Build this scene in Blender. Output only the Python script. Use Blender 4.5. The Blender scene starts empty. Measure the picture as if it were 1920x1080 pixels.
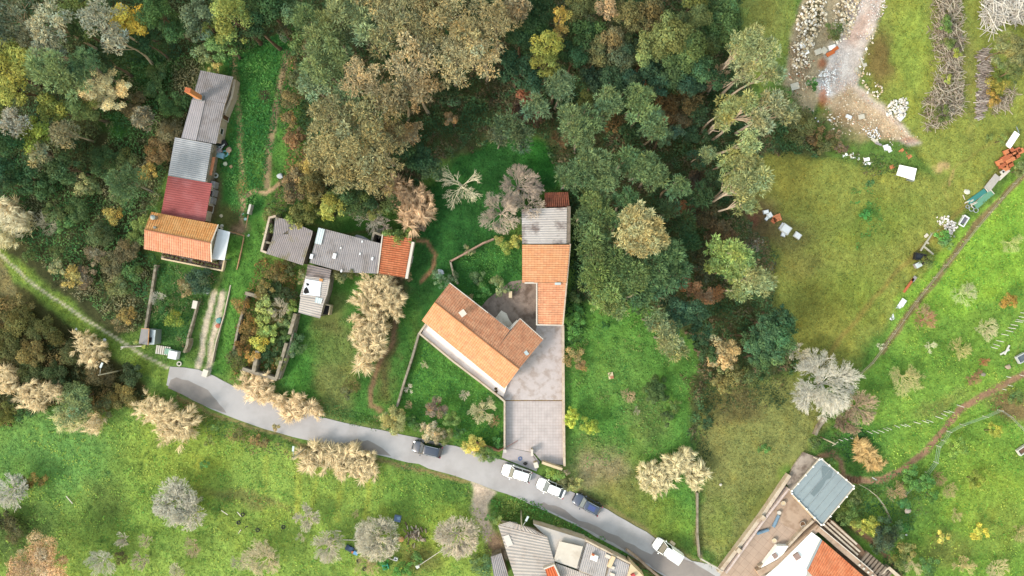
import bpy, math, random
import numpy as np
from mathutils import Vector, Matrix
random.seed(7)
SC = bpy.context.scene
COL = SC.collection
R = math.radians

# ---------------------------------------------------------------- camera, sky, sun, exposure
S = 0.082            # metres per photograph pixel on the ground
H = 105.0            # height of the drone
cam_d = bpy.data.cameras.new('camera')
cam = bpy.data.objects.new('camera', cam_d); COL.objects.link(cam)
cam.location = (0, 0, H)
cam_d.sensor_width = 36
cam_d.lens = 36 * H / (1920 * S)
cam_d.clip_end = 3000
SC.camera = cam
SUN_EL, SUN_AZ = 37.0, 212.0        # sun stands in the lower left of the picture; azimuth of the light's travel below
w = bpy.data.worlds.new('World'); SC.world = w; w.use_nodes = True
nt = w.node_tree; nt.nodes.clear()
sky = nt.nodes.new('ShaderNodeTexSky'); sky.sky_type = 'NISHITA'; sky.sun_disc = False
sky.sun_elevation = R(SUN_EL); sky.air_density = 3.0; sky.dust_density = 1.2; sky.ozone_density = 1.6
bg = nt.nodes.new('ShaderNodeBackground'); bg.inputs[1].default_value = 0.15
wo = nt.nodes.new('ShaderNodeOutputWorld')
wb = nt.nodes.new('ShaderNodeVectorMath'); wb.operation = 'MULTIPLY'; wb.inputs[1].default_value = (1.10, .98, .90)   # thick pale cloud takes the blue out of the sky
nt.links.new(sky.outputs[0], wb.inputs[0]); nt.links.new(wb.outputs[0], bg.inputs[0]); nt.links.new(bg.outputs[0], wo.inputs[0])
sun_d = bpy.data.lights.new('sun', 'SUN'); sun_d.energy = 1.4; sun_d.angle = R(13); sun_d.color = (1.0, .95, .86)
sun = bpy.data.objects.new('sun', sun_d); COL.objects.link(sun)
sx, sy = -0.85, -0.50                # towards the sun, in the ground plane
n_ = math.hypot(sx, sy)
to_sun = Vector((sx / n_ * math.cos(R(SUN_EL)), sy / n_ * math.cos(R(SUN_EL)), math.sin(R(SUN_EL))))
sun.rotation_euler = to_sun.to_track_quat('Z', 'Y').to_euler()
sky.sun_rotation = math.atan2(sx, sy)
SC.view_settings.view_transform = 'Standard'; SC.view_settings.look = 'None'
SC.view_settings.gamma = 1.0
SC.view_settings.exposure = 1.75

# ---------------------------------------------------------------- helpers
def W(px, py, z=0.0):
    k = S * (H - z) / H
    return Vector(((px - 960) * k, -(py - 540) * k, z))
K_ALB = 0.42
def lin(c, k=K_ALB):
    o = []
    for v in c[:3]:
        v = v / 255.0
        v = v / 12.92 if v <= 0.04045 else ((v + .055) / 1.055) ** 2.4
        o.append(min(v * k, .9))
    return o
def veg(c, k=K_ALB, m=.14):
    l = lin(c, k); y = .3 * l[0] + .6 * l[1] + .1 * l[2]
    return [v * (1 - m) + y * m * f for v, f in zip(l, (1.06, 1, .95))]
def hsh(ix, iy, s):
    n = (ix * 374761393 + iy * 668265263 + s * 974634777) & 0xffffffff
    n = ((n ^ (n >> 13)) * 1274126177) & 0xffffffff
    n = n ^ (n >> 16)
    return (n & 0xffff) / 65535.0
def vnoise(x, y, s=0):
    xi = np.floor(x).astype(np.int64); yi = np.floor(y).astype(np.int64)
    xf = x - xi; yf = y - yi
    u = xf * xf * (3 - 2 * xf); v = yf * yf * (3 - 2 * yf)
    a = hsh(xi, yi, s); b = hsh(xi + 1, yi, s); c = hsh(xi, yi + 1, s); d = hsh(xi + 1, yi + 1, s)
    return (a * (1 - u) + b * u) * (1 - v) + (c * (1 - u) + d * u) * v
def fbm(x, y, s=0, o=4):
    t = 0; a = .5; n = 0
    for i in range(o):
        t = t + a * vnoise(x, y, s + i * 17); n += a; a *= .5; x = x * 2.03 + 5.1; y = y * 2.03 - 3.7
    return t / n
def sdist(x, y, pts, closed=True):
    """distance in pixels (negative inside a closed outline)"""
    P = pts; n = len(P)
    d = np.full(x.shape, 1e9); ins = np.zeros(x.shape, bool)
    rng_ = range(n) if closed else range(n - 1)
    for i in rng_:
        ax, ay = P[i]; bx, by = P[(i + 1) % n]
        dx, dy = bx - ax, by - ay
        L2 = dx * dx + dy * dy + 1e-9
        t = np.clip(((x - ax) * dx + (y - ay) * dy) / L2, 0, 1)
        d = np.minimum(d, np.hypot(x - ax - t * dx, y - ay - t * dy))
        if closed:
            cond = ((ay > y) != (by > y))
            with np.errstate(divide='ignore', invalid='ignore'):
                xx = (bx - ax) * (y - ay) / ((by - ay) if by != ay else 1e-9) + ax
            ins ^= cond & (x < xx)
    if closed: d = np.where(ins, -d, d)
    return d
def sstep(v, a, b):
    t = np.clip((v - a) / (b - a), 0, 1); return t * t * (3 - 2 * t)

def link(name, me, mat=None, parent=None):
    o = bpy.data.objects.new(name, me); COL.objects.link(o)
    if mat is not None and me is not None and not me.materials: me.materials.append(mat)
    if parent is not None: o.parent = parent
    return o
def tag(o, label=None, cat=None, group=None, kind=None):
    if label: o['label'] = label
    if cat: o['category'] = cat
    if group: o['group'] = group
    if kind: o['kind'] = kind
    return o
def thing(name, loc, label, cat, group=None, rz=0):
    o = bpy.data.objects.new(name, None); COL.objects.link(o)
    o.location = loc; o.rotation_euler = (0, 0, rz); o.empty_display_size = .3
    return tag(o, label, cat, group)
def fast(name, V, F, C=None, smooth=False):
    V = np.asarray(V, np.float32); F = np.asarray(F, np.int32)
    me = bpy.data.meshes.new(name)
    n, k = F.shape
    me.vertices.add(len(V)); me.vertices.foreach_set('co', V.ravel())
    me.loops.add(n * k); me.loops.foreach_set('vertex_index', F.ravel())
    me.polygons.add(n); me.polygons.foreach_set('loop_start', np.arange(0, n * k, k, dtype=np.int32))
    me.polygons.foreach_set('loop_total', np.full(n, k, np.int32))
    if smooth: me.polygons.foreach_set('use_smooth', np.ones(n, bool))
    me.update(calc_edges=True)
    if C is not None:
        C = np.asarray(C, np.float32)
        if C.shape[1] == 3: C = np.concatenate([C, np.ones((len(C), 1), np.float32)], 1)
        at = me.color_attributes.new('Col', 'FLOAT_COLOR', 'POINT')
        at.data.foreach_set('color', C.ravel())
    return me
def pymesh(name, V, F, smooth=False):
    me = bpy.data.meshes.new(name); me.from_pydata([tuple(v) for v in V], [], F)
    if smooth:
        for p in me.polygons: p.use_smooth = True
    me.update(); return me
class MB:
    def __init__(s): s.V = []; s.F = []
    def box(s, c, size, rz=0, rx=0, ry=0):
        M = Matrix.Translation(c) @ Matrix.Rotation(rz, 4, 'Z') @ Matrix.Rotation(ry, 4, 'Y') @ Matrix.Rotation(rx, 4, 'X')
        b = len(s.V); hx, hy, hz = [q / 2 for q in size]
        for z in (-hz, hz):
            for x, y in ((-hx, -hy), (hx, -hy), (hx, hy), (-hx, hy)): s.V.append(M @ Vector((x, y, z)))
        s.F += [(b+3, b+2, b+1, b), (b+4, b+5, b+6, b+7)] + [(b+i, b+(i+1)%4, b+4+(i+1)%4, b+4+i) for i in range(4)]
        return s
    def prism(s, base, top):
        n = len(base); b = len(s.V)
        s.V += [Vector(v) for v in base] + [Vector(v) for v in top]
        s.F += [tuple(b + i for i in reversed(range(n))), tuple(b + n + i for i in range(n))]
        s.F += [(b+i, b+(i+1)%n, b+n+(i+1)%n, b+n+i) for i in range(n)]
        return s
    def bar(s, a, b_, w_, h_=None):
        a = Vector(a); b_ = Vector(b_); d = b_ - a; L = d.length; h_ = h_ or w_
        q = d.to_track_quat('X', 'Z'); M = Matrix.Translation((a + b_) / 2) @ q.to_matrix().to_4x4()
        k = len(s.V)
        for z in (-h_/2, h_/2):
            for x, y in ((-L/2, -w_/2), (L/2, -w_/2), (L/2, w_/2), (-L/2, w_/2)): s.V.append(M @ Vector((x, y, z)))
        b = k
        s.F += [(b+3, b+2, b+1, b), (b+4, b+5, b+6, b+7)] + [(b+i, b+(i+1)%4, b+4+(i+1)%4, b+4+i) for i in range(4)]
        return s
    def tube(s, a, b_, r0, r1=None, n=10, caps=True):
        a = Vector(a); b_ = Vector(b_); r1 = r0 if r1 is None else r1
        q = (b_ - a).to_track_quat('Z', 'X'); k = len(s.V)
        for P, r in ((a, r0), (b_, r1)):
            for i in range(n):
                t = 2 * math.pi * i / n; s.V.append(P + q @ Vector((r * math.cos(t), r * math.sin(t), 0)))
        s.F += [(k+i, k+(i+1)%n, k+n+(i+1)%n, k+n+i) for i in range(n)]
        if caps: s.F += [tuple(k + i for i in reversed(range(n))), tuple(k + n + i for i in range(n))]
        return s
    def ring(s, c, Rr, r, n=18, m=8):
        c = Vector(c); k = len(s.V)
        for i in range(n):
            t = 2 * math.pi * i / n
            for j in range(m):
                u = 2 * math.pi * j / m; q = Rr + r * math.cos(u)
                s.V.append(c + Vector((q * math.cos(t), q * math.sin(t), r * math.sin(u))))
        for i in range(n):
            for j in range(m):
                s.F.append((k+i*m+j, k+((i+1)%n)*m+j, k+((i+1)%n)*m+(j+1)%m, k+i*m+(j+1)%m))
        return s
    def rock(s, c, r, sq=.7, seed=0):
        rr = random.Random(seed); k = len(s.V); c = Vector(c); n = 7
        for lv, (zz, q) in enumerate(((-.45, .8), (.1, 1.0), (.5, .72))):
            for i in range(n):
                t = 2 * math.pi * (i + .4 * lv) / n; f = q * rr.uniform(.75, 1.2)
                s.V.append(c + Vector((r * f * math.cos(t), r * f * math.sin(t) * .85, r * sq * zz)))
        s.V.append(c + Vector((rr.uniform(-.1, .1) * r, 0, r * sq * rr.uniform(.6, .8))))
        for lv in range(2):
            for i in range(n):
                a = k + lv*n + i; b = k + lv*n + (i+1) % n; s.F.append((a, b, b+n, a+n))
        for i in range(n): s.F.append((k+2*n+i, k+2*n+(i+1)%n, k+3*n))
        return s
    def build(s, name, mat, parent=None, smooth=False, inv=None):
        V = s.V if inv is None else [inv @ v for v in s.V]
        return link(name, pymesh(name, V, s.F, smooth), mat, parent)
def one(mb, name, mat, loc, label, cat, group=None, smooth=False):
    """a thing that is a single mesh, given in world coordinates, with its origin at loc"""
    loc = Vector(loc); o = mb.build(name, mat, None, smooth, Matrix.Translation(-loc)); o.location = loc
    return tag(o, label, cat, group)

# ---------------------------------------------------------------- materials
def newmat(name):
    m = bpy.data.materials.new(name); m.use_nodes = True
    n = m.node_tree; return m, n, n.nodes['Principled BSDF']
def mat(name, c, rough=.8, var=.18, scale=2.0, k=K_ALB, metal=0, bump=0, spec=.3, fine=12., tint=None, tscale=.6, tamt=.0, coord='Object'):
    m, n, b = newmat(name); N = n.nodes; L = n.links
    col = lin(c, k)
    b.inputs['Roughness'].default_value = rough; b.inputs['Metallic'].default_value = metal
    b.inputs['Specular IOR Level'].default_value = spec
    tc = N.new('ShaderNodeTexCoord'); out = tc.outputs[coord]
    def noise(sc, det=4):
        q = N.new('ShaderNodeTexNoise'); q.inputs['Scale'].default_value = sc; q.inputs['Detail'].default_value = det
        q.inputs['Roughness'].default_value = .6
        L.new(out, q.inputs['Vector']); return q.outputs['Fac']
    def ramp(src, a, b_, lo, hi):
        r = N.new('ShaderNodeMapRange'); r.inputs[1].default_value = a; r.inputs[2].default_value = b_
        r.inputs[3].default_value = lo; r.inputs[4].default_value = hi; L.new(src, r.inputs[0]); return r.outputs[0]
    def mul(a, b_):
        q = N.new('ShaderNodeMath'); q.operation = 'MULTIPLY'; L.new(a, q.inputs[0]); L.new(b_, q.inputs[1]); return q.outputs[0]
    base = N.new('ShaderNodeRGB'); base.outputs[0].default_value = (*col, 1); cur = base.outputs[0]
    if tint is not None:
        mx = N.new('ShaderNodeMix'); mx.data_type = 'RGBA'
        mx.inputs[7].default_value = (*lin(tint, k), 1); L.new(cur, mx.inputs[6])
        L.new(ramp(noise(tscale, 6), .48, .62, 0, tamt), mx.inputs[0]); cur = mx.outputs[2]
    v = mul(ramp(noise(scale), .3, .7, 1 - var, 1 + var), ramp(noise(fine, 2), .3, .7, 1 - var * .6, 1 + var * .6))
    mm = N.new('ShaderNodeVectorMath'); mm.operation = 'SCALE'; L.new(cur, mm.inputs[0]); L.new(v, mm.inputs['Scale'])
    L.new(mm.outputs[0], b.inputs['Base Color'])
    if bump:
        bp = N.new('ShaderNodeBump'); bp.inputs['Strength'].default_value = bump; bp.inputs['Distance'].default_value = .05
        L.new(noise(fine, 4), bp.inputs['Height']); L.new(bp.outputs[0], b.inputs['Normal'])
    return m
def tiles(name, c, c2, c3, k=K_ALB, amt=.6, scale=1.2, cross=True):
    """clay roof tiles: every tile its own tone, lichen in patches"""
    m, n, b = newmat(name); N = n.nodes; L = n.links
    b.inputs['Roughness'].default_value = .85; b.inputs['Specular IOR Level'].default_value = .2
    tc = N.new('ShaderNodeTexCoord'); uv = N.new('ShaderNodeUVMap')
    wn = N.new('ShaderNodeTexWhiteNoise'); wn.noise_dimensions = '2D'
    fl = N.new('ShaderNodeVectorMath'); fl.operation = 'FLOOR'; L.new(uv.outputs[0], fl.inputs[0]); L.new(fl.outputs[0], wn.inputs['Vector'])
    no = N.new('ShaderNodeTexNoise'); no.inputs['Scale'].default_value = scale; no.inputs['Detail'].default_value = 6; no.inputs['Roughness'].default_value = .7
    L.new(tc.outputs['Object'], no.inputs['Vector'])
    r = N.new('ShaderNodeMapRange'); r.inputs[1].default_value = .45; r.inputs[2].default_value = .68; r.inputs[4].default_value = amt; L.new(no.outputs['Fac'], r.inputs[0])
    mx = N.new('ShaderNodeMix'); mx.data_type = 'RGBA'; mx.inputs[6].default_value = (*lin(c, k), 1); mx.inputs[7].default_value = (*lin(c2, k), 1)
    L.new(wn.outputs['Value'], mx.inputs[0])
    m2 = N.new('ShaderNodeMix'); m2.data_type = 'RGBA'; m2.inputs[7].default_value = (*lin(c3, k), 1)
    L.new(mx.outputs[2], m2.inputs[6]); L.new(r.outputs[0], m2.inputs[0])
    cur = m2.outputs[2]
    if cross:
        sp = N.new('ShaderNodeSeparateXYZ'); L.new(uv.outputs[0], sp.inputs[0])
        fr = N.new('ShaderNodeMath'); fr.operation = 'FRACT'; L.new(sp.outputs[1], fr.inputs[0])
        rr = N.new('ShaderNodeMapRange'); rr.inputs[1].default_value = 0; rr.inputs[2].default_value = .22; rr.inputs[3].default_value = .72; rr.inputs[4].default_value = 1.03
        L.new(fr.outputs[0], rr.inputs[0])
        mm = N.new('ShaderNodeVectorMath'); mm.operation = 'SCALE'; L.new(cur, mm.inputs[0]); L.new(rr.outputs[0], mm.inputs['Scale']); cur = mm.outputs[0]
    L.new(cur, b.inputs['Base Color'])
    return m
def leafmat(name, trans=.25, rough=.75):
    m, n, b = newmat(name); N = n.nodes; L = n.links
    at = N.new('ShaderNodeVertexColor'); at.layer_name = 'Col'; oi = N.new('ShaderNodeObjectInfo')
    mm = N.new('ShaderNodeVectorMath'); mm.operation = 'MULTIPLY'; L.new(at.outputs[0], mm.inputs[0]); L.new(oi.outputs['Color'], mm.inputs[1])
    L.new(mm.outputs[0], b.inputs['Base Color']); b.inputs['Roughness'].default_value = rough; b.inputs['Specular IOR Level'].default_value = .15
    if trans:
        t = N.new('ShaderNodeBsdfTranslucent'); L.new(mm.outputs[0], t.inputs[0]); mx = N.new('ShaderNodeMixShader'); mx.inputs[0].default_value = trans
        L.new(b.outputs[0], mx.inputs[1]); L.new(t.outputs[0], mx.inputs[2]); L.new(mx.outputs[0], N['Material Output'].inputs[0])
    return m
LEAF = leafmat('leaves'); BARK = leafmat('bark', 0, .9)

ORDW = ['first', 'second', 'third', 'fourth', 'fifth', 'sixth', 'seventh', 'eighth', 'ninth', 'tenth', 'eleventh', 'twelfth', 'thirteenth', 'fourteenth', 'fifteenth', 'sixteenth', 'seventeenth', 'eighteenth', 'nineteenth', 'twentieth']
# ---------------------------------------------------------------- the ground: one sheet, colours of grass, soil and litter by zone
def axis(lim, step, far):
    a = list(np.arange(0, lim, step)); d = step
    while a[-1] < far: d *= 1.25; a.append(a[-1] + d)
    a = np.array(a); return np.concatenate([-a[:0:-1], a])
GX = axis(88, .36, 600); GY = axis(52, .36, 600)
X, Y = np.meshgrid(GX, GY, indexing='ij')
PX = X / S + 960; PY = -Y / S + 540
wx = (fbm(PX / 40, PY / 40, 3) - .5) * 44 + (fbm(PX / 9, PY / 9, 5, 2) - .5) * 10
wy = (fbm(PX / 40, PY / 40, 9) - .5) * 44 + (fbm(PX / 9, PY / 9, 13, 2) - .5) * 10
def c3(c):
    g = c[1] > c[0]; return np.array(veg(c, m=.13 if g else .05)) * (np.array([1.14, 1.03, .92]) if g else 1)
G = np.zeros(X.shape + (3,)); G[:] = c3((98, 142, 58)); GR = np.ones(X.shape)
def lay(pts, c, soft=10, warp=1., grass=1., amt=1., width=None):
    global G, GR
    x = PX + wx * warp; y = PY + wy * warp
    if width is None: m = 1 - sstep(sdist(x, y, pts), -soft, soft)
    else: m = 1 - sstep(sdist(x, y, pts, False), width * .5 - soft * .5, width * .5 + soft * .5)
    m = m * amt
    G = G * (1 - m[..., None]) + c3(c) * m[..., None]; GR = GR * (1 - m) + grass * m
def blob(cx, cy, rx, ry, c, amt=1., ang=0, warp=1., grass=1., soft=.6):
    global G, GR
    x = PX + wx * warp - cx; y = PY + wy * warp - cy
    ca, sa = math.cos(R(ang)), math.sin(R(ang)); u = (x * ca + y * sa) / rx; v = (-x * sa + y * ca) / ry
    m = (1 - sstep(np.hypot(u, v), 1 - soft, 1 + soft * .6)) * amt
    G = G * (1 - m[..., None]) + c3(c) * m[..., None]; GR = GR * (1 - m) + grass * m
FOREST = [(540,-80),(1400,-80),(1385,70),(1410,180),(1500,240),(1560,290),(1440,290),(1400,330),(1390,400),(1450,470),(1450,590),(1500,690),(1400,720),(1330,720),(1290,880),(1310,640),(1215,570),(1080,560),(1072,385),(1060,340),(1010,250),(930,260),(870,285),(800,310),(780,350),(700,400),(600,400),(570,260)]
# zones
lay([(-200,760),(300,770),(560,850),(740,870),(890,915),(930,1000),(930,1200),(-200,1200)], (142,184,74), 12)
blob(90,850,170,110,(104,164,76)); blob(60,980,120,60,(92,138,62),.7); blob(330,850,120,80,(148,180,52),.6); blob(270,960,120,70,(125,172,62),.7)
for i, (x0, a) in enumerate(((565,.8),(592,.5),(640,.6),(693,.8),(500,.5),(375,.5),(720,.4))): lay([(x0,860),(x0-6,975)], (168,190,66), 8, .4, 1, a, 11)
blob(450,960,90,40,(125,160,60),.6,12); blob(200,940,50,50,(95,125,55),.7); blob(780,930,90,50,(80,142,52),.6); blob(860,900,50,50,(70,130,50),.6)
blob(465,940,110,13,(140,130,80),.6,12); blob(800,1000,110,60,(140,170,50),.5); blob(790,1050,60,30,(120,105,70),.6); blob(40,1010,60,60,(60,85,45),.7)
lay([(395,60),(560,40),(560,200),(530,330),(480,420),(430,700),(395,700),(440,420),(410,400),(410,300),(445,150)], (58,128,48), 10)
blob(545,270,22,60,(98,160,60),.8); blob(505,330,40,40,(95,150,55),.6); blob(470,620,40,90,(110,150,62),.9,18); blob(430,610,20,80,(98,158,58),.7,15)
lay([(300,480),(415,500),(340,690),(280,610)], (74,128,54), 10); lay([(430,430),(500,400),(480,560),(430,690),(400,690)], (86,150,52), 8, .5)
lay([(520,560),(700,500),(790,470),(760,770),(700,790),(560,770),(520,720)], (74,138,52), 10)
blob(630,690,36,110,(142,142,82),.75,5); blob(615,600,30,60,(128,124,70),.6,5); blob(600,650,60,30,(90,140,55),.5); blob(560,690,25,50,(70,148,48),.7)
blob(730,650,12,90,(118,92,66),.7,8); blob(715,720,22,50,(112,104,62),.6,8)
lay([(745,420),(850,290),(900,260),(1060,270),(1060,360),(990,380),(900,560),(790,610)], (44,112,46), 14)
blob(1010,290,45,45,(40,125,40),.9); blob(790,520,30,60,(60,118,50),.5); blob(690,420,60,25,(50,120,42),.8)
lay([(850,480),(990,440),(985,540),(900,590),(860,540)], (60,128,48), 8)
lay([(790,630),(945,750),(945,850),(760,800),(745,760)], (82,152,52), 8, .5)
lay([(1060,560),(1200,560),(1300,640),(1310,900),(1300,1050),(1180,960),(1060,890)], (92,158,60), 12)
blob(1130,880,80,60,(150,148,92),.7,20); blob(1210,990,90,45,(124,142,62),.7,30); blob(1125,880,50,35,(172,156,118),.9,grass=.7); blob(1180,930,70,40,(140,146,78),.7,25); blob(1140,800,40,60,(80,146,54),.6); blob(1210,790,45,60,(110,130,72),.6); blob(1200,590,40,40,(90,165,52),.7)
blob(1250,970,60,40,(118,160,52),.6,30); blob(1150,700,60,60,(110,160,70),.5)
lay([(1315,730),(1500,700),(1540,790),(1500,860),(1350,1060),(1305,1030)], (138,152,84), 14)
blob(1380,760,60,40,(118,104,66),.7); blob(1440,940,60,40,(112,132,58),.7); blob(1470,900,20,25,(92,142,52),.7); blob(1345,820,25,90,(150,146,86),.5); blob(1350,980,30,60,(120,150,60),.6)
lay([(1430,280),(1560,290),(1700,330),(1860,320),(1770,470),(1660,610),(1600,690),(1500,700),(1440,600),(1390,420)], (144,162,70), 14)
blob(1640,420,90,50,(112,148,52),.6,-20); blob(1480,330,60,60,(146,138,60),.6); blob(1600,560,70,60,(122,152,50),.7); blob(1530,600,70,80,(152,148,62),.6)
blob(1420,420,55,55,(102,84,62),.9,grass=.3); blob(1405,430,16,40,(132,82,66),.8,10,grass=.1); blob(1480,440,40,40,(130,118,74),.6); blob(1500,500,40,30,(122,112,64),.5)
blob(1400,590,50,50,(108,94,62),.8,grass=.4); blob(1620,400,22,14,(62,132,54),.8); blob(1410,600,20,60,(112,80,66),.7,grass=.2)
lay([(1400,-80),(1480,-80),(1490,40),(1440,180),(1400,120),(1385,60)], (140,166,72), 8)
blob(1430,30,40,60,(158,168,88),.6)
lay([(1620,-80),(2100,-80),(2100,180),(1860,330),(1760,330),(1640,230),(1600,100)], (146,166,70), 10)
blob(1650,110,28,60,(134,108,66),.85,5,grass=.3); blob(1820,140,12,140,(160,158,88),.6,-3); blob(1710,90,30,100,(140,176,62),.6); blob(1760,310,18,9,(205,176,124),.9,grass=.1)
blob(1700,200,40,50,(148,172,66),.6)
lay([(1700,560),(1900,330),(2100,200),(2100,1200),(1640,1200),(1560,900),(1560,800),(1610,700)], (124,178,60), 10)
lay([(1680,560),(1900,340),(2100,200),(2100,520),(1900,540),(1800,600),(1700,600)], (136,194,52), 10)
blob(1600,830,70,40,(58,132,52),.9); blob(1640,900,60,50,(62,120,50),.8); blob(1720,990,60,80,(92,142,52),.8); blob(1850,930,90,80,(140,180,52),.7); blob(1880,1000,60,60,(132,160,66),.6)
blob(1760,760,60,20,(150,150,84),.6,-20); blob(1780,660,90,60,(104,156,48),.6); blob(1650,690,50,60,(82,144,48),.7); blob(1580,960,50,60,(72,92,48),.8)
blob(1900,760,60,30,(142,116,84),.9,20,.4,grass=.2); blob(1780,1030,50,30,(140,136,74),.6)
# paths and bare soil
def path(pts, c, wd, amt=1, soft=4, warp=.25, grass=0): lay(pts, c, soft, warp, grass, amt, wd)
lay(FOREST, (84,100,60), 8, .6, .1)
blob(980,180,60,60,(96,80,62),.6,grass=0); blob(1200,240,60,40,(96,80,60),.5,grass=0); blob(1290,380,60,60,(92,80,58),.6,grass=0)
lay([(-200,-80),(545,-80),(525,60),(440,100),(380,110),(350,250),(280,400),(270,470),(290,520),(272,610),(215,635),(0,462),(-200,330)], (70,78,46), 8, .5, .1)
blob(270,120,60,60,(60,110,50),.8); blob(215,240,34,22,(58,134,42),.9,grass=1)
lay([(-200,560),(0,520),(60,535),(120,600),(215,660),(290,740),(250,770),(130,760),(-200,800)], (74,78,42), 8, .5, .1)
lay([(-200,340),(0,462),(215,635),(320,690),(320,730),(230,680),(110,590),(40,525),(-200,500)], (122,160,58), 6, .4)
lay([(0,480),(30,545),(0,560),(-100,520)], (140,132,88), 6)
path([(-200,330),(0,478),(60,530),(120,572),(160,598),(250,655),(316,690)], (206,196,166), 4.6, 1, 2.5, .08)
path([(372,690),(380,640),(395,580),(404,548)], (226,208,184), 11, 1, 5, .2); path([(392,692),(398,640),(412,590),(420,550)], (226,208,184), 11, 1, 5, .2)
path([(404,548),(415,520),(425,470)], (150,150,90), 7, .4)
path([(440,90),(446,210),(450,290),(456,345),(452,400)], (206,178,128), 8, .85, 6); path([(540,100),(525,160),(522,190),(508,270),(500,350)], (176,150,116), 12, .9, 6)
path([(575,300),(540,330),(500,362),(475,358),(455,372),(450,420),(452,435)], (206,170,132), 7, 1, 3)
blob(447,428,18,14,(160,128,100),1,warp=.3,grass=0); blob(455,350,9,14,(170,140,80),.8,warp=.3)
path([(765,450),(800,455),(815,480),(812,505),(790,528)], (170,126,92), 7, 1, 4)
path([(752,545),(735,640),(708,690),(692,730),(694,760),(712,772)], (156,120,92), 9, .9, 6)
path([(585,418),(640,438),(700,432)], (130,100,66), 6, .5, 5)
path([(2000,650),(1920,703),(1840,742),(1800,772),(1765,812),(1730,850),(1690,880),(1650,900),(1610,903),(1580,895)], (170,134,106), 12, 1, 4, .15)
path([(1582,892),(1578,868),(1560,850),(1535,857)], (168,130,100), 10, 1, 4, .15)
path([(1600,985),(1640,1020),(1672,1050),(1690,1085)], (140,108,84), 12, 1, 5, .2)
path([(1920,640),(1900,700),(1870,735)], (150,140,80), 5, .3)
path([(1905,290),(1800,400),(1720,470),(1640,560),(1570,640),(1545,690)], (160,132,72), 9, .55, 8, .3)
path([(1895,250),(1790,310),(1770,350),(1780,380)], (160,150,80), 5, .5, 5, .3); path([(1785,320),(1782,345)], (196,164,110), 5, .8, 4)
path([(1925,325),(1830,420),(1760,520),(1700,590),(1655,660)], (150,122,92), 12, .9, 5, .15); path([(1655,660),(1620,700)], (120,130,70), 6, .6, 4)
path([(1306,890),(1307,960),(1308,1020),(1315,1060)], (158,140,112), 4, .9, 3, .2); path([(1340,750),(1320,800),(1312,900)], (150,146,88), 6, .5, 6)
lay([(882,905),(928,922),(915,950),(918,985),(935,1010),(960,1050),(940,1050),(905,1005),(884,960)], (232,208,186), 4, .3, 0)
blob(930,1020,18,26,(150,122,96),.9,warp=.3,grass=0)
path([(330,745),(420,785),(520,815),(560,835),(730,866),(800,882),(880,905)], (168,140,100), 7, .8, 5, .3, .3); path([(1050,890),(1110,935),(1170,975),(1250,1020),(1320,1065)], (150,128,92), 8, .7, 6, .3, .3)
path([(430,722),(500,755),(620,790),(740,815)], (140,150,90), 12, .6, 8, .3)
path([(1180,1050),(1215,1066),(1260,1085)], (140,112,88), 16, .8, 6)
# rubble site
lay([(1545,-80),(1680,-80),(1655,20),(1620,100),(1608,160),(1680,215),(1725,270),(1700,275),(1600,210),(1535,185),(1548,130),(1590,40)], (236,216,206), 6, .4, 0)
lay([(1480,60),(1520,-40),(1560,-40),(1590,0),(1570,80),(1545,130),(1535,190),(1510,230),(1470,160)], (192,174,142), 6, .5, .2)
lay([(1540,180),(1590,165),(1660,205),(1710,260),(1640,260),(1580,240)], (220,192,158), 9, .6, 0)
blob(1610,60,12,60,(232,190,172),.7,30,grass=0); blob(1545,160,22,20,(232,228,232),.9,grass=0); blob(1580,120,30,40,(240,232,232),.8,grass=0)
blob(1542,180,10,22,(196,116,72),.8,warp=.4,grass=0); blob(1543,122,10,12,(188,110,76),.8,warp=.4,grass=0); blob(1600,240,70,26,(186,160,122),.7,15,grass=.2); blob(1570,215,30,20,(178,142,96),.7,grass=.1); blob(1700,262,20,9,(200,140,110),.6,grass=0)
blob(1520,30,14,40,(120,118,66),.7,15)
blob(1416,460,17,14,(170,162,146),1,warp=.3,grass=0,soft=.3)
lay([(1548,978),(1610,1030),(1660,1085),(1600,1085),(1545,1000)], (158,130,104), 6, .3, 0)
for pts in ([(375,835),(365,880),(350,930)],[(285,835),(262,880),(252,905)],[(415,930),(405,985),(400,1030)],[(440,920),(480,915),(540,930)],[(150,1022),(200,1010),(270,990),(300,1000)],[(640,900),(690,960),(710,1000)],[(90,960),(130,1010)],[(430,1000),(480,1040),(540,1070)],[(290,1000),(290,1080)]): path(pts, (70,112,44), 2.5, .8, 2, .6, .5)
# yards near houses
blob(745,525,24,24,(120,98,78),.8,grass=.1); blob(400,370,16,60,(120,92,74),.9,8,.3,0); blob(425,405,25,25,(110,92,56),.7,grass=.3)
blob(497,182,11,14,(88,70,58),1,warp=.2,grass=0); blob(600,360,30,20,(60,56,40),.7,grass=0)
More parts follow.
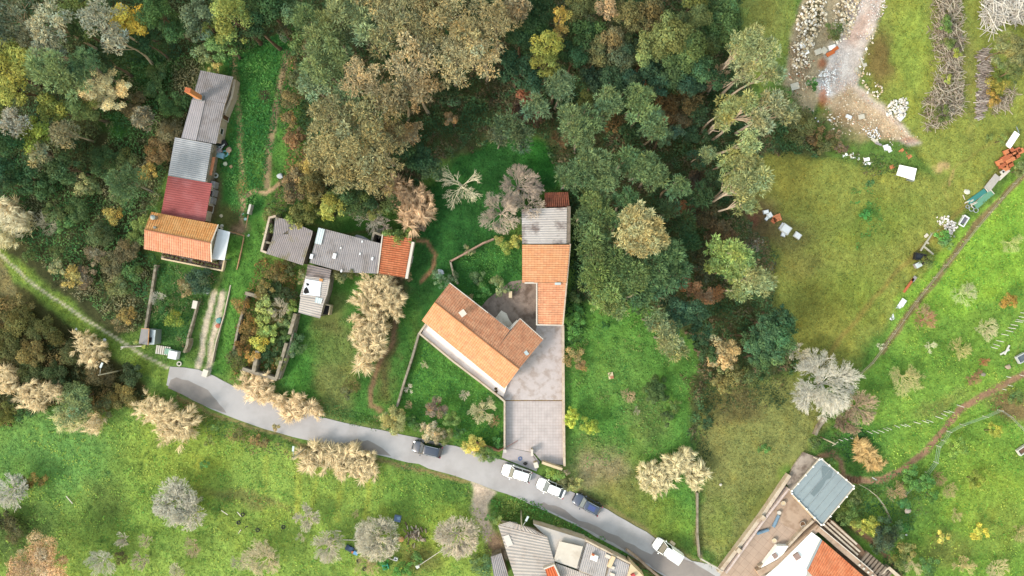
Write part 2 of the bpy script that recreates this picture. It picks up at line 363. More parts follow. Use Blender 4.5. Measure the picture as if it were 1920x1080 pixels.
# fine mottling of the sward itself
mot = .80 + .40 * fbm(PX / 14, PY / 14, 21, 4); mot2 = fbm(PX / 30, PY / 30, 33, 3)
G = G * mot[..., None]
yel = np.clip((mot2 - .52) * 4, 0, 1)[..., None] * GR[..., None] * .32
G = G * (1 - yel) + (G * np.array([1.35, 1.10, .8])) * yel
ROAD_T = [(318,688),(348,685),(372,690),(395,701),(430,722),(480,745),(540,768),(600,784),(660,795),(745,813),(800,823),(860,840),(905,849),(943,858),(1003,884),(1040,905),(1080,927),(1120,946),(1165,968),(1230,1010),(1300,1052),(1345,1082),(1420,1130),(1520,1190)]
ROAD_B = [(312,722),(340,741),(400,769),(440,789),(500,806),(545,819),(600,832),(660,842),(735,857),(780,871),(850,886),(885,906),(955,927),(1010,947),(1080,983),(1175,1033),(1247,1081),(1320,1130),(1420,1195)]
FLAT = np.ones(X.shape)
def flat(pts, soft=14): 
    global FLAT
    FLAT = FLAT * sstep(sdist(PX, PY, pts), 4, soft + 4)
flat(ROAD_T + ROAD_B[::-1])
for p in ([(930,730),(1065,590),(1065,880),(940,865)], [(780,600),(840,520),(1010,520),(1070,380),(1070,600),(1000,720),(945,760)], [(1340,1090),(1490,840),(1620,920),(1530,1000),(1650,1090)], [(925,965),(1210,1060),(1210,1100),(920,1100)], [(260,470),(290,380),(370,125),(450,145),(400,510)], [(485,400),(780,430),(760,525),(620,600),(555,590)]): flat(p)
Z = ((fbm(PX / 60, PY / 60, 41, 3) - .5) * 1.3 + (fbm(PX / 10, PY / 10, 47, 3) - .5) * .35) * FLAT - .05 * (1 - FLAT)
far = sstep(np.hypot(X, Y), 120, 500); Z = Z + far * 6 * (fbm(X / 120, Y / 120, 3, 2) - .3)
def gsample(A, x, y):
    i = np.clip(np.searchsorted(GX, x) - 1, 0, len(GX) - 2); j = np.clip(np.searchsorted(GY, y) - 1, 0, len(GY) - 2)
    u = (x - GX[i]) / (GX[i+1] - GX[i]); v = (y - GY[j]) / (GY[j+1] - GY[j])
    if A.ndim == 3: u = u[..., None]; v = v[..., None]
    return (A[i, j] * (1-u) + A[i+1, j] * u) * (1-v) + (A[i, j+1] * (1-u) + A[i+1, j+1] * u) * v
def gz(p): return float(gsample(Z, np.array([p[0]]), np.array([p[1]]))[0])
nx, ny = X.shape
idx = np.arange(nx * ny).reshape(nx, ny)
F = np.stack([idx[:-1, :-1], idx[1:, :-1], idx[1:, 1:], idx[:-1, 1:]], -1).reshape(-1, 4)
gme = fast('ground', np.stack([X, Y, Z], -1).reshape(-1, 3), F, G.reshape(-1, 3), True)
gm, n, b = newmat('ground'); N = n.nodes; L = n.links
at = N.new('ShaderNodeVertexColor'); at.layer_name = 'Col'; tc = N.new('ShaderNodeTexCoord')
def gno(sc, det, lo, hi, r=.65):
    q = N.new('ShaderNodeTexNoise'); q.inputs['Scale'].default_value = sc; q.inputs['Detail'].default_value = det; q.inputs['Roughness'].default_value = r
    L.new(tc.outputs['Object'], q.inputs['Vector']); m = N.new('ShaderNodeMapRange'); m.inputs[1].default_value = .3; m.inputs[2].default_value = .7
    m.inputs[3].default_value = lo; m.inputs[4].default_value = hi; L.new(q.outputs['Fac'], m.inputs[0]); return m.outputs[0], q
a1, q1 = gno(1.6, 5, .78, 1.22); a2, q2 = gno(6., 3, .75, 1.25)
mu = N.new('ShaderNodeMath'); mu.operation = 'MULTIPLY'; L.new(a1, mu.inputs[0]); L.new(a2, mu.inputs[1])
vs = N.new('ShaderNodeVectorMath'); vs.operation = 'SCALE'; L.new(at.outputs[0], vs.inputs[0]); L.new(mu.outputs[0], vs.inputs['Scale'])
L.new(vs.outputs[0], b.inputs['Base Color']); b.inputs['Roughness'].default_value = .95; b.inputs['Specular IOR Level'].default_value = .1
bp = N.new('ShaderNodeBump'); bp.inputs['Strength'].default_value = .7; bp.inputs['Distance'].default_value = .15; L.new(q2.outputs['Fac'], bp.inputs['Height']); L.new(bp.outputs[0], b.inputs['Normal'])
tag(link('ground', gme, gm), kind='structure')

# ---------------------------------------------------------------- sheets laid on the ground
def resample(P, step=18):
    out = []
    for a, c in zip(P[:-1], P[1:]):
        d = math.hypot(c[0]-a[0], c[1]-a[1]); k = max(1, int(d / step))
        out += [(a[0] + (c[0]-a[0]) * i / k, a[1] + (c[1]-a[1]) * i / k) for i in range(k)]
    return out + [P[-1]]
def smooth(P, it=2):
    for _ in range(it):
        P = [P[0]] + [((a[0]+2*b_[0]+c[0])/4, (a[1]+2*b_[1]+c[1])/4) for a, b_, c in zip(P[:-2], P[1:-1], P[2:])] + [P[-1]]
    return P
def jag(P, amp, s):
    return [(x + (fbm(np.array([x / 7.]), np.array([y / 7.]), s, 2)[0] - .5) * amp, y + (fbm(np.array([x / 7.]), np.array([y / 7.]), s + 5, 2)[0] - .5) * amp) for x, y in P]
def slab(name, pts, z, mt, kind='structure', parent=None, depth=.3):
    P = [W(x, y, z) for x, y in pts]
    a = sum(p.x * q.y - q.x * p.y for p, q in zip(P, P[1:] + P[:1]))
    if a < 0: P.reverse()
    mb = MB(); mb.prism([(p.x, p.y, z - depth) for p in P], [(p.x, p.y, z) for p in P])
    o = mb.build(name, mt, parent)
    if kind: o['kind'] = kind
    return o
asph = mat('asphalt', (200,195,197), .9, .08, .35, bump=.15, fine=30., tint=(184,178,178), tscale=.22, tamt=.7)
rt = jag(resample(smooth(ROAD_T)), 5, 3); rb = jag(resample(smooth(ROAD_B)), 5, 8)
slab('road', rt + rb[::-1], .004 + .03, asph, depth=.2)
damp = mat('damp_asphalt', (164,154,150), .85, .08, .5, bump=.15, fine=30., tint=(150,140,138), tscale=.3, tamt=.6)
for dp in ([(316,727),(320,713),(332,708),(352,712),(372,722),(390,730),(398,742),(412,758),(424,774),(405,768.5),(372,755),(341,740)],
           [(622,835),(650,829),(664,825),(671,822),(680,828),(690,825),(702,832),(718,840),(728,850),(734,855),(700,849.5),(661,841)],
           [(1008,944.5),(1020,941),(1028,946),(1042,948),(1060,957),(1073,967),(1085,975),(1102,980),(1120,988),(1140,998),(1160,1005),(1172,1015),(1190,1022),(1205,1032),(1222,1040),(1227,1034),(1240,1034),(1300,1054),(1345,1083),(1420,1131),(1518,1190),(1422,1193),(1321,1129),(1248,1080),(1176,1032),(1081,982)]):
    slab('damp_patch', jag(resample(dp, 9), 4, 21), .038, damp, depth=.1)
slab('concrete_verge', [(1298,1052),(1330,1058),(1352,1070),(1390,1100),(1424,1132),(1346,1083)], .042, mat('verge_concrete', (206,204,206), .9, .08, 1), depth=.1)
conc = mat('pale_concrete', (218,206,206), .9, .07, 1.2, tint=(172,150,136), tscale=.8, tamt=.55, bump=.1)
dirty = mat('dirty_concrete', (160,140,128), .9, .18, 1.0, tint=(116,96,84), tscale=.6, tamt=.9, bump=.2)
# ---------------------------------------------------------------- buildings
def Q(pts): return [W(x, y, z) for x, y, z in pts]
class B:
    """a building: an Empty at its base; every part is given in world coordinates"""
    def __init__(s, name, px, py, label, cat, group=None):
        s.loc = W(px, py, 0); s.root = thing(name, s.loc, label, cat, group); s.inv = Matrix.Translation(-s.loc)
    def add(s, mb, name, mt, parent=None, smooth=False, label=None):
        o = mb.build(name, mt, parent or s.root, smooth, s.inv)
        if label: o['label'] = label
        return o
    def sheet(s, name, quad, mt, period=.3, amp=.035, kind='sine', parent=None, th=.05, row=.42, label=None):
        a, b_, c, d = quad; La = ((b_ - a).length + (c - d).length) / 2; Ld = ((d - a).length + (c - b_).length) / 2
        nw = max(2, int(round(La / period))); sub = 6; nu = nw * sub; nv = max(2, int(Ld / 1.2))
        up = (b_ - a).cross(d - a).normalized()
        if up.z < 0: up = -up
        V = []; UV = []
        for i in range(nu + 1):
            t = i / nu; ph = (i % sub) / sub
            h = math.cos(2 * math.pi * ph) if kind == 'sine' else 2 * abs(math.cos(math.pi * ph)) - 1
            for j in range(nv + 1):
                q = j / nv
                p = (a * (1-t) + b_ * t) * (1-q) + (d * (1-t) + c * t) * q
                sag = .02 * (fbm(np.array([p.x * .8]), np.array([p.y * .8]), 5, 2)[0] - .5)
                V.append(p + up * (amp * h + sag) - s.loc); UV.append((t * nw + .25, q * Ld / row))
        F = [(i*(nv+1)+j, (i+1)*(nv+1)+j, (i+1)*(nv+1)+j+1, i*(nv+1)+j+1) for i in range(nu) for j in range(nv)]
        k = len(V); u2 = list(UV)
        for i in range(nu + 1):
            for j in (0, nv): V.append(V[i*(nv+1)+j] - up * (th + amp)); u2.append(UV[i*(nv+1)+j])
        for i in range(nu):
            F.append((i*(nv+1), k+2*i, k+2*i+2, (i+1)*(nv+1))); F.append((i*(nv+1)+nv, (i+1)*(nv+1)+nv, k+2*i+3, k+2*i+1))
        F.append((k, k+1, k+2*nu+1, k+2*nu)); 
        F.append((0, nv, k+1, k)); e = nu*(nv+1); F.append((e, k+2*nu, k+2*nu+1, e+nv))
        me = pymesh(name, V, F); uvl = me.uv_layers.new(name='UVMap')
        vi = np.empty(len(me.loops), np.int32); me.loops.foreach_get('vertex_index', vi)
        uvl.data.foreach_set('uv', np.array(u2, np.float32)[vi].ravel())
        o = link(name, me, mt, parent or s.root)
        if label: o['label'] = label
        return o
    def walls(s, pts, mt, inset=.25, name='wall', parent=None, drop=.12):
        P = Q(pts); c = sum(P, Vector()) / len(P)
        T = []
        for p in P:
            d = Vector((c.x - p.x, c.y - p.y, 0)); L_ = d.length; T.append(p + d * (inset * 1.4 / L_) - Vector((0, 0, drop)))
        ar = sum(p.x * q.y - q.x * p.y for p, q in zip(T, T[1:] + T[:1]))
        if ar < 0: T.reverse()
        mb = MB().prism([(p.x, p.y, -.3) for p in T], T); s.T = T
        return s.add(mb, name, mt, parent)
    def opening(s, i, t, w_, h_, z0, mt, name, frame=None, label=None):
        """a door or window on the wall between footprint corners i and i+1"""
        a = s.T[i]; b_ = s.T[(i + 1) % len(s.T)]; p = a.lerp(b_, t); d = Vector((b_.x - a.x, b_.y - a.y, 0)).normalized(); nrm = Vector((d.y, -d.x, 0))
        rz = math.atan2(d.y, d.x); c = Vector((p.x, p.y, z0 + h_ / 2)) + nrm * .02
        o = s.add(MB().box(c, (w_, .08, h_), rz), name, mt, None, label=label)
        if frame is not None:
            mb = MB()
            for sx_ in (-1, 1): mb.box(c + d * (sx_ * (w_ / 2 + .05)) + nrm * .01, (.1, .12, h_ + .2), rz)
            mb.box(c + Vector((0, 0, h_ / 2 + .05)) + nrm * .01, (w_, .12, .1), rz); mb.box(c - Vector((0, 0, h_ / 2 + .05)) + nrm * .03, (w_ + .3, .18, .1), rz)
            s.add(mb, 'frame', frame, o)
        return o
    def wall_line(s, pts, z, wd, mt, name='wall', parent=None, z0=-.3, label=None):
        mb = MB(); P = [W(x, y, z) for x, y in pts]
        for a, b_ in zip(P[:-1], P[1:]):
            d = Vector((b_.x - a.x, b_.y - a.y, 0)).normalized(); nr = Vector((-d.y, d.x, 0)) * wd / 2
            q = [a - nr - d * wd * .3, b_ - nr + d * wd * .3, b_ + nr + d * wd * .3, a + nr - d * wd * .3]
            mb.prism([(v.x, v.y, z0) for v in q], [(v.x, v.y, z) for v in q]); z += .004
        return s.add(mb, name, mt, parent, label=label)
def freewall(name, pts, z, wd, mt, label, cat='wall', group=None, coping=None):
    P = [W(x, y, z) for x, y in pts]; c = P[0]; b_ = B(name, pts[0][0], pts[0][1], label, cat, group)
    b_.wall_line(pts, z, wd, mt, 'wall_body')
    if coping is not None: b_.wall_line(pts, z + .06, wd + .1, coping, 'coping', z0=z + .002)
    return b_
ORA = tiles('orange_tiles', (244,184,140), (236,166,120), (208,144,112)); ORB = tiles('weathered_orange_tiles', (250,190,128), (240,166,100), (206,152,96), amt=.6, scale=1.6)
PNK = tiles('salmon_tiles', (242,176,142), (228,152,118), (214,160,138)); FIBN = mat('pale_fibre_cement', (194,188,190), .9, .10, .8, tint=(160,152,150), tscale=.5, tamt=.6, fine=8)
RED = tiles('old_red_tiles', (222,138,98), (202,112,74), (166,120,88), amt=.5)
ORD = tiles('orange_brown_tiles', (246,184,146), (236,162,124), (190,134,106), amt=.7, scale=.9)
RST = tiles('rusty_tiles', (150,88,66), (120,70,56), (96,74,62))
FIB = mat('grey_fibre_cement', (170,164,168), .9, .10, .8, tint=(136,126,122), tscale=.5, tamt=.6, fine=8)
FIBM = mat('mossy_fibre_cement', (166,156,158), .9, .12, .8, tint=(140,130,96), tscale=.45, tamt=.8, fine=8)
FIBD = mat('dark_fibre_cement', (150,138,138), .9, .14, .8, tint=(112,98,92), tscale=.5, tamt=.8)
FIBB = mat('bluish_corrugated_sheet', (176,178,186), .7, .08, .6, tint=(196,198,204), tscale=.3, tamt=.6)
FIBP = mat('pinkish_corrugated_sheet', (208,198,194), .85, .08, .5, tint=(176,162,156), tscale=.35, tamt=.6)
FIBW = mat('pale_peeling_roof', (214,208,208), .8, .08, .9, tint=(110,92,88), tscale=.42, tamt=.85)
REDM = mat('red_metal_sheet', (172,88,88), .85, .09, .4, tint=(190,116,118), tscale=.3, tamt=.6)
WHT = mat('white_sheet', (236,238,246), .45, .03, .6, k=.5, tint=(206,210,220), tscale=.3, tamt=.5); WRF = mat('white_painted_roof', (252,250,250), .6, .03, .8, k=.62)
RND = mat('cream_render', (226,208,188), .9, .07, 1.4, tint=(180,150,124), tscale=.9, tamt=.5); WRN = mat('white_render', (236,228,220), .9, .06, 1.2, tint=(190,176,160), tscale=.7, tamt=.4)
STN = mat('grey_stone_wall', (170,158,142), .95, .2, 2.5, bump=.5, tint=(120,110,86), tscale=1.1, tamt=.7); STD = mat('dark_stone', (146,130,116), .95, .25, 2.2, bump=.5)
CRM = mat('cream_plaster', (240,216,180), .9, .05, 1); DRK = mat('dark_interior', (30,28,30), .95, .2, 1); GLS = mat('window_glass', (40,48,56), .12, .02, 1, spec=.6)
WOD = mat('brown_wood', (120,86,60), .8, .15, 3); TRM = mat('white_trim', (236,226,216), .7, .04, 2); BRK = mat('brick', (206,116,74), .9, .18, 5, tint=(170,96,70), tscale=2, tamt=.6)
MTG = mat('galvanised_metal', (168,176,180), .45, .06, 3, metal=.6, k=.6); SOIL = mat('brown_soil', (132,104,82), .95, .2, 1.5)
BLU = mat('blue_grey_sheet', (160,174,182), .9, .06, .7, tint=(146,158,166), tscale=.3, tamt=.5)
LGT = mat('translucent_sheet', (204,216,222), .4, .06, 1, k=.5); TER = mat('beige_terrace', (206,178,156), .9, .08, 1.2, tint=(170,140,118), tscale=.7, tamt=.7, bump=.1)
PAV = None
def paving(name, c, gap, size, rz=0):
    m, n, b = newmat(name); N = n.nodes; L = n.links
    tc = N.new('ShaderNodeTexCoord'); mp = N.new('ShaderNodeMapping'); mp.inputs['Rotation'].default_value = (0, 0, rz); L.new(tc.outputs['Object'], mp.inputs[0])
    br = N.new('ShaderNodeTexBrick'); br.offset = 0; br.inputs['Scale'].default_value = 1; br.inputs['Brick Width'].default_value = size; br.inputs['Row Height'].default_value = size
    br.inputs['Mortar Size'].default_value = .022; br.inputs['Mortar Smooth'].default_value = .3
    br.inputs['Color1'].default_value = (*lin(c), 1); br.inputs['Color2'].default_value = (*[v * .94 for v in lin(c)], 1); br.inputs['Mortar'].default_value = (*lin(gap), 1)
    L.new(mp.outputs[0], br.inputs['Vector'])
    no = N.new('ShaderNodeTexNoise'); no.inputs['Scale'].default_value = .9; no.inputs['Detail'].default_value = 6; L.new(tc.outputs['Object'], no.inputs['Vector'])
    r = N.new('ShaderNodeMapRange'); r.inputs[1].default_value = .3; r.inputs[2].default_value = .7; r.inputs[3].default_value = .86; r.inputs[4].default_value = 1.08; L.new(no.outputs['Fac'], r.inputs[0])
    v = N.new('ShaderNodeVectorMath'); v.operation = 'SCALE'; L.new(br.outputs[0], v.inputs[0]); L.new(r.outputs[0], v.inputs['Scale'])
    # moss grown over the joints in patches
    n2 = N.new('ShaderNodeTexNoise'); n2.inputs['Scale'].default_value = .5; n2.inputs['Detail'].default_value = 6; n2.inputs['Roughness'].default_value = .75; L.new(tc.outputs['Object'], n2.inputs['Vector'])
    r2 = N.new('ShaderNodeMapRange'); r2.inputs[1].default_value = .62; r2.inputs[2].default_value = .72; r2.inputs[4].default_value = .6; L.new(n2.outputs['Fac'], r2.inputs[0])
    mx = N.new('ShaderNodeMix'); mx.data_type = 'RGBA'; mx.inputs[7].default_value = (*lin((150,122,108)), 1); L.new(v.outputs[0], mx.inputs[6]); L.new(r2.outputs[0], mx.inputs[0])
    L.new(mx.outputs[2], b.inputs['Base Color']); b.inputs['Roughness'].default_value = .9
    return m
PAVE = paving('tiled_paving', (218,206,206), (190,172,170), .45)

# --- the main house, turned 39 degrees, with its long gable roof and wing
m = B('tiled_house', 890, 640, 'long orange tiled house with a gable roof and short wing, beside the pale paved yard', 'house')
ze, zr = 3.0, 4.4
m.walls([(843,531,ze), (956,619,ze), (975,598,2.3), (1018,637,2.3), (973,692,zr-.1), (946,729,ze), (791,601,ze), (815,567,zr-.1)], WRN, .35)
m.sheet('roof', Q([(815,567,zr), (888,625,zr), (863,661,ze), (791,601,ze)]), ORA, .34, .036, 'tile', row=.45)
m.sheet('roof', Q([(888,625,zr+.12), (973,692,zr+.12), (946,729,ze+.12), (863,660.5,ze+.12)]), ORA, .34, .036, 'tile', row=.45)
m.sheet('roof', Q([(843,531,ze), (915,587,ze), (888,624.6,zr), (815,566.6,zr)]), ORD, .34, .036, 'tile', row=.45, label='darker weathered tile slope')
m.sheet('roof', Q([(915,586.5,ze+.12), (956,619,ze+.12), (929,657,zr+.12), (888,624.6,zr+.12)]), ORD, .34, .036, 'tile', row=.45, label='darker weathered tile slope')
m.sheet('roof', Q([(975,598,2.35), (1018,637,2.35), (973,691.6,zr+.12), (929,657,zr+.12)]), ORD, .34, .036, 'tile', row=.45, label='lower wing slope of weathered tiles')
rd = MB(); a, b_ = W(815,566.8,zr+.05), W(973,691.8,zr+.17); k = 46
for i in range(k): rd.tube(a.lerp(b_, i / k), a.lerp(b_, (i + 1.1) / k), .12, .10, 8)
m.add(rd, 'ridge_cap', ORA)
e = MB()
for p, q in ((W(843,530.4,ze), W(956,618.4,ze)), (W(975,597.3,2.3), W(1018.6,636.4,2.3)), (W(956,618.4,ze-.05), W(974.6,597.6,2.3))): e.bar(p, q, .12, .12)
m.add(e, 'gutter', TRM)
c = W(868,587,4.1); cb = MB().box(c + Vector((0,0,-.1)), (.7,.7,1.2), .65); ch = m.add(cb, 'chimney', WRN); m.add(MB().box(c + Vector((0,0,.55)), (.9,.9,.1), .65), 'chimney_cap', TRM, ch)
c = W(987,662,3.6); m.add(MB().box(c, (.5,.7,.08), .65, 0, .2), 'skylight', LGT)
n8 = len(m.T)
for i in range(n8):
    a, b_ = m.T[i], m.T[(i+1) % n8]
    if (b_ - a).length > 8:
        for t_ in (.15, .38, .62, .85): m.opening(i, t_, 1.1, 1.1, 1.0, GLS, 'window', TRM)
        m.opening(i, .5, .95, 2.1, .02, WOD, 'door', TRM)
slab('terrace', [(798,610), (790,627), (925,735), (944,744), (950,725), (960,700), (830,600)], .45, mat('pink_concrete', (240,222,214), .9, .06, 1, k=.8, tint=(214,190,176), tscale=.6, tamt=.5), depth=.6)
slab('courtyard', [(915,560), (957,528), (1012,520), (1012,625), (1030,640), (970,660), (880,600)], .02, dirty, depth=.2)
slab('concrete_patch', [(928,597), (940,582), (950,588), (954,598), (964,612), (958,622), (948,614)], .035, mat('bright_concrete', (236,222,206), .9, .08, 1.2, k=.6, tint=(190,170,150), tscale=1, tamt=.6), depth=.1)
pc = W(1000,750); PV = slab('paved_yard', [(1009,600), (1056,600), (1057,751), (946,751), (940,742), (960,700), (1000,640)], .04, conc, depth=.2)
PV2 = slab('tiled_yard', [(946,751), (1057,751), (1058,872), (1018,868), (1003,851), (998,848), (946,838)], .034, PAVE, depth=.2)
slab('driveway_apron', [(945,838), (998,849), (1012,866), (1006,884), (975,872), (941,858)], .044, mat('apron_concrete', (202,192,194), .9, .06, 1.5), depth=.2)
slab('drain_channel', [(946,750.2), (1057,750.2), (1057,752.2), (946,752.2)], .048, mat('dark_joint', (140,112,90), .95, .3, 2, tint=(150,124,60), tscale=.8, tamt=.9), depth=.1)

# --- the low wing of outbuildings on the right of the courtyard
m = B('outbuilding', 1030, 540, 'narrow orange tiled outbuilding between the courtyard and the dark pines', 'outbuilding')
m.walls([(979,459,2.7), (1068,459,3.3), (1062,531,3.3), (1055,608,3.2), (1007.5,608,2.7), (1007.5,531,2.8), (980,531,2.6)], WRN, .2)
m.sheet('roof', Q([(979,459,2.75), (979,530,2.75), (1062,530.5,3.4), (1068.5,459,3.4)]), ORA, .34, .036, 'tile', row=.45)
m.sheet('roof', Q([(1007,531,2.8), (1007,608,2.75), (1054.5,608.5,3.3), (1061,531,3.32)]), ORD, .34, .036, 'tile', row=.45, label='lower end of the roof with dark weathered tiles')
m.wall_line([(985,530.5), (1007,530.5)], 2.95, .22, TRM, 'parapet', z0=2.3); m.wall_line([(1006.4,532), (1006.4,609), (1055,610)], 2.9, .18, TRM, 'parapet', z0=2.3)
m.wall_line([(1069,458), (1062.5,531), (1055.4,609)], 3.35, .22, RND, 'verge', z0=2.9)
m.add(MB().box(W(1046,532,3.5), (.9,.35,.1)), 'skylight', LGT)
n7 = len(m.T)
for i in range(n7):
    if (m.T[(i+1) % n7] - m.T[i]).length > 5: m.opening(i, .3, .9, 2.0, .02, WOD, 'door', TRM); m.opening(i, .7, .9, .9, 1.1, GLS, 'window', TRM)
m = B('shed', 1030, 425, 'flat shed with pale peeling corrugated roof half under the bare tree', 'shed')
m.walls([(978,392,2.7), (1069,389,2.9), (1068,457,2.9), (979,457,2.7)], STN, .2)
m.sheet('roof', Q([(978,392,2.75), (979,457.4,2.75), (1062,457.4,2.95), (1063,389,2.95)]), FIBW, .36, .035)
m.wall_line([(1066.5,389), (1065.8,457)], 2.9, .55, mat('lichen_wall_top', (150,138,126), .95, .25, 2), 'wall_top', z0=2.4)
m = B('lean_to', 1042, 375, 'small lean-to with rusty brown tiles above the pale peeling shed roof', 'lean-to')
m.walls([(1021,361,2.1), (1064,360,2.3), (1067,387,2.5), (1021,388,2.4)], STN, .15)
m.sheet('roof', Q([(1021,361,2.15), (1065,360,2.35), (1068,387.5,2.6), (1021,388.5,2.5)]), RST, .3, .04, 'tile')

# --- the row on the left
m = B('long_shed', 385, 200, 'long grey corrugated shed with an orange chimney, topmost of the left row', 'shed')
m.walls([(376,132,2.3), (437,144,2.3), (424,193,2.3), (408,270,2.3), (340,258,2.3), (363,188,2.3)], RND, .25)
m.sheet('roof', Q([(376,132,2.35), (437.5,144,2.35), (423,193,2.45), (361,186,2.45)]), FIB, .3, .035)
m.sheet('roof', Q([(384,188,2.5), (422,194,2.4), (405,270,2.35), (367,263,2.45)]), FIB, .3, .035)
m.sheet('roof', Q([(360,186.5,2.5), (384.5,188,2.58), (367.5,263.5,2.55), (340,258.5,2.45)]), mat('new_fibre_cement', (186,180,186), .85, .07, .8), .3, .03, label='lighter newer sheets')
c0, c1 = W(377,185,2.4), W(377,185,2.4)
cc = W(378,185,2.25); ch = m.add(MB().box(Vector((cc.x, cc.y, 4.6)), (.8,.66,4.0), -.2), 'chimney', mat('orange_chimney_brick', (246,168,108), .85, .08, 3)); m.add(MB().box(Vector((cc.x, cc.y, 2.7)), (.95,.8,.7), -.2), 'flashing', MTG, ch); m.add(MB().box(Vector((cc.x, cc.y, 6.65)), (.85,.72,.07), -.2), 'chimney_cap', BRK, ch)
m.wall_line([(440,150), (434,182), (421,214)], 1.6, .35, RND, 'ledge', label='cream wall ledge along the roof edge')
m.opening(1, .5, .9, 2, .02, WOD, 'door', TRM); m.opening(2, .3, .8, .8, 1.1, GLS, 'window', TRM); m.opening(2, .7, .9, 2, .02, WOD, 'door', TRM)
m = B('square_shed', 358, 300, 'square shed with bluish grey corrugated roof above the red roof', 'shed')
m.walls([(328,257,2.5), (399,270,2.5), (386,342,2.5), (315,329,2.5)], RND, .2)
m.sheet('roof', Q([(328,257.5,2.6), (315,329,2.6), (385,341.5,2.5), (397,270,2.5)]), FIBB, .3, .035)
m.wall_line([(398,272), (386,341)], 2.2, .35, STN, 'side_wall')
m.sheet('side_roof', Q([(394,294,2.0), (388,327,2.0), (397,329,1.8), (404,295,1.8)]), mat('terracotta_sheet', (206,130,92), .8, .12, 2), .5, .02, label='narrow terracotta side roof')
m.opening(1, .6, .9, 2, .02, WOD, 'door', TRM)
m = B('red_roof_shed', 349, 372, 'shed with a bright red corrugated metal roof beside the orange tiled cottage', 'shed')
m.walls([(315,329,2.3), (397,343,2.3), (384,416,2.3), (301,402,2.3)], RND, .2)
m.sheet('roof', Q([(315,329.5,2.4), (301,405,2.4), (384,418,2.25), (397.5,344,2.25)]), REDM, .34, .022)
for x, y in ((402,347), (401,362), (398,376)): m.add(MB().box(W(x, y, .6), (.7, 1.0, 1.3), -.2), 'side_box', FIB)
m.opening(1, .35, .9, 2, .02, WOD, 'door', TRM); m.opening(1, .75, .9, .9, 1.1, GLS, 'window', TRM)
m = B('cottage', 340, 450, 'orange tiled gable cottage with a white metal canopy at its right end', 'cottage')
m.walls([(284,398,3), (408,422,3), (395,456,4.1), (395,491,3), (270,466,3), (271,431,4.1)], WRN, .3)
m.sheet('roof', Q([(284,397,3.1), (409,421,3.1), (395,455.5,4.3), (271,430.5,4.3)]), ORB, .34, .036, 'tile', row=.45, label='mossy orange slope')
m.sheet('roof', Q([(271,431,4.3), (395,456,4.3), (396,491,3.1), (270,467,3.1)]), PNK, .34, .036, 'tile', row=.45, label='salmon pink slope')
rd = MB(); a, b_ = W(271,430.8,4.36), W(395,455.8,4.36)
for i in range(34): rd.tube(a.lerp(b_, i / 34), a.lerp(b_, (i + 1.1) / 34), .12, .10, 8)
m.add(rd, 'ridge_cap', PNK); e = MB(); e.bar(W(409.5,421,3.15), W(395.6,455.5,4.35), .14, .1); e.bar(W(395.6,455.5,4.35), W(396.6,491,3.15), .14, .1); m.add(e, 'verge', TRM)
for x, y, s_ in ((290,408,.55), (294,427,.3)):
    c = W(x, y, 3.8); ch = m.add(MB().tube(c - Vector((0,0,.4)), c + Vector((0,0,.5)), s_*.6, s_*.6, 12), 'chimney', STN); m.add(MB().tube(c + Vector((0,0,.6)), c + Vector((0,0,.85)), s_*.7, s_*.2, 12), 'chimney_cap', MTG, ch)
m.sheet('canopy', Q([(409,429,2.6), (431.5,435,2.6), (421,488,2.6), (396.5,485.5,2.6)]), WHT, .9, .012)
for x, y in ((430,436), (420,486)): m.add(MB().bar(W(x,y,2.55), Vector((W(x,y,2.55).x, W(x,y,2.55).y, 0)), .08), 'canopy_post', MTG)
for t_ in (.2, .5, .8): m.opening(3, t_, .9, .9, 1.1, GLS, 'window', TRM)
m.opening(3, .35, .9, 2., .02, WOD, 'door', TRM)
m = B('porch', 360, 485, 'raised concrete porch with a row of pots below the salmon roof', 'porch')
P = [(304,474), (397,492), (418,489), (416,507), (302,484)]
mb = MB(); q = [W(x, y, .5) for x, y in P][::-1]; mb.prism([(v.x, v.y, -.2) for v in q], q); m.add(mb, 'floor', mat('mottled_porch', (176,160,148), .9, .2, 1.2, tint=(110,92,80), tscale=1, tamt=.8))
m.wall_line([(303,485), (416,507.5), (420,489)], 1.0, .22, CRM, 'parapet')
pot_clay = mat('clay_pot', (150,92,68), .85, .1, 3)

# --- the ruined group in the middle
m = B('ruined_shed', 540, 450, 'grey mossy corrugated shed with roofless dark bays on its left', 'shed')
m.walls([(516,408,3), (585,432,3), (567,496,3), (500,475,3), (513,430,3)], STN, .1)
m.sheet('roof', Q([(516,407,3.1), (545,413,3.1), (543,430,3.1), (511,452,3.1)]), FIBM, .3, .035)
m.sheet('roof', Q([(514,440,3.06), (586,437,3.16), (568,497.5,3.1), (499,475.5,3.06)]), FIBM, .3, .035)
m.sheet('roof', Q([(544,414,3.2), (586,433,3.2), (585,441,3.2), (540,441,3.2)]), FIBM, .3, .035)
m.wall_line([(516,405), (505,408), (490,470), (500,474)], 2.6, .3, RND, 'ruined_wall'); m.wall_line([(494,453), (512,457)], 2.4, .3, STN, 'ruined_wall')
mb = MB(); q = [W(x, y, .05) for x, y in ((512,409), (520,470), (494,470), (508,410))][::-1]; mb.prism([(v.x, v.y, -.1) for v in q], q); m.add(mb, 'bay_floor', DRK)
m = B('corrugated_house', 650, 470, 'wide grey corrugated roof house with a pale translucent strip at its corner', 'building')
m.walls([(598,427,3.2), (714,457,3.2), (706,512,3), (636,508,3), (581,492,3)], STN, .15)
m.sheet('roof', Q([(598,426.5,3.3), (655,441.5,3.3), (640,509,3.1), (580.5,492.5,3.1)]), FIB, .3, .035)
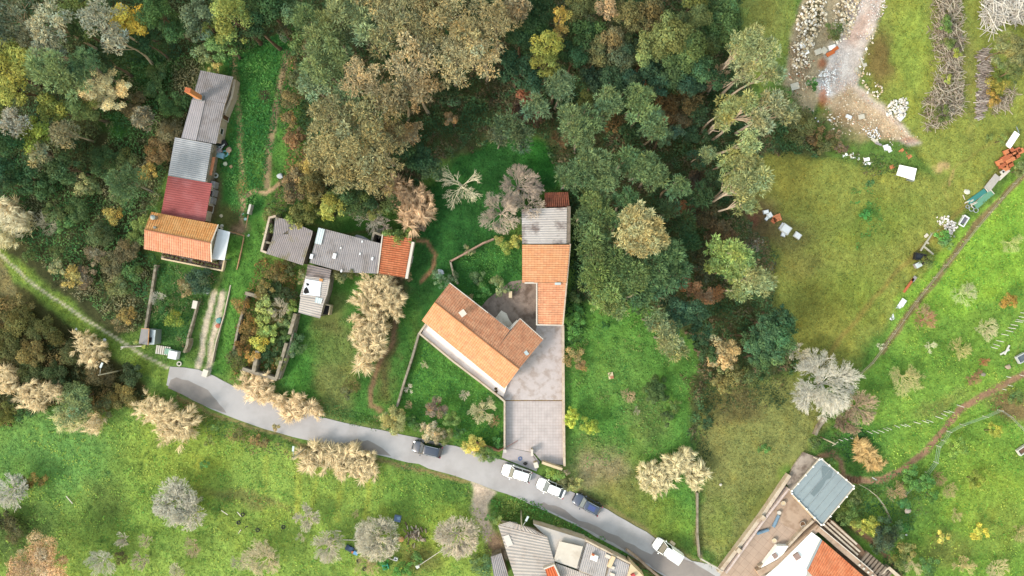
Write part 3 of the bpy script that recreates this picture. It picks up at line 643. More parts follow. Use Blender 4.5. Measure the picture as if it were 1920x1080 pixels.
m.sheet('roof', Q([(655,441.5,3.34), (714.5,456.5,3.34), (706,513,3.14), (639.5,510,3.14)]), FIB, .3, .035)
m.sheet('translucent_panel', Q([(597,427,3.44), (609,430,3.44), (602,459,3.4), (590,456,3.4)]), LGT, .3, .02)
for x, y, a_ in ((627,480,.5), (639,465,.18), (679,453,.2), (675,476,.22), (698,485,.3), (584,481,.45), (640,508,.25)): m.add(MB().box(W(x, y, 3.4), (a_, a_ * 1.6, .06), -.25), 'patch', WHT)
c_ = MB()
for i in range(9):
    t0, t1 = math.pi * i / 9, math.pi * (i + 1) / 9
pts = [(665,442), (669,440), (680,443), (692,449), (697,455), (690,455), (672,450)]
q = [W(x, y, 2.6) for x, y in pts][::-1]; c_.prism([(v.x, v.y, 2.5) for v in q], q); m.add(c_, 'awning', FIB)
m.opening(0, .3, .9, 2, .02, WOD, 'door', TRM); m.opening(0, .7, .8, .8, 1.1, GLS, 'window', TRM)
m = B('tiled_shed', 738, 480, 'small shed with old red tiles and a white verge, ivy on its upper corner', 'shed')
m.walls([(717,441,3.2), (775,452,3.2), (761,520,3), (707,512,3)], RND, .15)
m.sheet('roof', Q([(717,440,3.35), (708,512.5,3.35), (759,520.5,3.15), (772,447,3.15)]), RED, .32, .05, 'tile', row=.45)
m.wall_line([(774,455), (762,521)], 3.4, .38, TRM, 'verge', z0=2.6); m.wall_line([(717,440), (708,512)], 3.5, .16, TRM, 'verge', z0=2.9)
m.opening(1, .5, .9, 2, .02, WOD, 'door', TRM)
m = B('roofless_room', 706, 447, 'tiny roofless stone room with a dark inside, left of the old red tiles', 'ruin')
m.wall_line([(716,441), (701,436), (696,455)], 2.6, .32, STN, 'wall_body')
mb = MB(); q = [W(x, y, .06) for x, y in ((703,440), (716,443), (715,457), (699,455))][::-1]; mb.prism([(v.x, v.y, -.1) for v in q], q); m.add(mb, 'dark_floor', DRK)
m = B('annex', 590, 550, 'narrow grey annex with a white patched roof with black holes, pointing down the photo', 'annex')
m.walls([(577,496,2.9), (620,506,2.9), (617,540,2.9), (600,596,2.8), (561,586,2.8), (566,540,2.9)], STN, .15)
m.sheet('roof', Q([(577,495.5,2.95), (573,521,2.95), (617,525,2.95), (621,506,2.95)]), FIBD, .34, .035)
m.sheet('roof', Q([(573,518,2.99), (562,556,2.99), (608,562,2.99), (619,523,2.99)]), FIBP, .3, .035)
m.sheet('roof', Q([(564,553,2.94), (559.5,586,2.94), (600,597,2.94), (609,560,2.94)]), FIBP, .34, .035)
q = [(573,523), (603,528), (601,540), (600,556), (568,552), (570,536)]
mb = MB(); v = [W(x, y, 3.1) for x, y in q][::-1]; mb.prism([(p.x, p.y, 3.0) for p in v], v); wp = m.add(mb, 'white_roof_panel', WHT)
for hs in ([(574,530), (579,532), (580,535), (575,536)], [(571,541), (575,538), (578,543), (580,549), (572,551), (569,548)]):
    mb = MB(); v = [W(x, y, 3.125) for x, y in hs][::-1]; mb.prism([(p.x, p.y, 3.05) for p in v], v); m.add(mb, 'hole', DRK, wp)
mb = MB(); mb.box(W(602,525,3.15), (.5,.4,.15), -.2); m.add(mb, 'ridge_tile', mat('orange_pot', (226,160,96)))
m.wall_line([(617,526), (612,552), (606,568)], 3.15, .2, FIBP, 'verge', z0=2.8)
m.sheet('translucent_panel', Q([(592,557,3.06), (605,560,3.06), (602,570,3.06), (590,567,3.06)]), LGT, .3, .02)
m = B('lean_to', 613, 580, 'open dark lean-to box with a pale rim beside the grey annex', 'lean-to')
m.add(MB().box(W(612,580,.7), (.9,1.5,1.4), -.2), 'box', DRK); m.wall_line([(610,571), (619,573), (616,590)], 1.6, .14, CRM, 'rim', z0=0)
# ruin walls
freewall('ruin_wall', [(461,550), (500,561)], 1.8, .5, STN, 'pale stone wall at the top edge of the overgrown ruin')
freewall('ruin_wall', [(463,555), (447,610), (436,665)], 1.3, .3, STN, 'thin wall down the left side of the overgrown ruin', coping=None)
freewall('ruin_wall', [(456,692), (480,700), (517,711)], 1.6, .5, STN, 'low stone wall along the bottom of the overgrown ruin, over pale reeds')
freewall('ruin_wall', [(482,660), (475,696)], 1.9, .55, STN, 'short thick stone wall inside the lower left of the ruin')
freewall('ruin_wall', [(553,590), (543,625)], 1.9, .5, STN, 'stone wall just below the grey annex')
freewall('ruin_wall', [(536,645), (518,708)], 1.8, .45, STN, 'inner half of the double wall on the ruin\'s lower right side')
freewall('ruin_wall', [(556,595), (541,655), (523,710)], 1.4, .22, STN, 'thin outer half of the double wall beside the green yard')

# --- bottom centre house
m = B('farmhouse', 990, 1030, 'farmhouse with wide rippled pinkish grey roof below the road', 'house')
m.walls([(934,985,3), (1027,1006,3), (1041,1055,3), (1060,1110,3), (975,1120,3), (962,1080,3)], RND, .15)
m.sheet('roof', Q([(934,985,3.1), (968,1092,3.1), (1051,1092,3.1), (1026,1007,3.1)]), FIBP, .5, .055)
m.sheet('roof', Q([(934,984.5,3.12), (1026,1006.5,3.12), (1000,992,3.12), (955,978,3.12)]), FIBP, .5, .055)
m.sheet('light_panel', Q([(943,1006,3.22), (951,1026,3.22), (962,1021,3.22), (954,1002,3.22)]), mat('pale_panel', (236,228,224), .8, .05, 2), .5, .02)
q = [W(x, y, 3.5) for x, y in ((1022,1067), (1038,1061), (1050,1088), (1030,1096))][::-1]
m.sheet('patio_roof', [q[3], q[2], q[1], q[0]], mat('orange_sheet', (222,108,60), .8, .08, 1), .4, .03, label='small bright orange roof'); m.wall_line([(1020,1067), (1039,1059.5), (1052,1088)], 3.75, .2, WRN, 'parapet', z0=2.8)
m.opening(4, .4, .9, .9, 1.1, GLS, 'window', TRM); m.opening(4, .7, .9, 2, .02, WOD, 'door', TRM)
m = B('concrete_annex', 1060, 1025, 'flat pale concrete roof building between two corrugated roofs below the road', 'building')
m.walls([(1000,983,2.6), (1099,1014,2.6), (1083,1067,2.6), (1037,1052,2.6), (1025,1008,2.6)], RND, .0, drop=0)
q = [W(x, y, 2.62) for x, y in ((1000,982), (1100,1013), (1084,1068), (1037,1052), (1025,1007))][::-1]
mb = MB().prism([(v.x, v.y, 2.5) for v in q], q); m.add(mb, 'flat_roof', mat('mottled_flat_roof', (216,206,200), .9, .08, 1, tint=(176,176,182), tscale=.5, tamt=.6))
q = [W(x, y, z) for x, y, z in ((1049,1015,3.3), (1093,1025,3.3), (1081,1066,3.0), (1038,1051,3.0))][::-1]
mb = MB().prism([(v.x, v.y, v.z - .12) for v in q], q); m.add(mb, 'raised_roof', mat('streaked_roof', (226,216,206), .9, .08, .9, tint=(196,182,168), tscale=.4, tamt=.7))
m = B('grey_roof_house', 1125, 1050, 'house with bluish grey corrugated roofs and a white box on top, by the road', 'house')
m.walls([(1100,1016,3), (1181,1058,3), (1172,1110,3), (1075,1110,3), (1085,1068,3)], RND, .1)
m.sheet('roof', Q([(1100,1017,3.08), (1143,1039,3.12), (1132,1088,3.12), (1085,1069,3.08)]), FIBN, .3, .035)
m.sheet('roof', Q([(1147,1042,3.1), (1180,1059,3.06), (1170,1110,3.06), (1133,1100,3.1)]), FIBN, .3, .035)
m.sheet('roof', Q([(1042,1056,2.9), (1130,1088,2.95), (1125,1120,2.95), (1058,1110,2.9)]), FIBP, .3, .035)
m.wall_line([(1099,1014), (1182,1057)], 3.3, .25, RND, 'parapet', z0=2.6); m.wall_line([(1150,1046), (1143,1062)], 3.6, .6, CRM, 'chimney_wall', z0=2.8)
m.add(MB().box(W(1114,1045,3.3), (1.0,.8,.5), -.35), 'roof_box', WRF); m.add(MB().box(W(1112,1040,3.55), (.4,.3,.25), -.35), 'vent', BRK); m.add(MB().box(W(1140,1043,3.3), (.8,.5,.3), -.4), 'hatch', TRM)
m.add(MB().box(W(1149,1064,3.25), (.5,.4,.25), -.35), 'hatch', TRM); m.add(MB().box(W(1148,1077,3.25), (.7,.4,.25), -.35), 'hatch', TRM)
m = B('cream_house', 1195, 1078, 'cream flat-roofed building at the photo\'s bottom edge by the road', 'house')
m.walls([(1183,1057,3.2), (1210,1085,3.2), (1200,1125,3.2), (1165,1125,3.2)], CRM, 0, drop=0); q = [W(x, y, 3.3) for x, y in ((1182.5,1056.5), (1211,1085), (1201,1126), (1164,1126))][::-1]
m.add(MB().prism([(v.x, v.y, 3.2) for v in q], q), 'flat_roof', CRM); m.add(MB().box(W(1187,1079,3.5), (.6,.5,.4), .4), 'vent', mat('red_paint', (206,84,90)))
m = B('small_shed', 935, 1065, 'small grey corrugated shed at the photo\'s bottom edge, left of the farmhouse', 'shed')
m.walls([(920,1044,2.4), (940,1037,2.4), (954,1085,2.4), (928,1092,2.4)], STN, .1); m.sheet('roof', Q([(920,1044,2.5), (940,1037,2.5), (955,1086,2.5), (928,1093,2.5)]), FIB, .3, .035)

# --- bottom right house with terrace and blue grey canopy
slab('beige_terrace', [(1353,1072), (1478,918), (1487,876), (1507,848), (1536,858), (1600,915), (1540,986), (1500,1040), (1440,1130), (1330,1130)], .06, paving('terrace_slabs', (206,178,158), (166,136,118), 1.1, .68), depth=.3)
slab('terrace_patch', [(1478,918), (1490,935), (1530,972), (1505,1000), (1470,985), (1450,960)], .075, TER, depth=.1)
slab('concrete_step', [(1487,876), (1507,848), (1536,859), (1484,922), (1474,905)], .35, mat('cracked_concrete', (198,184,174), .9, .1, 1, tint=(120,104,96), tscale=.6, tamt=.8), depth=.5)
m = freewall('terrace_wall', [(1350,1073), (1430,967), (1480,893)], 1.0, .55, RND, 'double parapet wall along the left side of the beige terrace'); m.wall_line([(1362,1074), (1440,966), (1479,917)], 1.3, .3, mat('pinkish_plaster', (220,200,196)), 'wall_body')
m.add(MB().box(W(1429,970,1.0), (.7,.7,.9), .9), 'pillar', RND); m.add(MB().box(W(1384,1031,1.0), (.7,.7,.9), .9), 'pillar', RND)
m = B('carport', 1540, 920, 'blue grey flat metal canopy on a white frame beside the beige terrace', 'canopy')
z = 2.4; cs = [W(1537,858,z), W(1601,912,z), W(1540,985,z), W(1481,922,z)]
m.sheet('roof_sheet', [cs[0] + Vector((0,0,.08)), cs[1] + Vector((0,0,.08)), cs[2] + Vector((0,0,.08)), cs[3] + Vector((0,0,.08))], BLU, 1.0, .02)
for t_ in (.17, .34, .51, .68, .85): m.add(MB().bar(cs[0].lerp(cs[1], t_) + Vector((0,0,.13)), cs[3].lerp(cs[2], t_) + Vector((0,0,.13)), .05, .04), 'seam', MTG)
st = [W(x, y, 2.52) for x, y in ((1541,874), (1552,876), (1562,884), (1558,896), (1549,900), (1544,910), (1535,922), (1526,931), (1520,926), (1530,912), (1542,897), (1541,886))]; m.add(MB().prism([v - Vector((0,0,.02)) for v in st[::-1]], st[::-1]), 'damp_stain', mat('damp_sheet', (124,140,148), .8, .05, 1))
mb = MB()
for i in range(4): mb.bar(cs[i] + Vector((0,0,.12)), cs[(i+1) % 4] + Vector((0,0,.12)), .12, .3)
m.add(mb, 'frame', TRM)
mb = MB()
for i in range(4):
    a, b_ = cs[i], cs[(i+1) % 4]
    for t_ in (.04, .25, .5, .75, .96): mb.box(a.lerp(b_, t_) + Vector((0,0,.32)), (.22,.22,.12), .8)
m.add(mb, 'bracket', WRF)
for i in range(4): p = cs[i].lerp(cs[(i+2) % 4], .04); m.add(MB().bar((p.x, p.y, 2.35), (p.x, p.y, 0), .14), 'post', TRM)
p, q = cs[3].lerp(cs[0], 0), cs[2]; m.add(MB().bar(p.lerp(q, .12) - Vector((0,0,.5)), p.lerp(q, .85) - Vector((0,0,.5)), .25, .4), 'beam', CRM)
m = B('white_house', 1500, 1050, 'house with a bright white roof terrace and red brown tiled roof in the corner', 'house')
m.walls([(1524,998,1.5), (1541,1012,1.5), (1620,1080,1.5), (1660,1140,1.5), (1400,1140,1.5), (1436,1081,1.5)], WRN, .05)
q = [W(x, y, 1.55) for x, y in ((1522,998), (1541,1012), (1537,1022), (1514,1068), (1500,1130), (1405,1130), (1434,1082), (1460,1060), (1480,1040))][::-1]
m.add(MB().prism([(v.x, v.y, 1.4) for v in q], q), 'roof_terrace', WRF)
m.sheet('roof', Q([(1541,1012,1.9), (1640,1098,1.9), (1590,1150,1.6), (1513,1069,1.6)]), tiles('brown_orange_tiles', (232,150,110), (206,118,80), (176,124,94), amt=.5), .36, .06, 'tile', row=.45)
mb = MB().bar(W(1540,1012,1.9), W(1513,1068,1.7), .22, .2); m.add(mb, 'gutter', MTG)
m.add(MB().box(W(1494,1043,1.7), (.9,.9,.4), .6), 'chimney', mat('taupe', (172,146,140)))
m = freewall('roof_walkway', [(1534,990), (1518,1004), (1462,1054), (1440,1066), (1424,1074)], 1.2, .9, TER, 'beige walkway wall between the terrace and the white roof')
m.wall_line([(1524,978), (1506,994), (1456,1048), (1424,1063)], .8, .35, RND, 'wall_body')
m = B('white_annex', 1455, 1042, 'small white roofed annex with a brown hatch beside the walkway', 'annex')
q = [W(x, y, 1.0) for x, y in ((1458,1024), (1478,1024), (1462,1050), (1440,1062), (1426,1066))][::-1]; m.add(MB().prism([(v.x, v.y, -.2) for v in q], q), 'body', WRF); m.add(MB().box(W(1453,1042,1.1), (.7,.7,.25), .6), 'hatch', mat('taupe_hatch', (172,146,140)))
m = freewall('retaining_wall', [(1536,992), (1570,1022), (1634,1076), (1650,1092)], 1.45, .8, TER, 'broad tan wall along the upper side of the red brown tiled roof')
m.wall_line([(1538,989), (1573,1018), (1637,1072)], 1.75, .12, TRM, 'rail')
m = B('garden_terrace', 1570, 1010, 'stepped brown garden terrace edging beside the grey wall', 'terrace')
q = [W(x, y, 1.15) for x, y in ((1538,996), (1546,982), (1562,976), (1612,1022), (1648,1070), (1640,1084))][::-1]; m.add(MB().prism([(v.x, v.y, -.2) for v in q], q), 'soil_bed', SOIL)
for i, (a, b_) in enumerate((((1546,985), (1608,1040)), ((1552,981), (1612,1034)), ((1559,978), (1606,1020)))): m.wall_line([a, b_], 1.4 - .12 * i, .28, RND, 'edging')
m = B('stairs', 1630, 1052, 'dark stone staircase with white blocks at the bottom right corner', 'stairs')
a, b_ = W(1612,1038), W(1660,1078); d = (b_ - a).normalized(); nr = Vector((-d.y, d.x, 0))
for i in range(9): m.add(MB().box(a.lerp(b_, i / 8.5) + Vector((0,0,1.1 - .05 * i)) , (.34, 1.9, .9), math.atan2(d.y, d.x)), 'step', STD)
for i in range(6): m.add(MB().box(a.lerp(b_, i / 6) - nr * 1.4 + Vector((0,0,1.5)), (.3,.3,.5), .7), 'block', TRM)
m = B('step_house', 1660, 1075, 'pale wall block at the foot of the dark staircase', 'wall'); m.wall_line([(1652,1075), (1668,1066), (1690,1085)], 1.2, .5, RND, 'wall_body')

# --- walls and fences on the plot
freewall('garden_wall', [(798,608), (786,625), (850,678), (900,716), (938,746), (946,753), (946,841)], 1.1, .26, RND, 'cream garden wall between the house terrace and the green garden')
freewall('garden_wall', [(785,626), (772,672), (758,715), (744,762)], 1.1, .3, STN, 'straight stone wall from the house corner down to the olive bush')
freewall('yard_wall', [(1056,611), (1057,750), (1058.5,873)], 1.0, .32, RND, 'cream wall along the right edge of the paved yard')
freewall('front_wall', [(1018,868), (1035,874), (1053,880)], 1.2, .38, CRM, 'short cream wall at the lower right corner of the tiled yard')
freewall('front_wall', [(890,831), (913,840), (935,846), (946,841)], 1.1, .2, mat('faded_brick', (204,150,116), .9, .15, 4), 'brick coloured low wall under the bushes left of the gate')
freewall('courtyard_wall', [(844,490), (870,476), (905,456), (925,448)], 1.2, .25, mat('pinkish_stone', (186,150,132), .9, .2, 3, tint=(140,120,100), tscale=1.2, tamt=.7), 'crumbling brick wall at the top of the walled garden')
freewall('courtyard_wall', [(844,490), (850,514), (858,532)], 1.2, .25, STN, 'stone wall down the left side of the walled garden')
freewall('field_wall', [(291,498), (285,540), (278,580), (272,616)], 1.0, .35, STN, 'stone wall running down from the cottage porch to the metal cabin')
freewall('track_wall', [(371,566), (362,598), (352,632)], 1.0, .25, STN, 'low grey wall left of the two wheel tracks')
freewall('track_wall', [(352,636), (350,648), (345,660)], 1.3, .35, STN, 'short grey wall with gate post above the road end')
freewall('track_wall', [(432,535), (420,590), (405,640), (397,680)], .5, .14, RND, 'thin pale kerb wall right of the wheel tracks')
freewall('paddock_wall', [(469,384), (465,400)], 1.2, .3, WRN, 'short white wall at the top of the brick edging')
freewall('paddock_wall', [(465,404), (460,430), (452,470), (444,505)], .25, .14, mat('tan_edging', (206,160,120), .9, .2, 3), 'long tan edging right of the cottage')
freewall('paddock_wall', [(431,434), (445,438), (457,442)], .5, .12, mat('tan_edging', (206,150,110), .9, .2, 3), 'short brick edging joining the white canopy to the long tan edging')
freewall('lane_wall', [(1548,786), (1537,800), (1530,815)], 1.0, .4, STN, 'short stone wall stub below the big bare tree')
freewall('lane_wall', [(1308,925), (1308,1000), (1312,1045)], .5, .25, STN, 'narrow dry stone line dividing the two lower fields')
freewall('lane_wall', [(1176,1032), (1196,1047), (1212,1062), (1250,1095)], .6, .3, TER, 'broken kerb wall between the road and the cream house')
# ---------------------------------------------------------------- cars
def paint(name, c, k=K_ALB, met=0.0, rough=.3):
    m, n, b = newmat(name); b.inputs['Base Color'].default_value = (*lin(c, k), 1); b.inputs['Roughness'].default_value = rough
    b.inputs['Metallic'].default_value = met; b.inputs['Coat Weight'].default_value = .6; b.inputs['Coat Roughness'].default_value = .08; return m
CW = paint('white_car_paint', (250,250,252), .68); CN = paint('navy_car_paint', (70,80,108), .36, .1); CB = paint('blue_black_car_paint', (60,68,90), .34, .1)
CG = paint('car_glass', (34,38,44), .4, 0, .06); CT = mat('tyre_rubber', (44,44,46), .9, .1, 5); CR = paint('alloy_rim', (180,184,190), .6, .7); CL = paint('headlight_lens', (176,180,188), .5, .3, .1)
CD = paint('tail_light_lens', (176,30,34), .5, 0, .2); CK = mat('black_plastic', (40,40,42), .7, .05, 5); CBL = paint('blue_sunroof_glass', (66,80,150), .40, .1, .12)
CWG = paint('pale_windscreen', (112,120,130), .42, .1, .12)
def loft(st, ring, caps=True):
    V = []; n = None
    for s_ in st:
        r = ring(s_); n = len(r); V += r
    F = []
    for i in range(len(st) - 1):
        for j in range(n): a = i*n + j; b_ = i*n + (j+1) % n; F.append((a, b_, b_ + n, a + n))
    if caps: F.append(tuple(reversed(range(n)))); F.append(tuple((len(st)-1)*n + j for j in range(n)))
    return V, F
def car(px, py, deg, L_, Wd, mt, label, kind='hatch', name='parked_car', cat='car', sun=None, rails=False, hgt=1.48):
    """nose towards +x, then turned by deg clockwise in the picture"""
    root = thing(name, W(px, py, .034) , label, cat, 'cars parked along the road', 0)
    hl = L_ / 2; hw = Wd / 2; van = kind == 'van'
    # (x, belt height, half width)
    st = [(-hl, .62, .78), (-hl + .06, .82, .90), (-hl + .25, .95 if kind != 'sedan' else .93, .96), (-hl + .9, 1.0, 1), (-.3, .98, 1), (hl - 1.35, .96, 1), (hl - .9, .90, .99), (hl - .45, .80, .95), (hl - .15, .68, .86), (hl, .52, .68)]
    def ring(s_):
        x, t, w_ = s_; w_ *= hw
        h = [(0, t + .035), (w_*.55, t + .02), (w_*.84, t - .01), (w_*.96, t - .09), (w_, t - .25), (w_, .48), (w_*.97, .28), (w_*.8, .2)]
        return [Vector((x, y, z)) for y, z in h] + [Vector((x, -y, z)) for y, z in reversed(h[1:])]
    V, F = loft(st, ring)
    me = pymesh('body', V, F, True); body = link('body', me, mt, root)
    sub = body.modifiers.new('s', 'SUBSURF'); sub.levels = sub.render_levels = 2
    # greenhouse: glass shell with a painted roof skin above it
    if van: xb0, xb1, xt0, xt1 = -hl + .12, hl - .95, -hl + .2, hl - 1.75
    elif kind == 'sedan': xb0, xb1, xt0, xt1 = -hl + .35, hl - 1.1, -hl + .95, hl - 1.85
    else: xb0, xb1, xt0, xt1 = -hl + .16, hl - 1.15, -hl + .48, hl - 1.85
    hb = .95; ht = hgt - .03
    def gr(x0, x1, yb, z, r): # rounded rectangle
        c = []
        for cx, cy, a0 in ((x1 - r, yb - r, 0), (x0 + r, yb - r, 90), (x0 + r, -yb + r, 180), (x1 - r, -yb + r, 270)):
            for a_ in (0, 30, 60, 90): c.append(Vector((cx + r * math.cos(R(a0 + a_)), cy + r * math.sin(R(a0 + a_)), z)))
        return c
    g0 = gr(xb0, xb1, hw * .93, hb - .05, .14); g1 = gr(xt0, xt1, hw * .70, ht, .16)
    V = g0 + g1; n = len(g0); F = [(i, (i+1) % n, n + (i+1) % n, n + i) for i in range(n)] + [tuple(n + i for i in range(n))]
    link('side_windows', pymesh('side_windows', V, F), CG, root)
    r0 = gr(xt0 - .05, xt1 + .05, hw * .69, ht - .03, .18); r1 = gr(xt0 + .1, xt1 - .1, hw * .60, ht + .05, .2); rt_ = gr(xt0 + .45, xt1 - .4, hw * .4, ht + .075, .15)
    V = r0 + r1 + rt_; F = [(i, (i+1) % n, n + (i+1) % n, n + i) for i in range(n)] + [(n+i, n+(i+1) % n, 2*n + (i+1) % n, 2*n + i) for i in range(n)] + [tuple(2*n + i for i in range(n))]
    link('roof', pymesh('roof', V, F, True), mt, root)
    def quadpanel(nm, x0, z0, y0, x1, z1, y1, m_, th=.02):
        up = Vector((z0 - z1, 0, x1 - x0)).normalized();  up = up if up.z > 0 else -up
        P = [Vector((x0, -y0, z0)), Vector((x0, y0, z0)), Vector((x1, y1, z1)), Vector((x1, -y1, z1))]
        return MB().prism([p + up * .004 for p in P], [p + up * th for p in P]).build(nm, m_, root)
    quadpanel('windscreen', xb1 - .12, hb + .04, hw * .78, xt1 + .12, ht - .05, hw * .62, CWG)
    if not van: quadpanel('rear_window', xb0 + .04, hb, hw * .80, xt0 - .06, ht - .03, hw * .66, CWG if kind != 'hatch' else CG)
    for s_ in (-1, 1):
        p = MB()
        p.bar((xb1, s_ * hw * .90, hb), (xt1 + .02, s_ * hw * .69, ht), .07, .05); p.bar((xb0, s_ * hw * .90, hb), (xt0, s_ * hw * .69, ht), .10, .05)
        xm = (xb0 + xb1) / 2 - .1; xn = (xt0 + xt1) / 2 - .05; p.bar((xm, s_ * hw * .935, hb), (xn, s_ * hw * .70, ht), .05, .04)
        p.build('pillar', mt, root)
        if van: MB().prism([(xb0 + .02, s_*hw*.90, hb), (hl - 2.35, s_*hw*.90, hb), (hl - 2.35, s_*hw*.95, hb), (xb0 + .02, s_*hw*.95, hb)], [(xt0, s_*hw*.72, ht), (hl - 2.5, s_*hw*.72, ht), (hl - 2.5, s_*hw*.80, ht), (xt0, s_*hw*.80, ht)]).build('side_panel', mt, root)
        MB().box((xb1 - .35, s_ * (hw + .1), 1.0), (.14, .2, .13)).build('mirror', mt, root)
        MB().box((hl - .2, s_ * hw * .68, .66), (.22, .26, .1), s_ * -.35, 0, .35).build('headlight', CL, root)
        MB().box((-hl + .1, s_ * hw * .80, .86 if not van else 1.0), (.16, .22, .2), s_ * .2).build('tail_light', CD, root)
        if rails: MB().bar((xt0 + .2, s_ * hw * .66, ht + .1), (xt1 - .2, s_ * hw * .66, ht + .1), .05, .05).build('roof_rail', CR, root)
        for x in (-hl + .82, hl - .85):
            wh = MB().tube((x, s_ * (hw - .19), .31), (x, s_ * (hw + .01), .31), .31, .31, 20).build('wheel', CT, root)
            MB().tube((x, s_ * (hw - .02), .31), (x, s_ * (hw + .02), .31), .2, .18, 14).build('rim', CR, wh)
        MB().box((-.2, s_ * (hw + .005), .82), (.18, .02, .03)).build('door_handle', CK, root)
    if van: 
        MB().box((-hl + .16, 0, 1.2), (.1, hw * 1.7, .7), 0, 0, .05).build('rear_door', mt, root)
    MB().box((hl - .02, 0, .36), (.1, Wd * .62, .12)).build('bumper_grille', CK, root); MB().box((-hl + .01, 0, .55), (.05, .5, .12)).build('number_plate', TRM, root)
    b_ = MB()
    for i in range(2): b_.bar((xb1 + .02, -.45 + .6 * i, hb + .02), (xb1 - .05, .0 + .6 * i, hb + .06), .02)
    b_.build('wiper', CK, root)
    if sun: MB().box(((xt0 + xt1) / 2, 0, ht + .085), ((xt1 - xt0) * .5, hw * .8, .03)).build('sunroof', sun, root)
    MB().bar((xt0 + .1, 0, ht + .05), (xt0 - .05, 0, ht + .28), .015).build('aerial', CK, root)
    root.rotation_euler = (0, 0, R(180 - deg)); return root
car(802, 840, 13, 4.65, 1.95, CB, 'dark blue hatchback parked on the road beside the tan bush', 'hatch', rails=True)
car(968.5, 885, 17, 4.6, 1.95, CW, 'white hatchback with red tail lights, parked just below the house gate', 'hatch')
car(1033, 912.5, 22, 4.6, 1.95, CW, 'white saloon car parked between the other white car and the blue car', 'sedan')
car(1100, 943, 28, 4.55, 1.95, CN, 'navy blue car with a bright blue roof window, parked behind the white saloon', 'hatch', sun=CBL, rails=True)
car(1250, 1029, 34, 4.8, 2.0, CW, 'white delivery van parked by itself near the road\'s lower end', 'van', name='parked_van', cat='van', hgt=1.8)

# ---------------------------------------------------------------- poles, posts and loose things
POL = mat('pale_pole', (196,190,170), .8, .08, 3); WSM = mat('white_stake', (230,230,226), .7, .05, 4)
def lamp(bx, by, h, label, lx=None, ly=None, name='street_lamp', cat='street lamp', lean=(0, 0), r=.13):
    t = thing(name, W(bx, by), label, cat); tp = Vector((lean[0], lean[1], h))
    MB().tube((0,0,-.2), tp, r, r * .6, 10).build('pole', POL, t, True)
    if lx is not None:
        e = Vector((lx, ly, h + .3)); MB().tube(tp - Vector((0,0,.3)), e, .04, .03, 8).build('arm', MTG, t, True)
        d = Vector((lx, ly, 0)).normalized(); MB().box(e + d * .3, (.75, .28, .14), math.atan2(d.y, d.x)).build('lamp_head', LGT, t)
    else: MB().box(tp + Vector((0,0,-.2)), (1.0, .09, .09), .6).build('cross_arm', POL, t)
    return t
lamp(977, 957, 7.8, 'tall street lamp standing over the edge of the farmhouse roof', .6, 1.2)
lamp(576, 838, 6.8, 'street lamp beside the left end of the pale reeds below the road', .1, 1.1)
lamp(229, 694, 6.0, 'street lamp in the dark scrub left of the road end', .5, 1.2)
lamp(276, 645, 6.6, 'bare wooden pole beside the grey metal cabin', name='utility_pole', cat='pole')
lamp(1538, 819, 5.0, 'pale utility pole with a cross arm above the dry straw bush', name='utility_pole', cat='pole')
lamp(833, 1021, 1.5, 'thin pale post under the bare tree right of the log pile', name='wire_post', cat='post', r=.05)
tag(one(MB().tube(W(600,846,.1), W(620,828,.25), .07, .06), 'fallen_pole', POL, W(610,836), 'pale pole lying across the top of the reeds below the road', 'pole'))
t = thing('rope_line', W(835,1022), 'thin pale line from the bare tree down to a white box', 'line'); MB().tube(Vector((0,0,1.4)), W(783,1062,1.0) - W(835,1022), .05, .05, 6).build('line', TRM, t); MB().box(W(783,1062,1.0) - W(835,1022), (.5,.5,.35), .6).build('end_box', WSM, t)
# stakes: rows of small white posts
def stakes(P, label_row, h=1.0, grp='white vineyard stakes in the right orchard', dx=.35):
    for i, (x, y) in enumerate(P):
        b0 = W(x, y); b0.z = gz(b0)
        o = MB().bar((0,0,-.1), (random.uniform(.3, .6) * dx / .35, random.uniform(-.25,-.1), h), .085).build('stake', WSM); o.location = b0
        tag(o, '%s white stake from the left in the %s' % (ORDW[i], label_row), 'stake', grp)
stakes([(1625,808),(1635,807),(1645,806),(1655,803),(1661,801),(1677,797),(1688,796),(1696,795),(1713,791),(1727,788),(1733,786),(1752,780),(1764,775),(1770,771),(1778,770),(1797,760)], 'long row above the brown path')
stakes([(1856,650),(1862,645),(1867,638),(1876,626),(1884,619),(1887,614),(1893,608),(1901,602),(1905,599),(1909,593),(1913,586)], 'short row at the photo\'s right edge')
for i, (x, y) in enumerate([(1573,824),(1583,822),(1592,820),(1887,706),(1878,729),(1890,722),(1912,703)]):
    o = MB().bar((0,0,-.1), (.3,-.1,.6), .08).build('stake', WSM); o.location = W(x, y); tag(o, '%s loose pale stake from the left, %s' % (('first','second','third','first','second','third','fourth')[i], 'left of the long stake row' if i < 3 else 'by the brown path near the right edge'), 'stake')
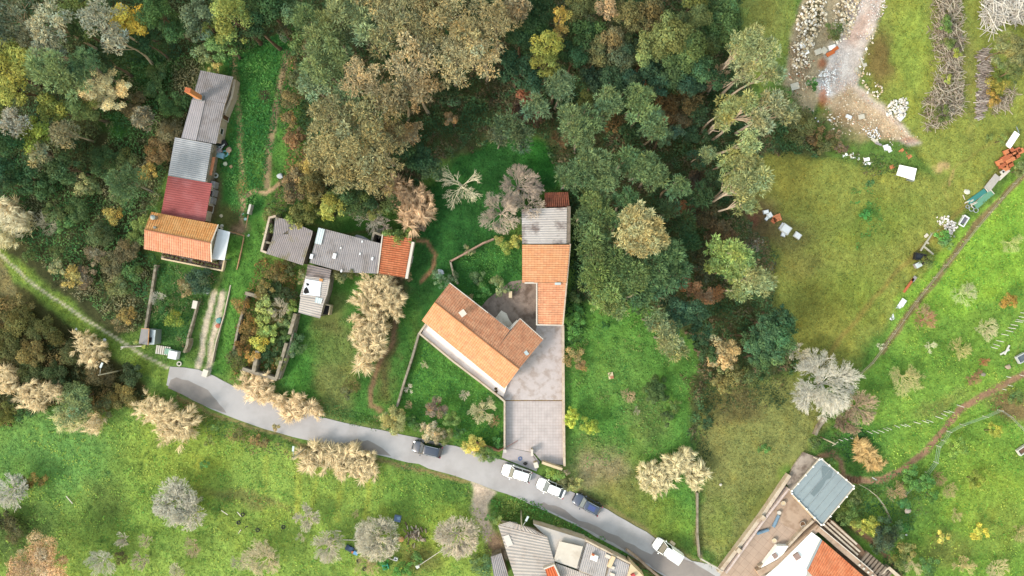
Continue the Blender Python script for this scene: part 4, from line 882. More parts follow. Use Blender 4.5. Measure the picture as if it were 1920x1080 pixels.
# wire fence along the lower orchard
t = thing('wire_fence', W(1867,770), 'pale green wire fence curving between brown path and lower orchard', 'fence')
FP = [(1870,768),(1843,780),(1800,795),(1775,808),(1765,825),(1755,835),(1750,865),(1735,885),(1712,905),(1690,925)]
for i, (x, y) in enumerate(FP): p = W(x, y) - t.location; MB().bar((p.x, p.y, -.1), (p.x + .05, p.y, 1.2), .08).build('post', WSM, t)
mb = MB()
for a, b_ in zip(FP[:-1], FP[1:]):
    for z in (.35, .75, 1.1): mb.tube(W(*a, 0) - t.location + Vector((0,0,z)), W(*b_, 0) - t.location + Vector((0,0,z)), .03, .03, 5)
mb.build('wire', mat('green_wire', (160,190,160), .6, .05, 3), t)
t = thing('wire_fence', W(1868,768), 'thin wire fence along the upper side of the lower orchard corner', 'fence')
FP = [(1872,768),(1890,780),(1908,798),(1930,822)]
for x, y in FP: p = W(x, y) - t.location; MB().bar((p.x, p.y, -.1), (p.x, p.y, 1.1), .08).build('post', POL, t)
mb = MB()
for a, b_ in zip(FP[:-1], FP[1:]):
    for z in (.4, .9): mb.tube(W(*a) - t.location + Vector((0,0,z)), W(*b_) - t.location + Vector((0,0,z)), .02, .02, 5)
mb.build('wire', MTG, t)
t = thing('wire_fence', W(1605,905), 'dark wire fence curving down from the brown steps to the dark shrubs', 'fence')
FP = [(1603,904),(1622,914),(1640,928),(1652,944),(1660,960),(1666,975)]
for x, y in FP: p = W(x, y) - t.location; MB().bar((p.x, p.y, -.1), (p.x, p.y, 1.1), .08).build('post', WOD, t)
mb = MB()
for a, b_ in zip(FP[:-1], FP[1:]):
    for z in (.4, .7, 1.0): mb.tube(W(*a) - t.location + Vector((0,0,z)), W(*b_) - t.location + Vector((0,0,z)), .025, .025, 5)
mb.build('wire', POL, t)
t = thing('wire_fence', W(1400,1046), 'pale rail fence joining the stone line to the beige terrace', 'fence')
FP = [(1311,1044),(1330,1055),(1351,1066)]
for x, y in FP: p = W(x, y) - t.location; MB().bar((p.x, p.y, -.1), (p.x, p.y, 1.1), .1).build('post', TRM, t)
mb = MB()
for a, b_ in zip(FP[:-1], FP[1:]):
    for z in (.3, .7, 1.05): mb.bar(W(*a) - t.location + Vector((0,0,z)), W(*b_) - t.location + Vector((0,0,z)), .06, .05)
mb.build('rail', TRM, t)
t = thing('field_fence', W(1655,655), 'grey fence of posts and rails along the edge of the bright green field', 'fence')
FP = [(1922,318),(1875,372),(1830,425),(1790,475),(1750,520),(1715,565),(1690,600),(1655,650),(1632,680),(1612,698)]
for x, y in resample(FP, 26): p = W(x, y) - t.location; MB().bar((p.x, p.y, -.1), (p.x + .03, p.y, .9), .1).build('post', POL, t)
mb = MB()
for a, b_ in zip(FP[:-1], FP[1:]):
    for z in (.35, .8): mb.bar(W(*a) - t.location + Vector((0,0,z)), W(*b_) - t.location + Vector((0,0,z)), .07, .05)
mb.build('rail', mat('weathered_rail', (176,166,140), .9, .12, 3), t)

def boxthing(name, parts, loc, label, cat, group=None):
    """parts: (part name, centre offset, size, rz, material)"""
    t = thing(name, W(*loc), label, cat, group)
    for nm, c, sz, rz, mt in parts: MB().box(Vector(c), sz, rz).build(nm, mt, t)
    return t
# metal cabin
t = thing('metal_cabin', W(276,632), 'small grey metal cabin with an orange edged roof at the end of the stone wall', 'cabin')
u = lambda x, y, z: W(x, y, z) - W(276, 632)
q = [u(266,617,2.2), u(279,617,2.2), u(277,646,2.2), u(261,643,2.2)]; MB().prism([Vector((v.x, v.y, 0)) for v in q][::-1], q[::-1]).build('cabin_body', FIB, t)
q2 = [u(280,617,2.0), u(292,619,2.0), u(289,646,2.0), u(278,646,2.0)]; MB().prism([Vector((v.x, v.y, 0)) for v in q2][::-1], q2[::-1]).build('side_body', MTG, t)
q = [u(265,616,2.3), u(279.5,616.5,2.4), u(277.5,647,2.4), u(260,644,2.3)]; MB().prism([v - Vector((0,0,.06)) for v in q][::-1], q[::-1]).build('roof', mat('grey_lid', (150,146,150), .7, .08, 1), t)
e = MB(); e.bar(q[1], q[2], .1, .1); e.bar(q[0], q[1], .08, .08); e.build('orange_edge', mat('rust_edge', (214,160,110)), t)
MB().box(u(281.5,637,2.04), (.45,.7,.06), -.1).build('window', DRK, t); MB().box((-.85,-1.12,.9), (.05,.02,1.8), 0).build('door', WOD, t)
tag(one(MB().bar(W(227,651,.25), W(272,648,.25), .22, .2), 'beam', TRM, W(250,650), 'long pale beam lying across the path beside the grey metal cabin', 'beam'))
t = thing('crate_stack', W(319,659), 'flat pallet and white tank on the grass above the road end', 'pallet and tank')
mb = MB()
for i in range(7): mb.box((-1.9 + .32 * i, .35 - .05 * i, .3), (.22, 1.3, .12), -.15)
mb.build('pallet', TRM, t); MB().box((.9,-.45,.55), (1.3,1.2,1.1), -.2).build('tank', WHT, t); MB().box((.0,.0,.42), (1.3,.9,.08), -.15).build('green_sheet', mat('pale_green', (150,190,170)), t)
tag(one(MB().ring(W(336,682,.1), .3, .1), 'tyre', TRM, W(336,682), 'small pale tyre lying at the corner of the road end', 'tyre'))
boxthing('gate_post', [('post', (0,0,.6), (.7,1.0,1.2), -.3, WRN), ('cap', (0,0,1.24), (.8,1.1,.08), -.3, TRM)], (391,698), 'white gate post block at the foot of the wheel tracks', 'gate post')
boxthing('gate_post', [('post', (0,0,.6), (.6,1.1,1.2), -.2, WRN), ('cap', (0,0,1.24), (.7,1.2,.08), -.2, TRM)], (372,571), 'white gate post block at the top of the low grey wall', 'gate post')
for nm, x, y, c, l in (('rubbish_sack', 409, 611, (206,120,96), 'reddish heap of rubbish beside the right wheel track'), ('rubbish_sack', 411, 601, (110,170,170), 'turquoise sack beside the right wheel track')):
    tag(one(MB().rock(W(x, y, .2), .5, .6, x), nm, mat(nm + str(x), c, .8, .2, 4), W(x, y), l, 'sack'))
# gate of the paved yard
t = thing('gate', W(946,840), 'open brown metal gate leaf at the left of the tiled yard', 'gate'); g = MB(); u = lambda x, y, z: W(x, y, z) - W(946, 840)
for z in (.3, 1.2): g.bar(u(950,838,z), u(971,826,z), .06)
g.build('frame', mat('red_gate', (170,110,104)), t); g = MB()
for i in range(10): p = u(950 + 2.1 * i, 838 - 1.2 * i, 0); g.bar((p.x, p.y, .3), (p.x, p.y, 1.2), .04)
g.build('bars', TRM, t)
t = thing('gate', W(997,845), 'closed low metal gate leaf at the right of the gateway', 'gate'); g = MB(); u = lambda x, y, z: W(x, y, z) - W(997, 845)
for z in (.3, 1.2): g.bar(u(996.5,850,z), u(1004,860,z), .07)
g.build('frame', mat('dark_gate', (110,100,96)), t); g = MB()
for i in range(6): p = u(996.5 + 1.4 * i, 850 + 1.9 * i, 0); g.bar((p.x, p.y, .3), (p.x, p.y, 1.2), .04)
g.build('bars', CK, t)
boxthing('gate_post', [('post', (0,0,.65), (.4,.4,1.3), 0, CRM), ('cap', (0,0,1.33), (.5,.5,.08), 0, TRM)], (946.5,842), 'cream gate post where the garden wall meets the driveway', 'gate post')
boxthing('gate_post', [('post', (0,0,.65), (.25,.9,1.3), 0, CRM), ('cap', (0,0,1.33), (.35,1.0,.08), 0, TRM)], (997,845), 'slim cream gate post between driveway and tiled yard', 'gate post')
boxthing('gate_post', [('post', (0,0,.65), (.55,.75,1.3), .3, CRM), ('cap', (0,0,1.33), (.65,.85,.08), .3, TRM)], (1004.5,868), 'thick cream gate post at the driveway\'s lower right corner', 'gate post')
tag(one(MB().ring(W(975,860,.12), .24, .06), 'hose_coil', mat('blue_hose', (90,130,200)), W(975,860), 'small blue ring lying on the driveway apron', 'hose coil'))
tag(one(MB().rock(W(985,869,.2), .32, .8, 3), 'sack', CK, W(985,869), 'small dark sack at the lower edge of the driveway apron', 'sack'))
for i, (x, y, c, l) in enumerate(((930,728,(170,90,70),'reddish clay pot on the terrace near the lower roof corner'), (931,733,(150,90,80),'darker clay pot just below the other pot on the terrace'))):
    t = thing('flower_pot', W(x, y, .03), l, 'pot'); MB().tube((0,0,0), (0,0,.4), .2, .28, 14).build('pot', mat('pot%d' % i, c), t); MB().rock((0,0,.5), .25, .8, i).build('plant', mat('pot_plant%d' % i, (110,90,60)), t)
PO = [(308,478),(313,480),(318,480),(326,482),(334,484),(342,487),(350,488),(365,489),(369,491),(374,492),(381,494),(390,496),(395,497),(400,491),(404,492),(409,493),(398,498),(404,499),(410,500)]
for i, (x, y) in enumerate(PO):
    o = MB().tube((0,0,0), (0,0,.35), .16, .24, 10).build('flower_pot', pot_clay); o.location = W(x, y, .5)
    tag(o, '%s small dark pot from the left on the concrete porch' % ORDW[i], 'pot', 'pots on the cottage porch')
    p = MB().rock((0,0,.42), .24, .8, i).build('plant', mat('porch_plant', (92,96,56), .9, .3, 4) if i == 0 else bpy.data.materials['porch_plant'], o)
# things in the courtyard and garden
boxthing('barbecue', [('base', (0,0,.5), (.4,.9,1.0), 0, WRN), ('top', (0,0,1.03), (.5,1.0,.07), 0, CRM)], (957,552), 'small white masonry block at the left edge of the courtyard', 'barbecue')
boxthing('bucket_stack', [('slab', (0,0,.12), (.75,1.0,.24), .2, CRM), ('board', (.15,-.25,.27), (.5,.4,.06), .2, ORD)], (1145,704), 'cream slab with an orange corner alone on the right lawn', 'slab')
# left yard clutter
for i, (x, y, r, c, l, nm) in enumerate(((422,288,.42,(120,190,190),'turquoise tyre in the junk beside the bluish roof','tyre'), (404.5,329,.3,(206,206,200),'white tyre on bare soil right of the terracotta strip','tyre'))):
    tag(one(MB().ring(W(x, y, .12), r, .12), nm, mat('tyre_p%d' % i, c), W(x, y), l, 'tyre'))
t = thing('junk_trailer', W(412,285), 'blue grey metal frame and sheets heaped beside the bluish roof', 'junk heap'); u = lambda x, y, z: W(x, y, z) - W(412, 285)
g = MB()
for a, b_ in (((399,272),(409,287)), ((409,287),(421,270)), ((402,273),(418,276)), ((405,280),(419,272))): g.bar(u(*a, .9), u(*b_, 1.2), .1)
g.build('metal_bars', MTG, t); MB().box(u(412,291,.4), (1.4,.8,.5), -.3).build('tub', mat('blue_tub', (150,190,206)), t); MB().box(u(410,282,.5), (1.0,.7,.4), .2).build('crate', mat('pinkish', (206,180,186)), t); MB().box(u(418,270,.6), (1.2,.9,.5), .5).build('tarp', CK, t)
for i, (x, y, r, c, l) in enumerate(((429,281,.55,(206,170,146),'pinkish boulder right of the junk heap'), (422.5,307.5,.38,(226,226,196),'pale yellow boulder on dark grass right of the bluish roof'), (433,313,.35,(190,160,120),'brown wedge shaped stone right of the pale yellow boulder'), (428,289,.2,(210,180,160),'small pink stone under the pinkish boulder'), (461,411,.3,(196,226,226),'pale blue scrap near the white wall end'), (456,402,.22,(210,230,230),'tiny pale scrap above the pale blue one'), (416,423,.3,(220,214,200),'white stone by the corner of the orange roof'), (465,441,.3,(226,226,230),'white stone beside the paddock edging'), (415,405,.3,(216,200,170),'cream stone in the reddish yard litter'), (525,330,.5,(216,220,226),'white rag on the bank beside the brown footpath'), (144,617,.28,(240,240,244),'white marker stone beside the dark scrub on the left'), (196,637,.3,(240,240,244),'white marker stone by the pale path'), (390,549,.3,(236,240,246),'round white stone at the top of the wheel tracks'), (826,510,.6,(226,232,240),'white flower heap by the walled garden'), (1248,800,.2,(200,180,160),'small pale stone in the dark row on the lawn'), (1316,747,.3,(216,180,160),'pinkish stone in the dark row of weeds'), (1351,909,.25,(236,226,210),'small white stone alone on the olive field'), (1842,702,.5,(160,150,140),'grey boulder below the orchard stakes'), (1890,688,.45,(190,170,150),'round tan boulder near the white sink'), (1702,958,.5,(196,180,170),'pinkish rubble stone in the lower orchard'), (1699,1003,.2,(240,240,240),'tiny white stone beside dark shrubs'), (912,1013,.15,(226,230,226),'tiny white stone near the dark rubbish'), (1813,360,.5,(236,236,220),'white board fragment on the field above the green boards'), (792,1012,.4,(190,170,150),'pale brown boulder below the log pile'), (752,1011,.55,(232,176,120),'orange sandy boulder left of the log pile'), (1290,420,.3,(150,140,120),'grey boulder')[:5])):
    if l == 'grey boulder': continue
    tag(one(MB().rock(W(x, y, r * .25), r, .7, i + 50), 'stone', mat('stone%d' % i, c, .85, .12, 3), W(x, y), l, 'stone'))
# the lower garden: tub, crates, log heap
def tub(x, y, L_, w_, h, rz, mt, fill, label, cat='tub', name='tub'):
    t = thing(name, W(x, y), label, cat, None, rz); g = MB(); th = .12
    g.box((0, w_/2 - th/2, h/2), (L_, th, h)); g.box((0, -w_/2 + th/2, h/2), (L_, th, h)); g.box((L_/2 - th/2, 0, h/2), (th, w_ - 2*th, h)); g.box((-L_/2 + th/2, 0, h/2), (th, w_ - 2*th, h)); g.box((0,0,.05), (L_ - 2*th, w_ - 2*th, .1))
    g.build('shell', mt, t); MB().box((0,0,h*.35), (L_ - 2*th - .01, w_ - 2*th - .01, h*.4)).build('contents', fill, t); return t
tub(679.5,1000,1.75,1.1,.7,-.25,WHT,mat('red_green_litter', (120,100,84), .9, .5, 5),'white rectangular planter with dark plants beside the bare tree', 'planter', 'planter')
tub(1803.5,415,1.7,.9,.6,1.0,WHT,mat('murky_water', (120,120,130), .3, .2, 2),'white bathtub beside the heap of white stones', 'bathtub', 'bathtub')
tub(1913,671,1.5,1.2,.5,.5,mat('grey_basin', (206,212,218)),mat('dark_basin', (110,120,130), .5, .2, 3),'grey rounded basin near the right edge above the path', 'basin', 'basin')
tub(1915,843,1.7,1.0,.5,.6,WSM,SOIL,'white framed bed cut by the right photo edge', 'trough', 'trough')
tub(742.5,1047,.6,.45,.35,-.3,WHT,CK,'tiny white box with dark inside among the garden clutter', 'box', 'box')
tub(1722,482,1.7,1.1,.6,-.2,CK,mat('dark_tray', (52,58,70), .5),'black plastic trough at the edge of the olive field', 'trough', 'trough')
tag(one(MB().rock(W(1733,490,.3), .8, .6, 4), 'black_bag', CK, W(1733,490), 'large black bag right of the black trough', 'bag'))
boxthing('crate', [('box', (0,0,.3), (.9,.7,.6), .5, FIB), ('lid', (0,0,.62), (.95,.75,.05), .5, LGT)], (1718,497), 'pale grey crate just below the black trough', 'crate')
boxthing('crate', [('box', (0,0,.25), (1.0,.9,.5), -.2, mat('blue_crate', (120,140,186))), ('lid', (.2,.1,.53), (.5,.5,.06), .2, mat('pale_blue', (150,176,210)))], (746,971), 'pale blue crate on the grass above the log pile', 'crate')
boxthing('crate', [('box', (0,0,.3), (.8,.7,.6), .3, mat('teal_crate', (40,160,136))), ('rim', (0,0,.62), (.9,.8,.05), .3, mat('teal_rim', (60,180,150)))], (724,1060), 'teal green crate in the garden clutter', 'crate')
boxthing('crate', [('box', (0,0,.3), (.7,.5,.5), -.4, mat('sky_crate', (120,180,236))), ('tag', (-.5,.1,.2), (.3,.3,.4), 0, mat('orange_bit', (226,140,90)))], (668,1035), 'sky blue crate beside the bare tree trunk', 'crate')
boxthing('tarpaulin', [('sheet', (0,0,.12), (1.3,.8,.25), -.5, mat('navy_tarp', (50,72,104))), ('fold', (.2,.1,.27), (.6,.4,.06), -.2, mat('navy_fold', (60,90,130)))], (656,1028), 'folded navy tarpaulin left of the sky blue crate', 'tarpaulin')
for i, (x, y, l) in enumerate(((531,988,'dark tyre on the brown strip right of the pale bare bush'), (483,994,'dark tyre at the left of the brown strip'), (672,1052,'dark tyre left of the dry garden bush'), (683,1067,'dark tyre at the foot of the dry garden bush'), (906,1027,'black tyre beside the dirt drive'), (455,965,'dark tyre on the brown strip below the rail'), (447,980,'dark tyre near the fallen pale rail'), (463,990,'dark tyre between two others on the brown strip'))):
    tag(one(MB().ring(W(x, y, .1), .24, .09), 'tyre', CK, W(x, y), l, 'tyre', 'dark tyres in the lower gardens'))
for i, (a, b_, l) in enumerate((((415,957),(427,965),'small pale pole on the grass right of the largest bare tree'), ((445,960),(452,968),'fallen pale rail crossing the brown strip'), ((447,1000),(452,993),'pale stick low on the grass'), ((643,1012),(668,1013),'thin pale rail left of the white planter'), ((124,930),(136,944),'pale bent stick alone on the left meadow'), ((1247,1016),(1265,1022),'pale block on the verge beside the white van'), ((620,994),(640,996),'pale board left of the white planter'), ((724,1044),(742,1052),'pale plank leaning towards the tiny white box'))[:8]):
    if i == 5: b0, b1 = W(1257,1015,.15), W(1265,1021,.15); o = one(MB().bar(b0, b1, .45, .3), 'kerb_block', CRM, b0, l, 'block')
    else: one(MB().bar(W(*a, .12), W(*b_, .2), .1), 'rail', TRM, W(*a), l, 'rail')
# logs and stones heap: individually modelled logs
LG = [mat('log_brown', (150,130,112), .9, .2, 4), mat('log_pale', (206,190,170), .9, .15, 4), mat('log_dark', (110,92,80), .9, .2, 4)]
t = thing('log_heap', W(778,1000), 'heap of short brown and grey logs on bright grass in the lower garden', 'log heap')
for k in range(3):
    g = MB(); rr = random.Random(k)
    for i in range(28):
        a = rr.uniform(0, 6.28); d = abs(rr.gauss(0, .75)); x, y = d * math.cos(a) * 1.2, d * math.sin(a); z = max(.12, .75 - .4 * d) * rr.uniform(.5, 1); th = rr.uniform(1.2, 2.2)
        v = Vector((math.cos(th), math.sin(th), rr.uniform(-.3, .3))) * rr.uniform(.2, .38); MB().tube(Vector((x,y,z)) - v, Vector((x,y,z)) + v, rr.uniform(.07, .14), None, 7).build('log', LG[k], t)

# green boards, pallet, frames along the field edge
boxthing('board', [('panel', (0,0,.3), (3.2,.75,.12), .62, mat('teal_board', (60,140,136), .6, .06, 2)), ('edge', (1.45,1.0,.38), (.1,.8,.1), .62, TRM), ('leg', (-.9,-.64,.1), (.1,.6,.2), .62, WOD)], (1829,369), 'teal green board, upper one of the two beside the field fence', 'board')
boxthing('board', [('panel', (0,0,.25), (3.4,.95,.12), .72, mat('sage_board', (110,166,140), .6, .06, 2)), ('edge', (1.3,1.15,.33), (.1,.9,.08), .72, TRM), ('leg', (-.9,-.8,.1), (.1,.6,.15), .72, WOD)], (1842,374), 'sage green board, lower one of the two beside the field fence', 'board')
boxthing('board', [('panel', (0,0,.22), (2.6,.14,.1), .75, TRM), ('stub', (-1.1,-1.0,.1), (.3,.12,.16), .75, TRM)], (1836,372), 'narrow white beam lying between the two green boards', 'beam')
t = thing('frame_heap', W(1812,381), 'tangle of white frames and round baskets below the green boards', 'frame heap')
g = MB(); rr = random.Random(5)
for i in range(10): x, y = rr.uniform(-1, 1), rr.uniform(-.5,.5); a = rr.choice((.4, 2.0)); g.bar((x - y*.5, y - x*.6, .3), (x - y*.5 + .8*math.cos(a), y - x*.6 + .8*math.sin(a), .35), .08)
g.build('white_bars', TRM, t); g = MB()
for x, y, r_ in ((.6,-.9,.35), (1.3,-1.1,.35), (.0,-.55,.25)): g.ring((x, y, .25), r_, .06)
g.build('round_baskets', MTG, t)
boxthing('pallet', [('deck', (0,0,.3), (2.7,1.1,.1), .9, mat('grey_deck', (196,190,186), .9, .08, 3)), ('runner', (0,0,.12), (2.5,.9,.2), .9, WOD)], (1858,343), 'long pale grey pallet above the two green boards', 'pallet')
boxthing('pallet', [('deck', (0,0,.25), (2.2,.5,.1), .75, TRM), ('runner', (0,0,.1), (2.0,.4,.15), .75, WOD)], (1880,328), 'narrow white pallet further up the fence', 'pallet')
boxthing('white_box', [('box', (0,0,.2), (.5,.5,.4), .6, WSM), ('opening', (0,0,.41), (.3,.3,.02), .6, DRK)], (1878,323), 'tiny white box with a dark opening near the orange bricks', 'box')
boxthing('crate', [('box', (0,0,.2), (.55,.4,.4), .8, WSM), ('rim', (0,0,.42), (.6,.45,.04), .8, TRM)], (1734,442), 'tiny white block left of the wooden frame', 'block')
t = thing('bed_frame', W(1736,460), 'open wooden T shaped frame around a green bush', 'frame'); u = lambda x, y, z: W(x, y, z) - W(1736,460); g = MB()
for a, b_ in (((1750,434),(1726,470)), ((1731,461),(1750,477)), ((1744,437),(1760,430)), ((1736,452),(1741,457))): g.bar(u(*a,.2), u(*b_,.24), .22, .2)
g.build('timber', mat('bleached_timber', (200,196,180), .9, .1, 3), t)
boxthing('sheet_stack', [('sheet', (0,0,.35), (2.6,.95,.1), .98, WRF), ('base', (0,0,.15), (2.2,.7,.3), .98, WOD), ('frame', (.85,1.55,.3), (.1,1.0,.1), .4, MTG)], (1895,263), 'bright white sheet on a frame above the orange brick stacks', 'sheet')
t = thing('table_shelter', W(1700,323), 'white roofed shelter with metal legs on the big olive field', 'shelter'); u = lambda x, y, z: W(x, y, z) - W(1700,323)
q = [u(1687,309,1.0), u(1719,316,1.0), u(1714,338,1.0), u(1681,328,1.0)][::-1]; MB().prism([v - Vector((0,0,.1)) for v in q], q).build('roof', WRF, t); g = MB()
for v in q: g.bar((v.x*.92, v.y*.92, 0), (v.x*.92, v.y*.92, .9), .09)
g.build('legs', MTG, t); MB().box(u(1707,336,.4), (1.0,.5,.6), -.3).build('bench', MTG, t)
# orange bricks
OB = [mat('new_brick', (232,146,100), .8, .12, 4), mat('new_brick_dark', (206,116,78), .8, .12, 4)]
BP = [(1872,305,.45),(1881,298,.5),(1889,304,.5),(1877,311,.2),(1884,316,.45),(1891,310,.5),(1897,297,.5),(1890,292,.55),(1899,289,.5),(1905,283,.5),(1911,284,.4),(1893,284,.5),(1886,286,.4),(1903,293,.5)]
def bricks(x, y, a, label, s_=1., g_=None, mi=0):
    t = thing('brick_stack', W(x, y), label, 'brick stack', g_, a); g = MB()
    for i in range(3):
        for j in range(3):
            for k in range(2): g.box((-.3*s_ + .3*i*s_ + .02*k, -.26*s_ + .26*j*s_, .11 + .21*k), (.28*s_, .24*s_, .2))
    g.build('bricks', OB[mi], t); MB().box((0,0,-.03), (.95*s_,.85*s_,.1)).build('pallet', WOD, t)
for i, (x, y, a) in enumerate(BP): bricks(x, y, a, '%s orange brick stack from the left in the pile at the right edge' % ['first','third','sixth','second','fourth','eighth','tenth','seventh','eleventh','thirteenth','last','ninth','fifth','twelfth'][i], 1.0, 'orange brick stacks at the right edge', i % 2)
bricks(1688,285,.6,'orange brick stack, upper left of three beside the rubble', .9); bricks(1694,289,.6,'whitish orange brick stack, middle of three beside the rubble', .7, None, 1); bricks(1702,294,.6,'orange brick stack, lower right of three beside the rubble', .8)
bricks(1670,314,.4,'single flat orange brick stack near the white fragments', .8); bricks(1455,409,.3,'orange brick stack beside the white bags by the forest', 1.4); bricks(1449,414,.9,'darker orange bricks behind the white bags by the forest', .9, None, 1)
for i, (x, y, w_, d_, h, rz, l) in enumerate(((1434,398,.9,.6,.5,.2,'white bag nearest the forest'), (1441,404,.8,.8,.5,.5,'grey white sack left of the orange bricks'), (1436,410,.7,.5,.4,.9,'small white sack at the left end of the bag row'), (1471,430,1.5,1.3,.6,-.6,'large greyish white pallet of bags below the orange bricks'), (1464,425,.6,1.2,.4,-.6,'narrow pale pallet between orange bricks and the large bags'), (1493,442,1.1,.9,.5,-.6,'separate white block at the right end of the bag row'), (1467,440,.7,.7,.4,-.3,'small white sack under the large bags'))):
    boxthing('bag_pallet', [('bags', (0,0,h/2), (w_, d_, h), rz, WSM if i % 2 else FIBB), ('cover', (.02,.02,h+.03), (w_*.8, d_*.8, .06), rz, WHT)], (x, y), l, 'bags')
for i, (x, y, L_, w_, rz, mt, l) in enumerate(((1702,535,2.6,.35,.95,BRK,'orange brick coloured beam along the lower field fence'), (1688,571,1.9,.8,.98,WHT,'upper white sheet beside the lower field fence'), (1676,591,1.9,.75,1.0,WHT,'lower white sheet beside the lower field fence'), (1712,523,.9,.5,.9,FIB,'pale grey block above the orange beam'))):
    boxthing('sheet' if i in (1, 2) else 'beam', [('panel', (0,0,.25), (L_, w_, .12), rz, mt), ('support', (0,0,.09), (L_*.8, w_*.7, .18), rz, WOD)], (x, y), l, 'sheet' if i in (1, 2) else 'beam')
for i, (x, y, a, l) in enumerate(((1884,660,.5,'white plank heap left of the grey basin'), (1888,656,1.1,'second white plank crossing the plank heap'))): one(MB().box(W(x, y, .2 + .1 * i), (1.6,.25,.1), a), 'plank', WSM, W(x, y), l, 'plank')
for i in range(5): 
    x, y = 1591 + 5.4 * i, 899 + 2 * (i % 2); one(MB().box(W(x, y, .06), (.22,1.0,.14), -.12), 'path_step', WOD, W(x, y), '%s timber path step from the left where the brown path bends' % ORDW[i], 'step', 'timber steps on the brown path')
one(MB().bar(W(1635,895,.15), W(1643,900,.15), .14), 'plank', WSM, W(1639,898), 'short white plank on the brown path under the straw bush', 'plank')
for i, (a, b_, l) in enumerate((((1419,1000),(1441,993),'blue grey tube lying flat on the beige terrace'), ((1450,988),(1460,966),'blue grey tube standing away from the other, pointing up the terrace'))): one(MB().tube(W(*a, .25), W(*b_, .25), .26, .24, 12), 'rolled_tarpaulin', mat('steel_blue', (130,160,186), .6), W(*a), l, 'roll')
for i, (x, y, r_, l) in enumerate(((1467,942,.35,'pale bucket at the top of the beige terrace'), (1503,981,.4,'brown tub near the lower canopy corner'), (1505,987,.3,'small tan tub below the brown tub'), (1450,1012,.35,'pale stone scatter on the terrace'), (1459,960,.3,'white bucket near the terrace wall'))): t = thing('tub', W(x, y, .07), l, 'tub'); MB().tube((0,0,0), (0,0,.4), r_*.8, r_, 12).build('tub_body', (CRM, WOD, SOIL, CRM, WRN)[i], t); MB().ring((0,0,.4), r_, .03).build('rim', TRM, t)
# ---------------------------------------------------------------- vegetation
rng = np.random.default_rng(11)
def leaves(P, Nn, size, asp, var, hue=.12, colr=None, up=.35, bend=0):
    """one diamond leaf clump at each point; returns V, F, C"""
    n = len(P); Nn = Nn + rng.normal(0, .45, Nn.shape); Nn[:, 2] += up; Nn /= np.linalg.norm(Nn, axis=1)[:, None] + 1e-9
    a = rng.normal(0, 1, (n, 3)); u = np.cross(Nn, a); u /= np.linalg.norm(u, axis=1)[:, None] + 1e-9; v = np.cross(Nn, u)
    s_ = (size * rng.uniform(.6, 1.35, n))[:, None] if np.isscalar(size) else (size * rng.uniform(.6, 1.35, n))[:, None]
    V = np.stack([P - u * s_ * .5, P - v * s_ * .5 * asp, P + u * s_ * .5, P + v * s_ * .5 * asp], 1).reshape(-1, 3)
    F = np.arange(4 * n).reshape(n, 4)
    b = 1 + rng.normal(0, var, n); b = np.clip(b, .45, 1.7); h = rng.normal(0, hue, n)
    C = np.stack([b * (1 + h), b, b * (1 - h)], 1)
    if colr is not None: C = C * colr
    return V, F, np.repeat(C, 4, 0)
def directed(P, D, L_, w_, var=.2, hue=.06, colr=None):
    """thin blades starting at P, running along D"""
    n = len(P); D = D / (np.linalg.norm(D, axis=1)[:, None] + 1e-9); a = np.tile([0, 0, 1.], (n, 1)) + rng.normal(0, .4, (n, 3))
    u = np.cross(D, a); u /= np.linalg.norm(u, axis=1)[:, None] + 1e-9
    l = (L_ * rng.uniform(.6, 1.4, n))[:, None]; w2 = w_ * rng.uniform(.7, 1.3, n)[:, None] * .5
    V = np.stack([P, P + D * l * .4 + u * w2, P + D * l, P + D * l * .4 - u * w2], 1).reshape(-1, 3)
    F = np.arange(4 * n).reshape(n, 4); b = np.clip(1 + rng.normal(0, var, n), .5, 1.6); h = rng.normal(0, hue, n)
    C = np.stack([b * (1 + h), b, b * (1 - h)], 1)
    if colr is not None: C = C * colr
    return V, F, np.repeat(C, 4, 0)
def tubes(A, B_, r0, r1, n=4, col=(1, 1, 1)):
    A = np.asarray(A, float); B_ = np.asarray(B_, float); r0 = np.asarray(r0, float); r1 = np.asarray(r1, float); m = len(A)
    D = B_ - A; D /= np.linalg.norm(D, axis=1)[:, None] + 1e-9; a = np.where(np.abs(D[:, 2:3]) > .9, [[1., 0, 0]], [[0, 0, 1.]])
    u = np.cross(D, a); u /= np.linalg.norm(u, axis=1)[:, None]; v = np.cross(D, u); V = []
    for P, r in ((A, r0), (B_, r1)):
        for i in range(n): t = 2 * math.pi * i / n; V.append(P + (u * math.cos(t) + v * math.sin(t)) * r[:, None])
    V = np.stack(V, 1).reshape(-1, 3); F = np.concatenate([np.stack([np.arange(m)*2*n + i, np.arange(m)*2*n + (i+1) % n, np.arange(m)*2*n + n + (i+1) % n, np.arange(m)*2*n + n + i], 1) for i in range(n)])
    b = np.clip(1 + rng.normal(0, .12, m), .6, 1.4)[:, None] * np.array(col)[None]
    return V, F, np.repeat(b, 2 * n, 0)
def merge(L_):
    V, F, C = [], [], []; k = 0
    for v, f, c in L_: V.append(v); F.append(f + k); C.append(c); k += len(v)
    return np.concatenate(V), np.concatenate(F), np.concatenate(C)
def sph(n):
    d = rng.normal(0, 1, (n, 3)); return d / np.linalg.norm(d, axis=1)[:, None]
def dens(n): return max(60, int(n))
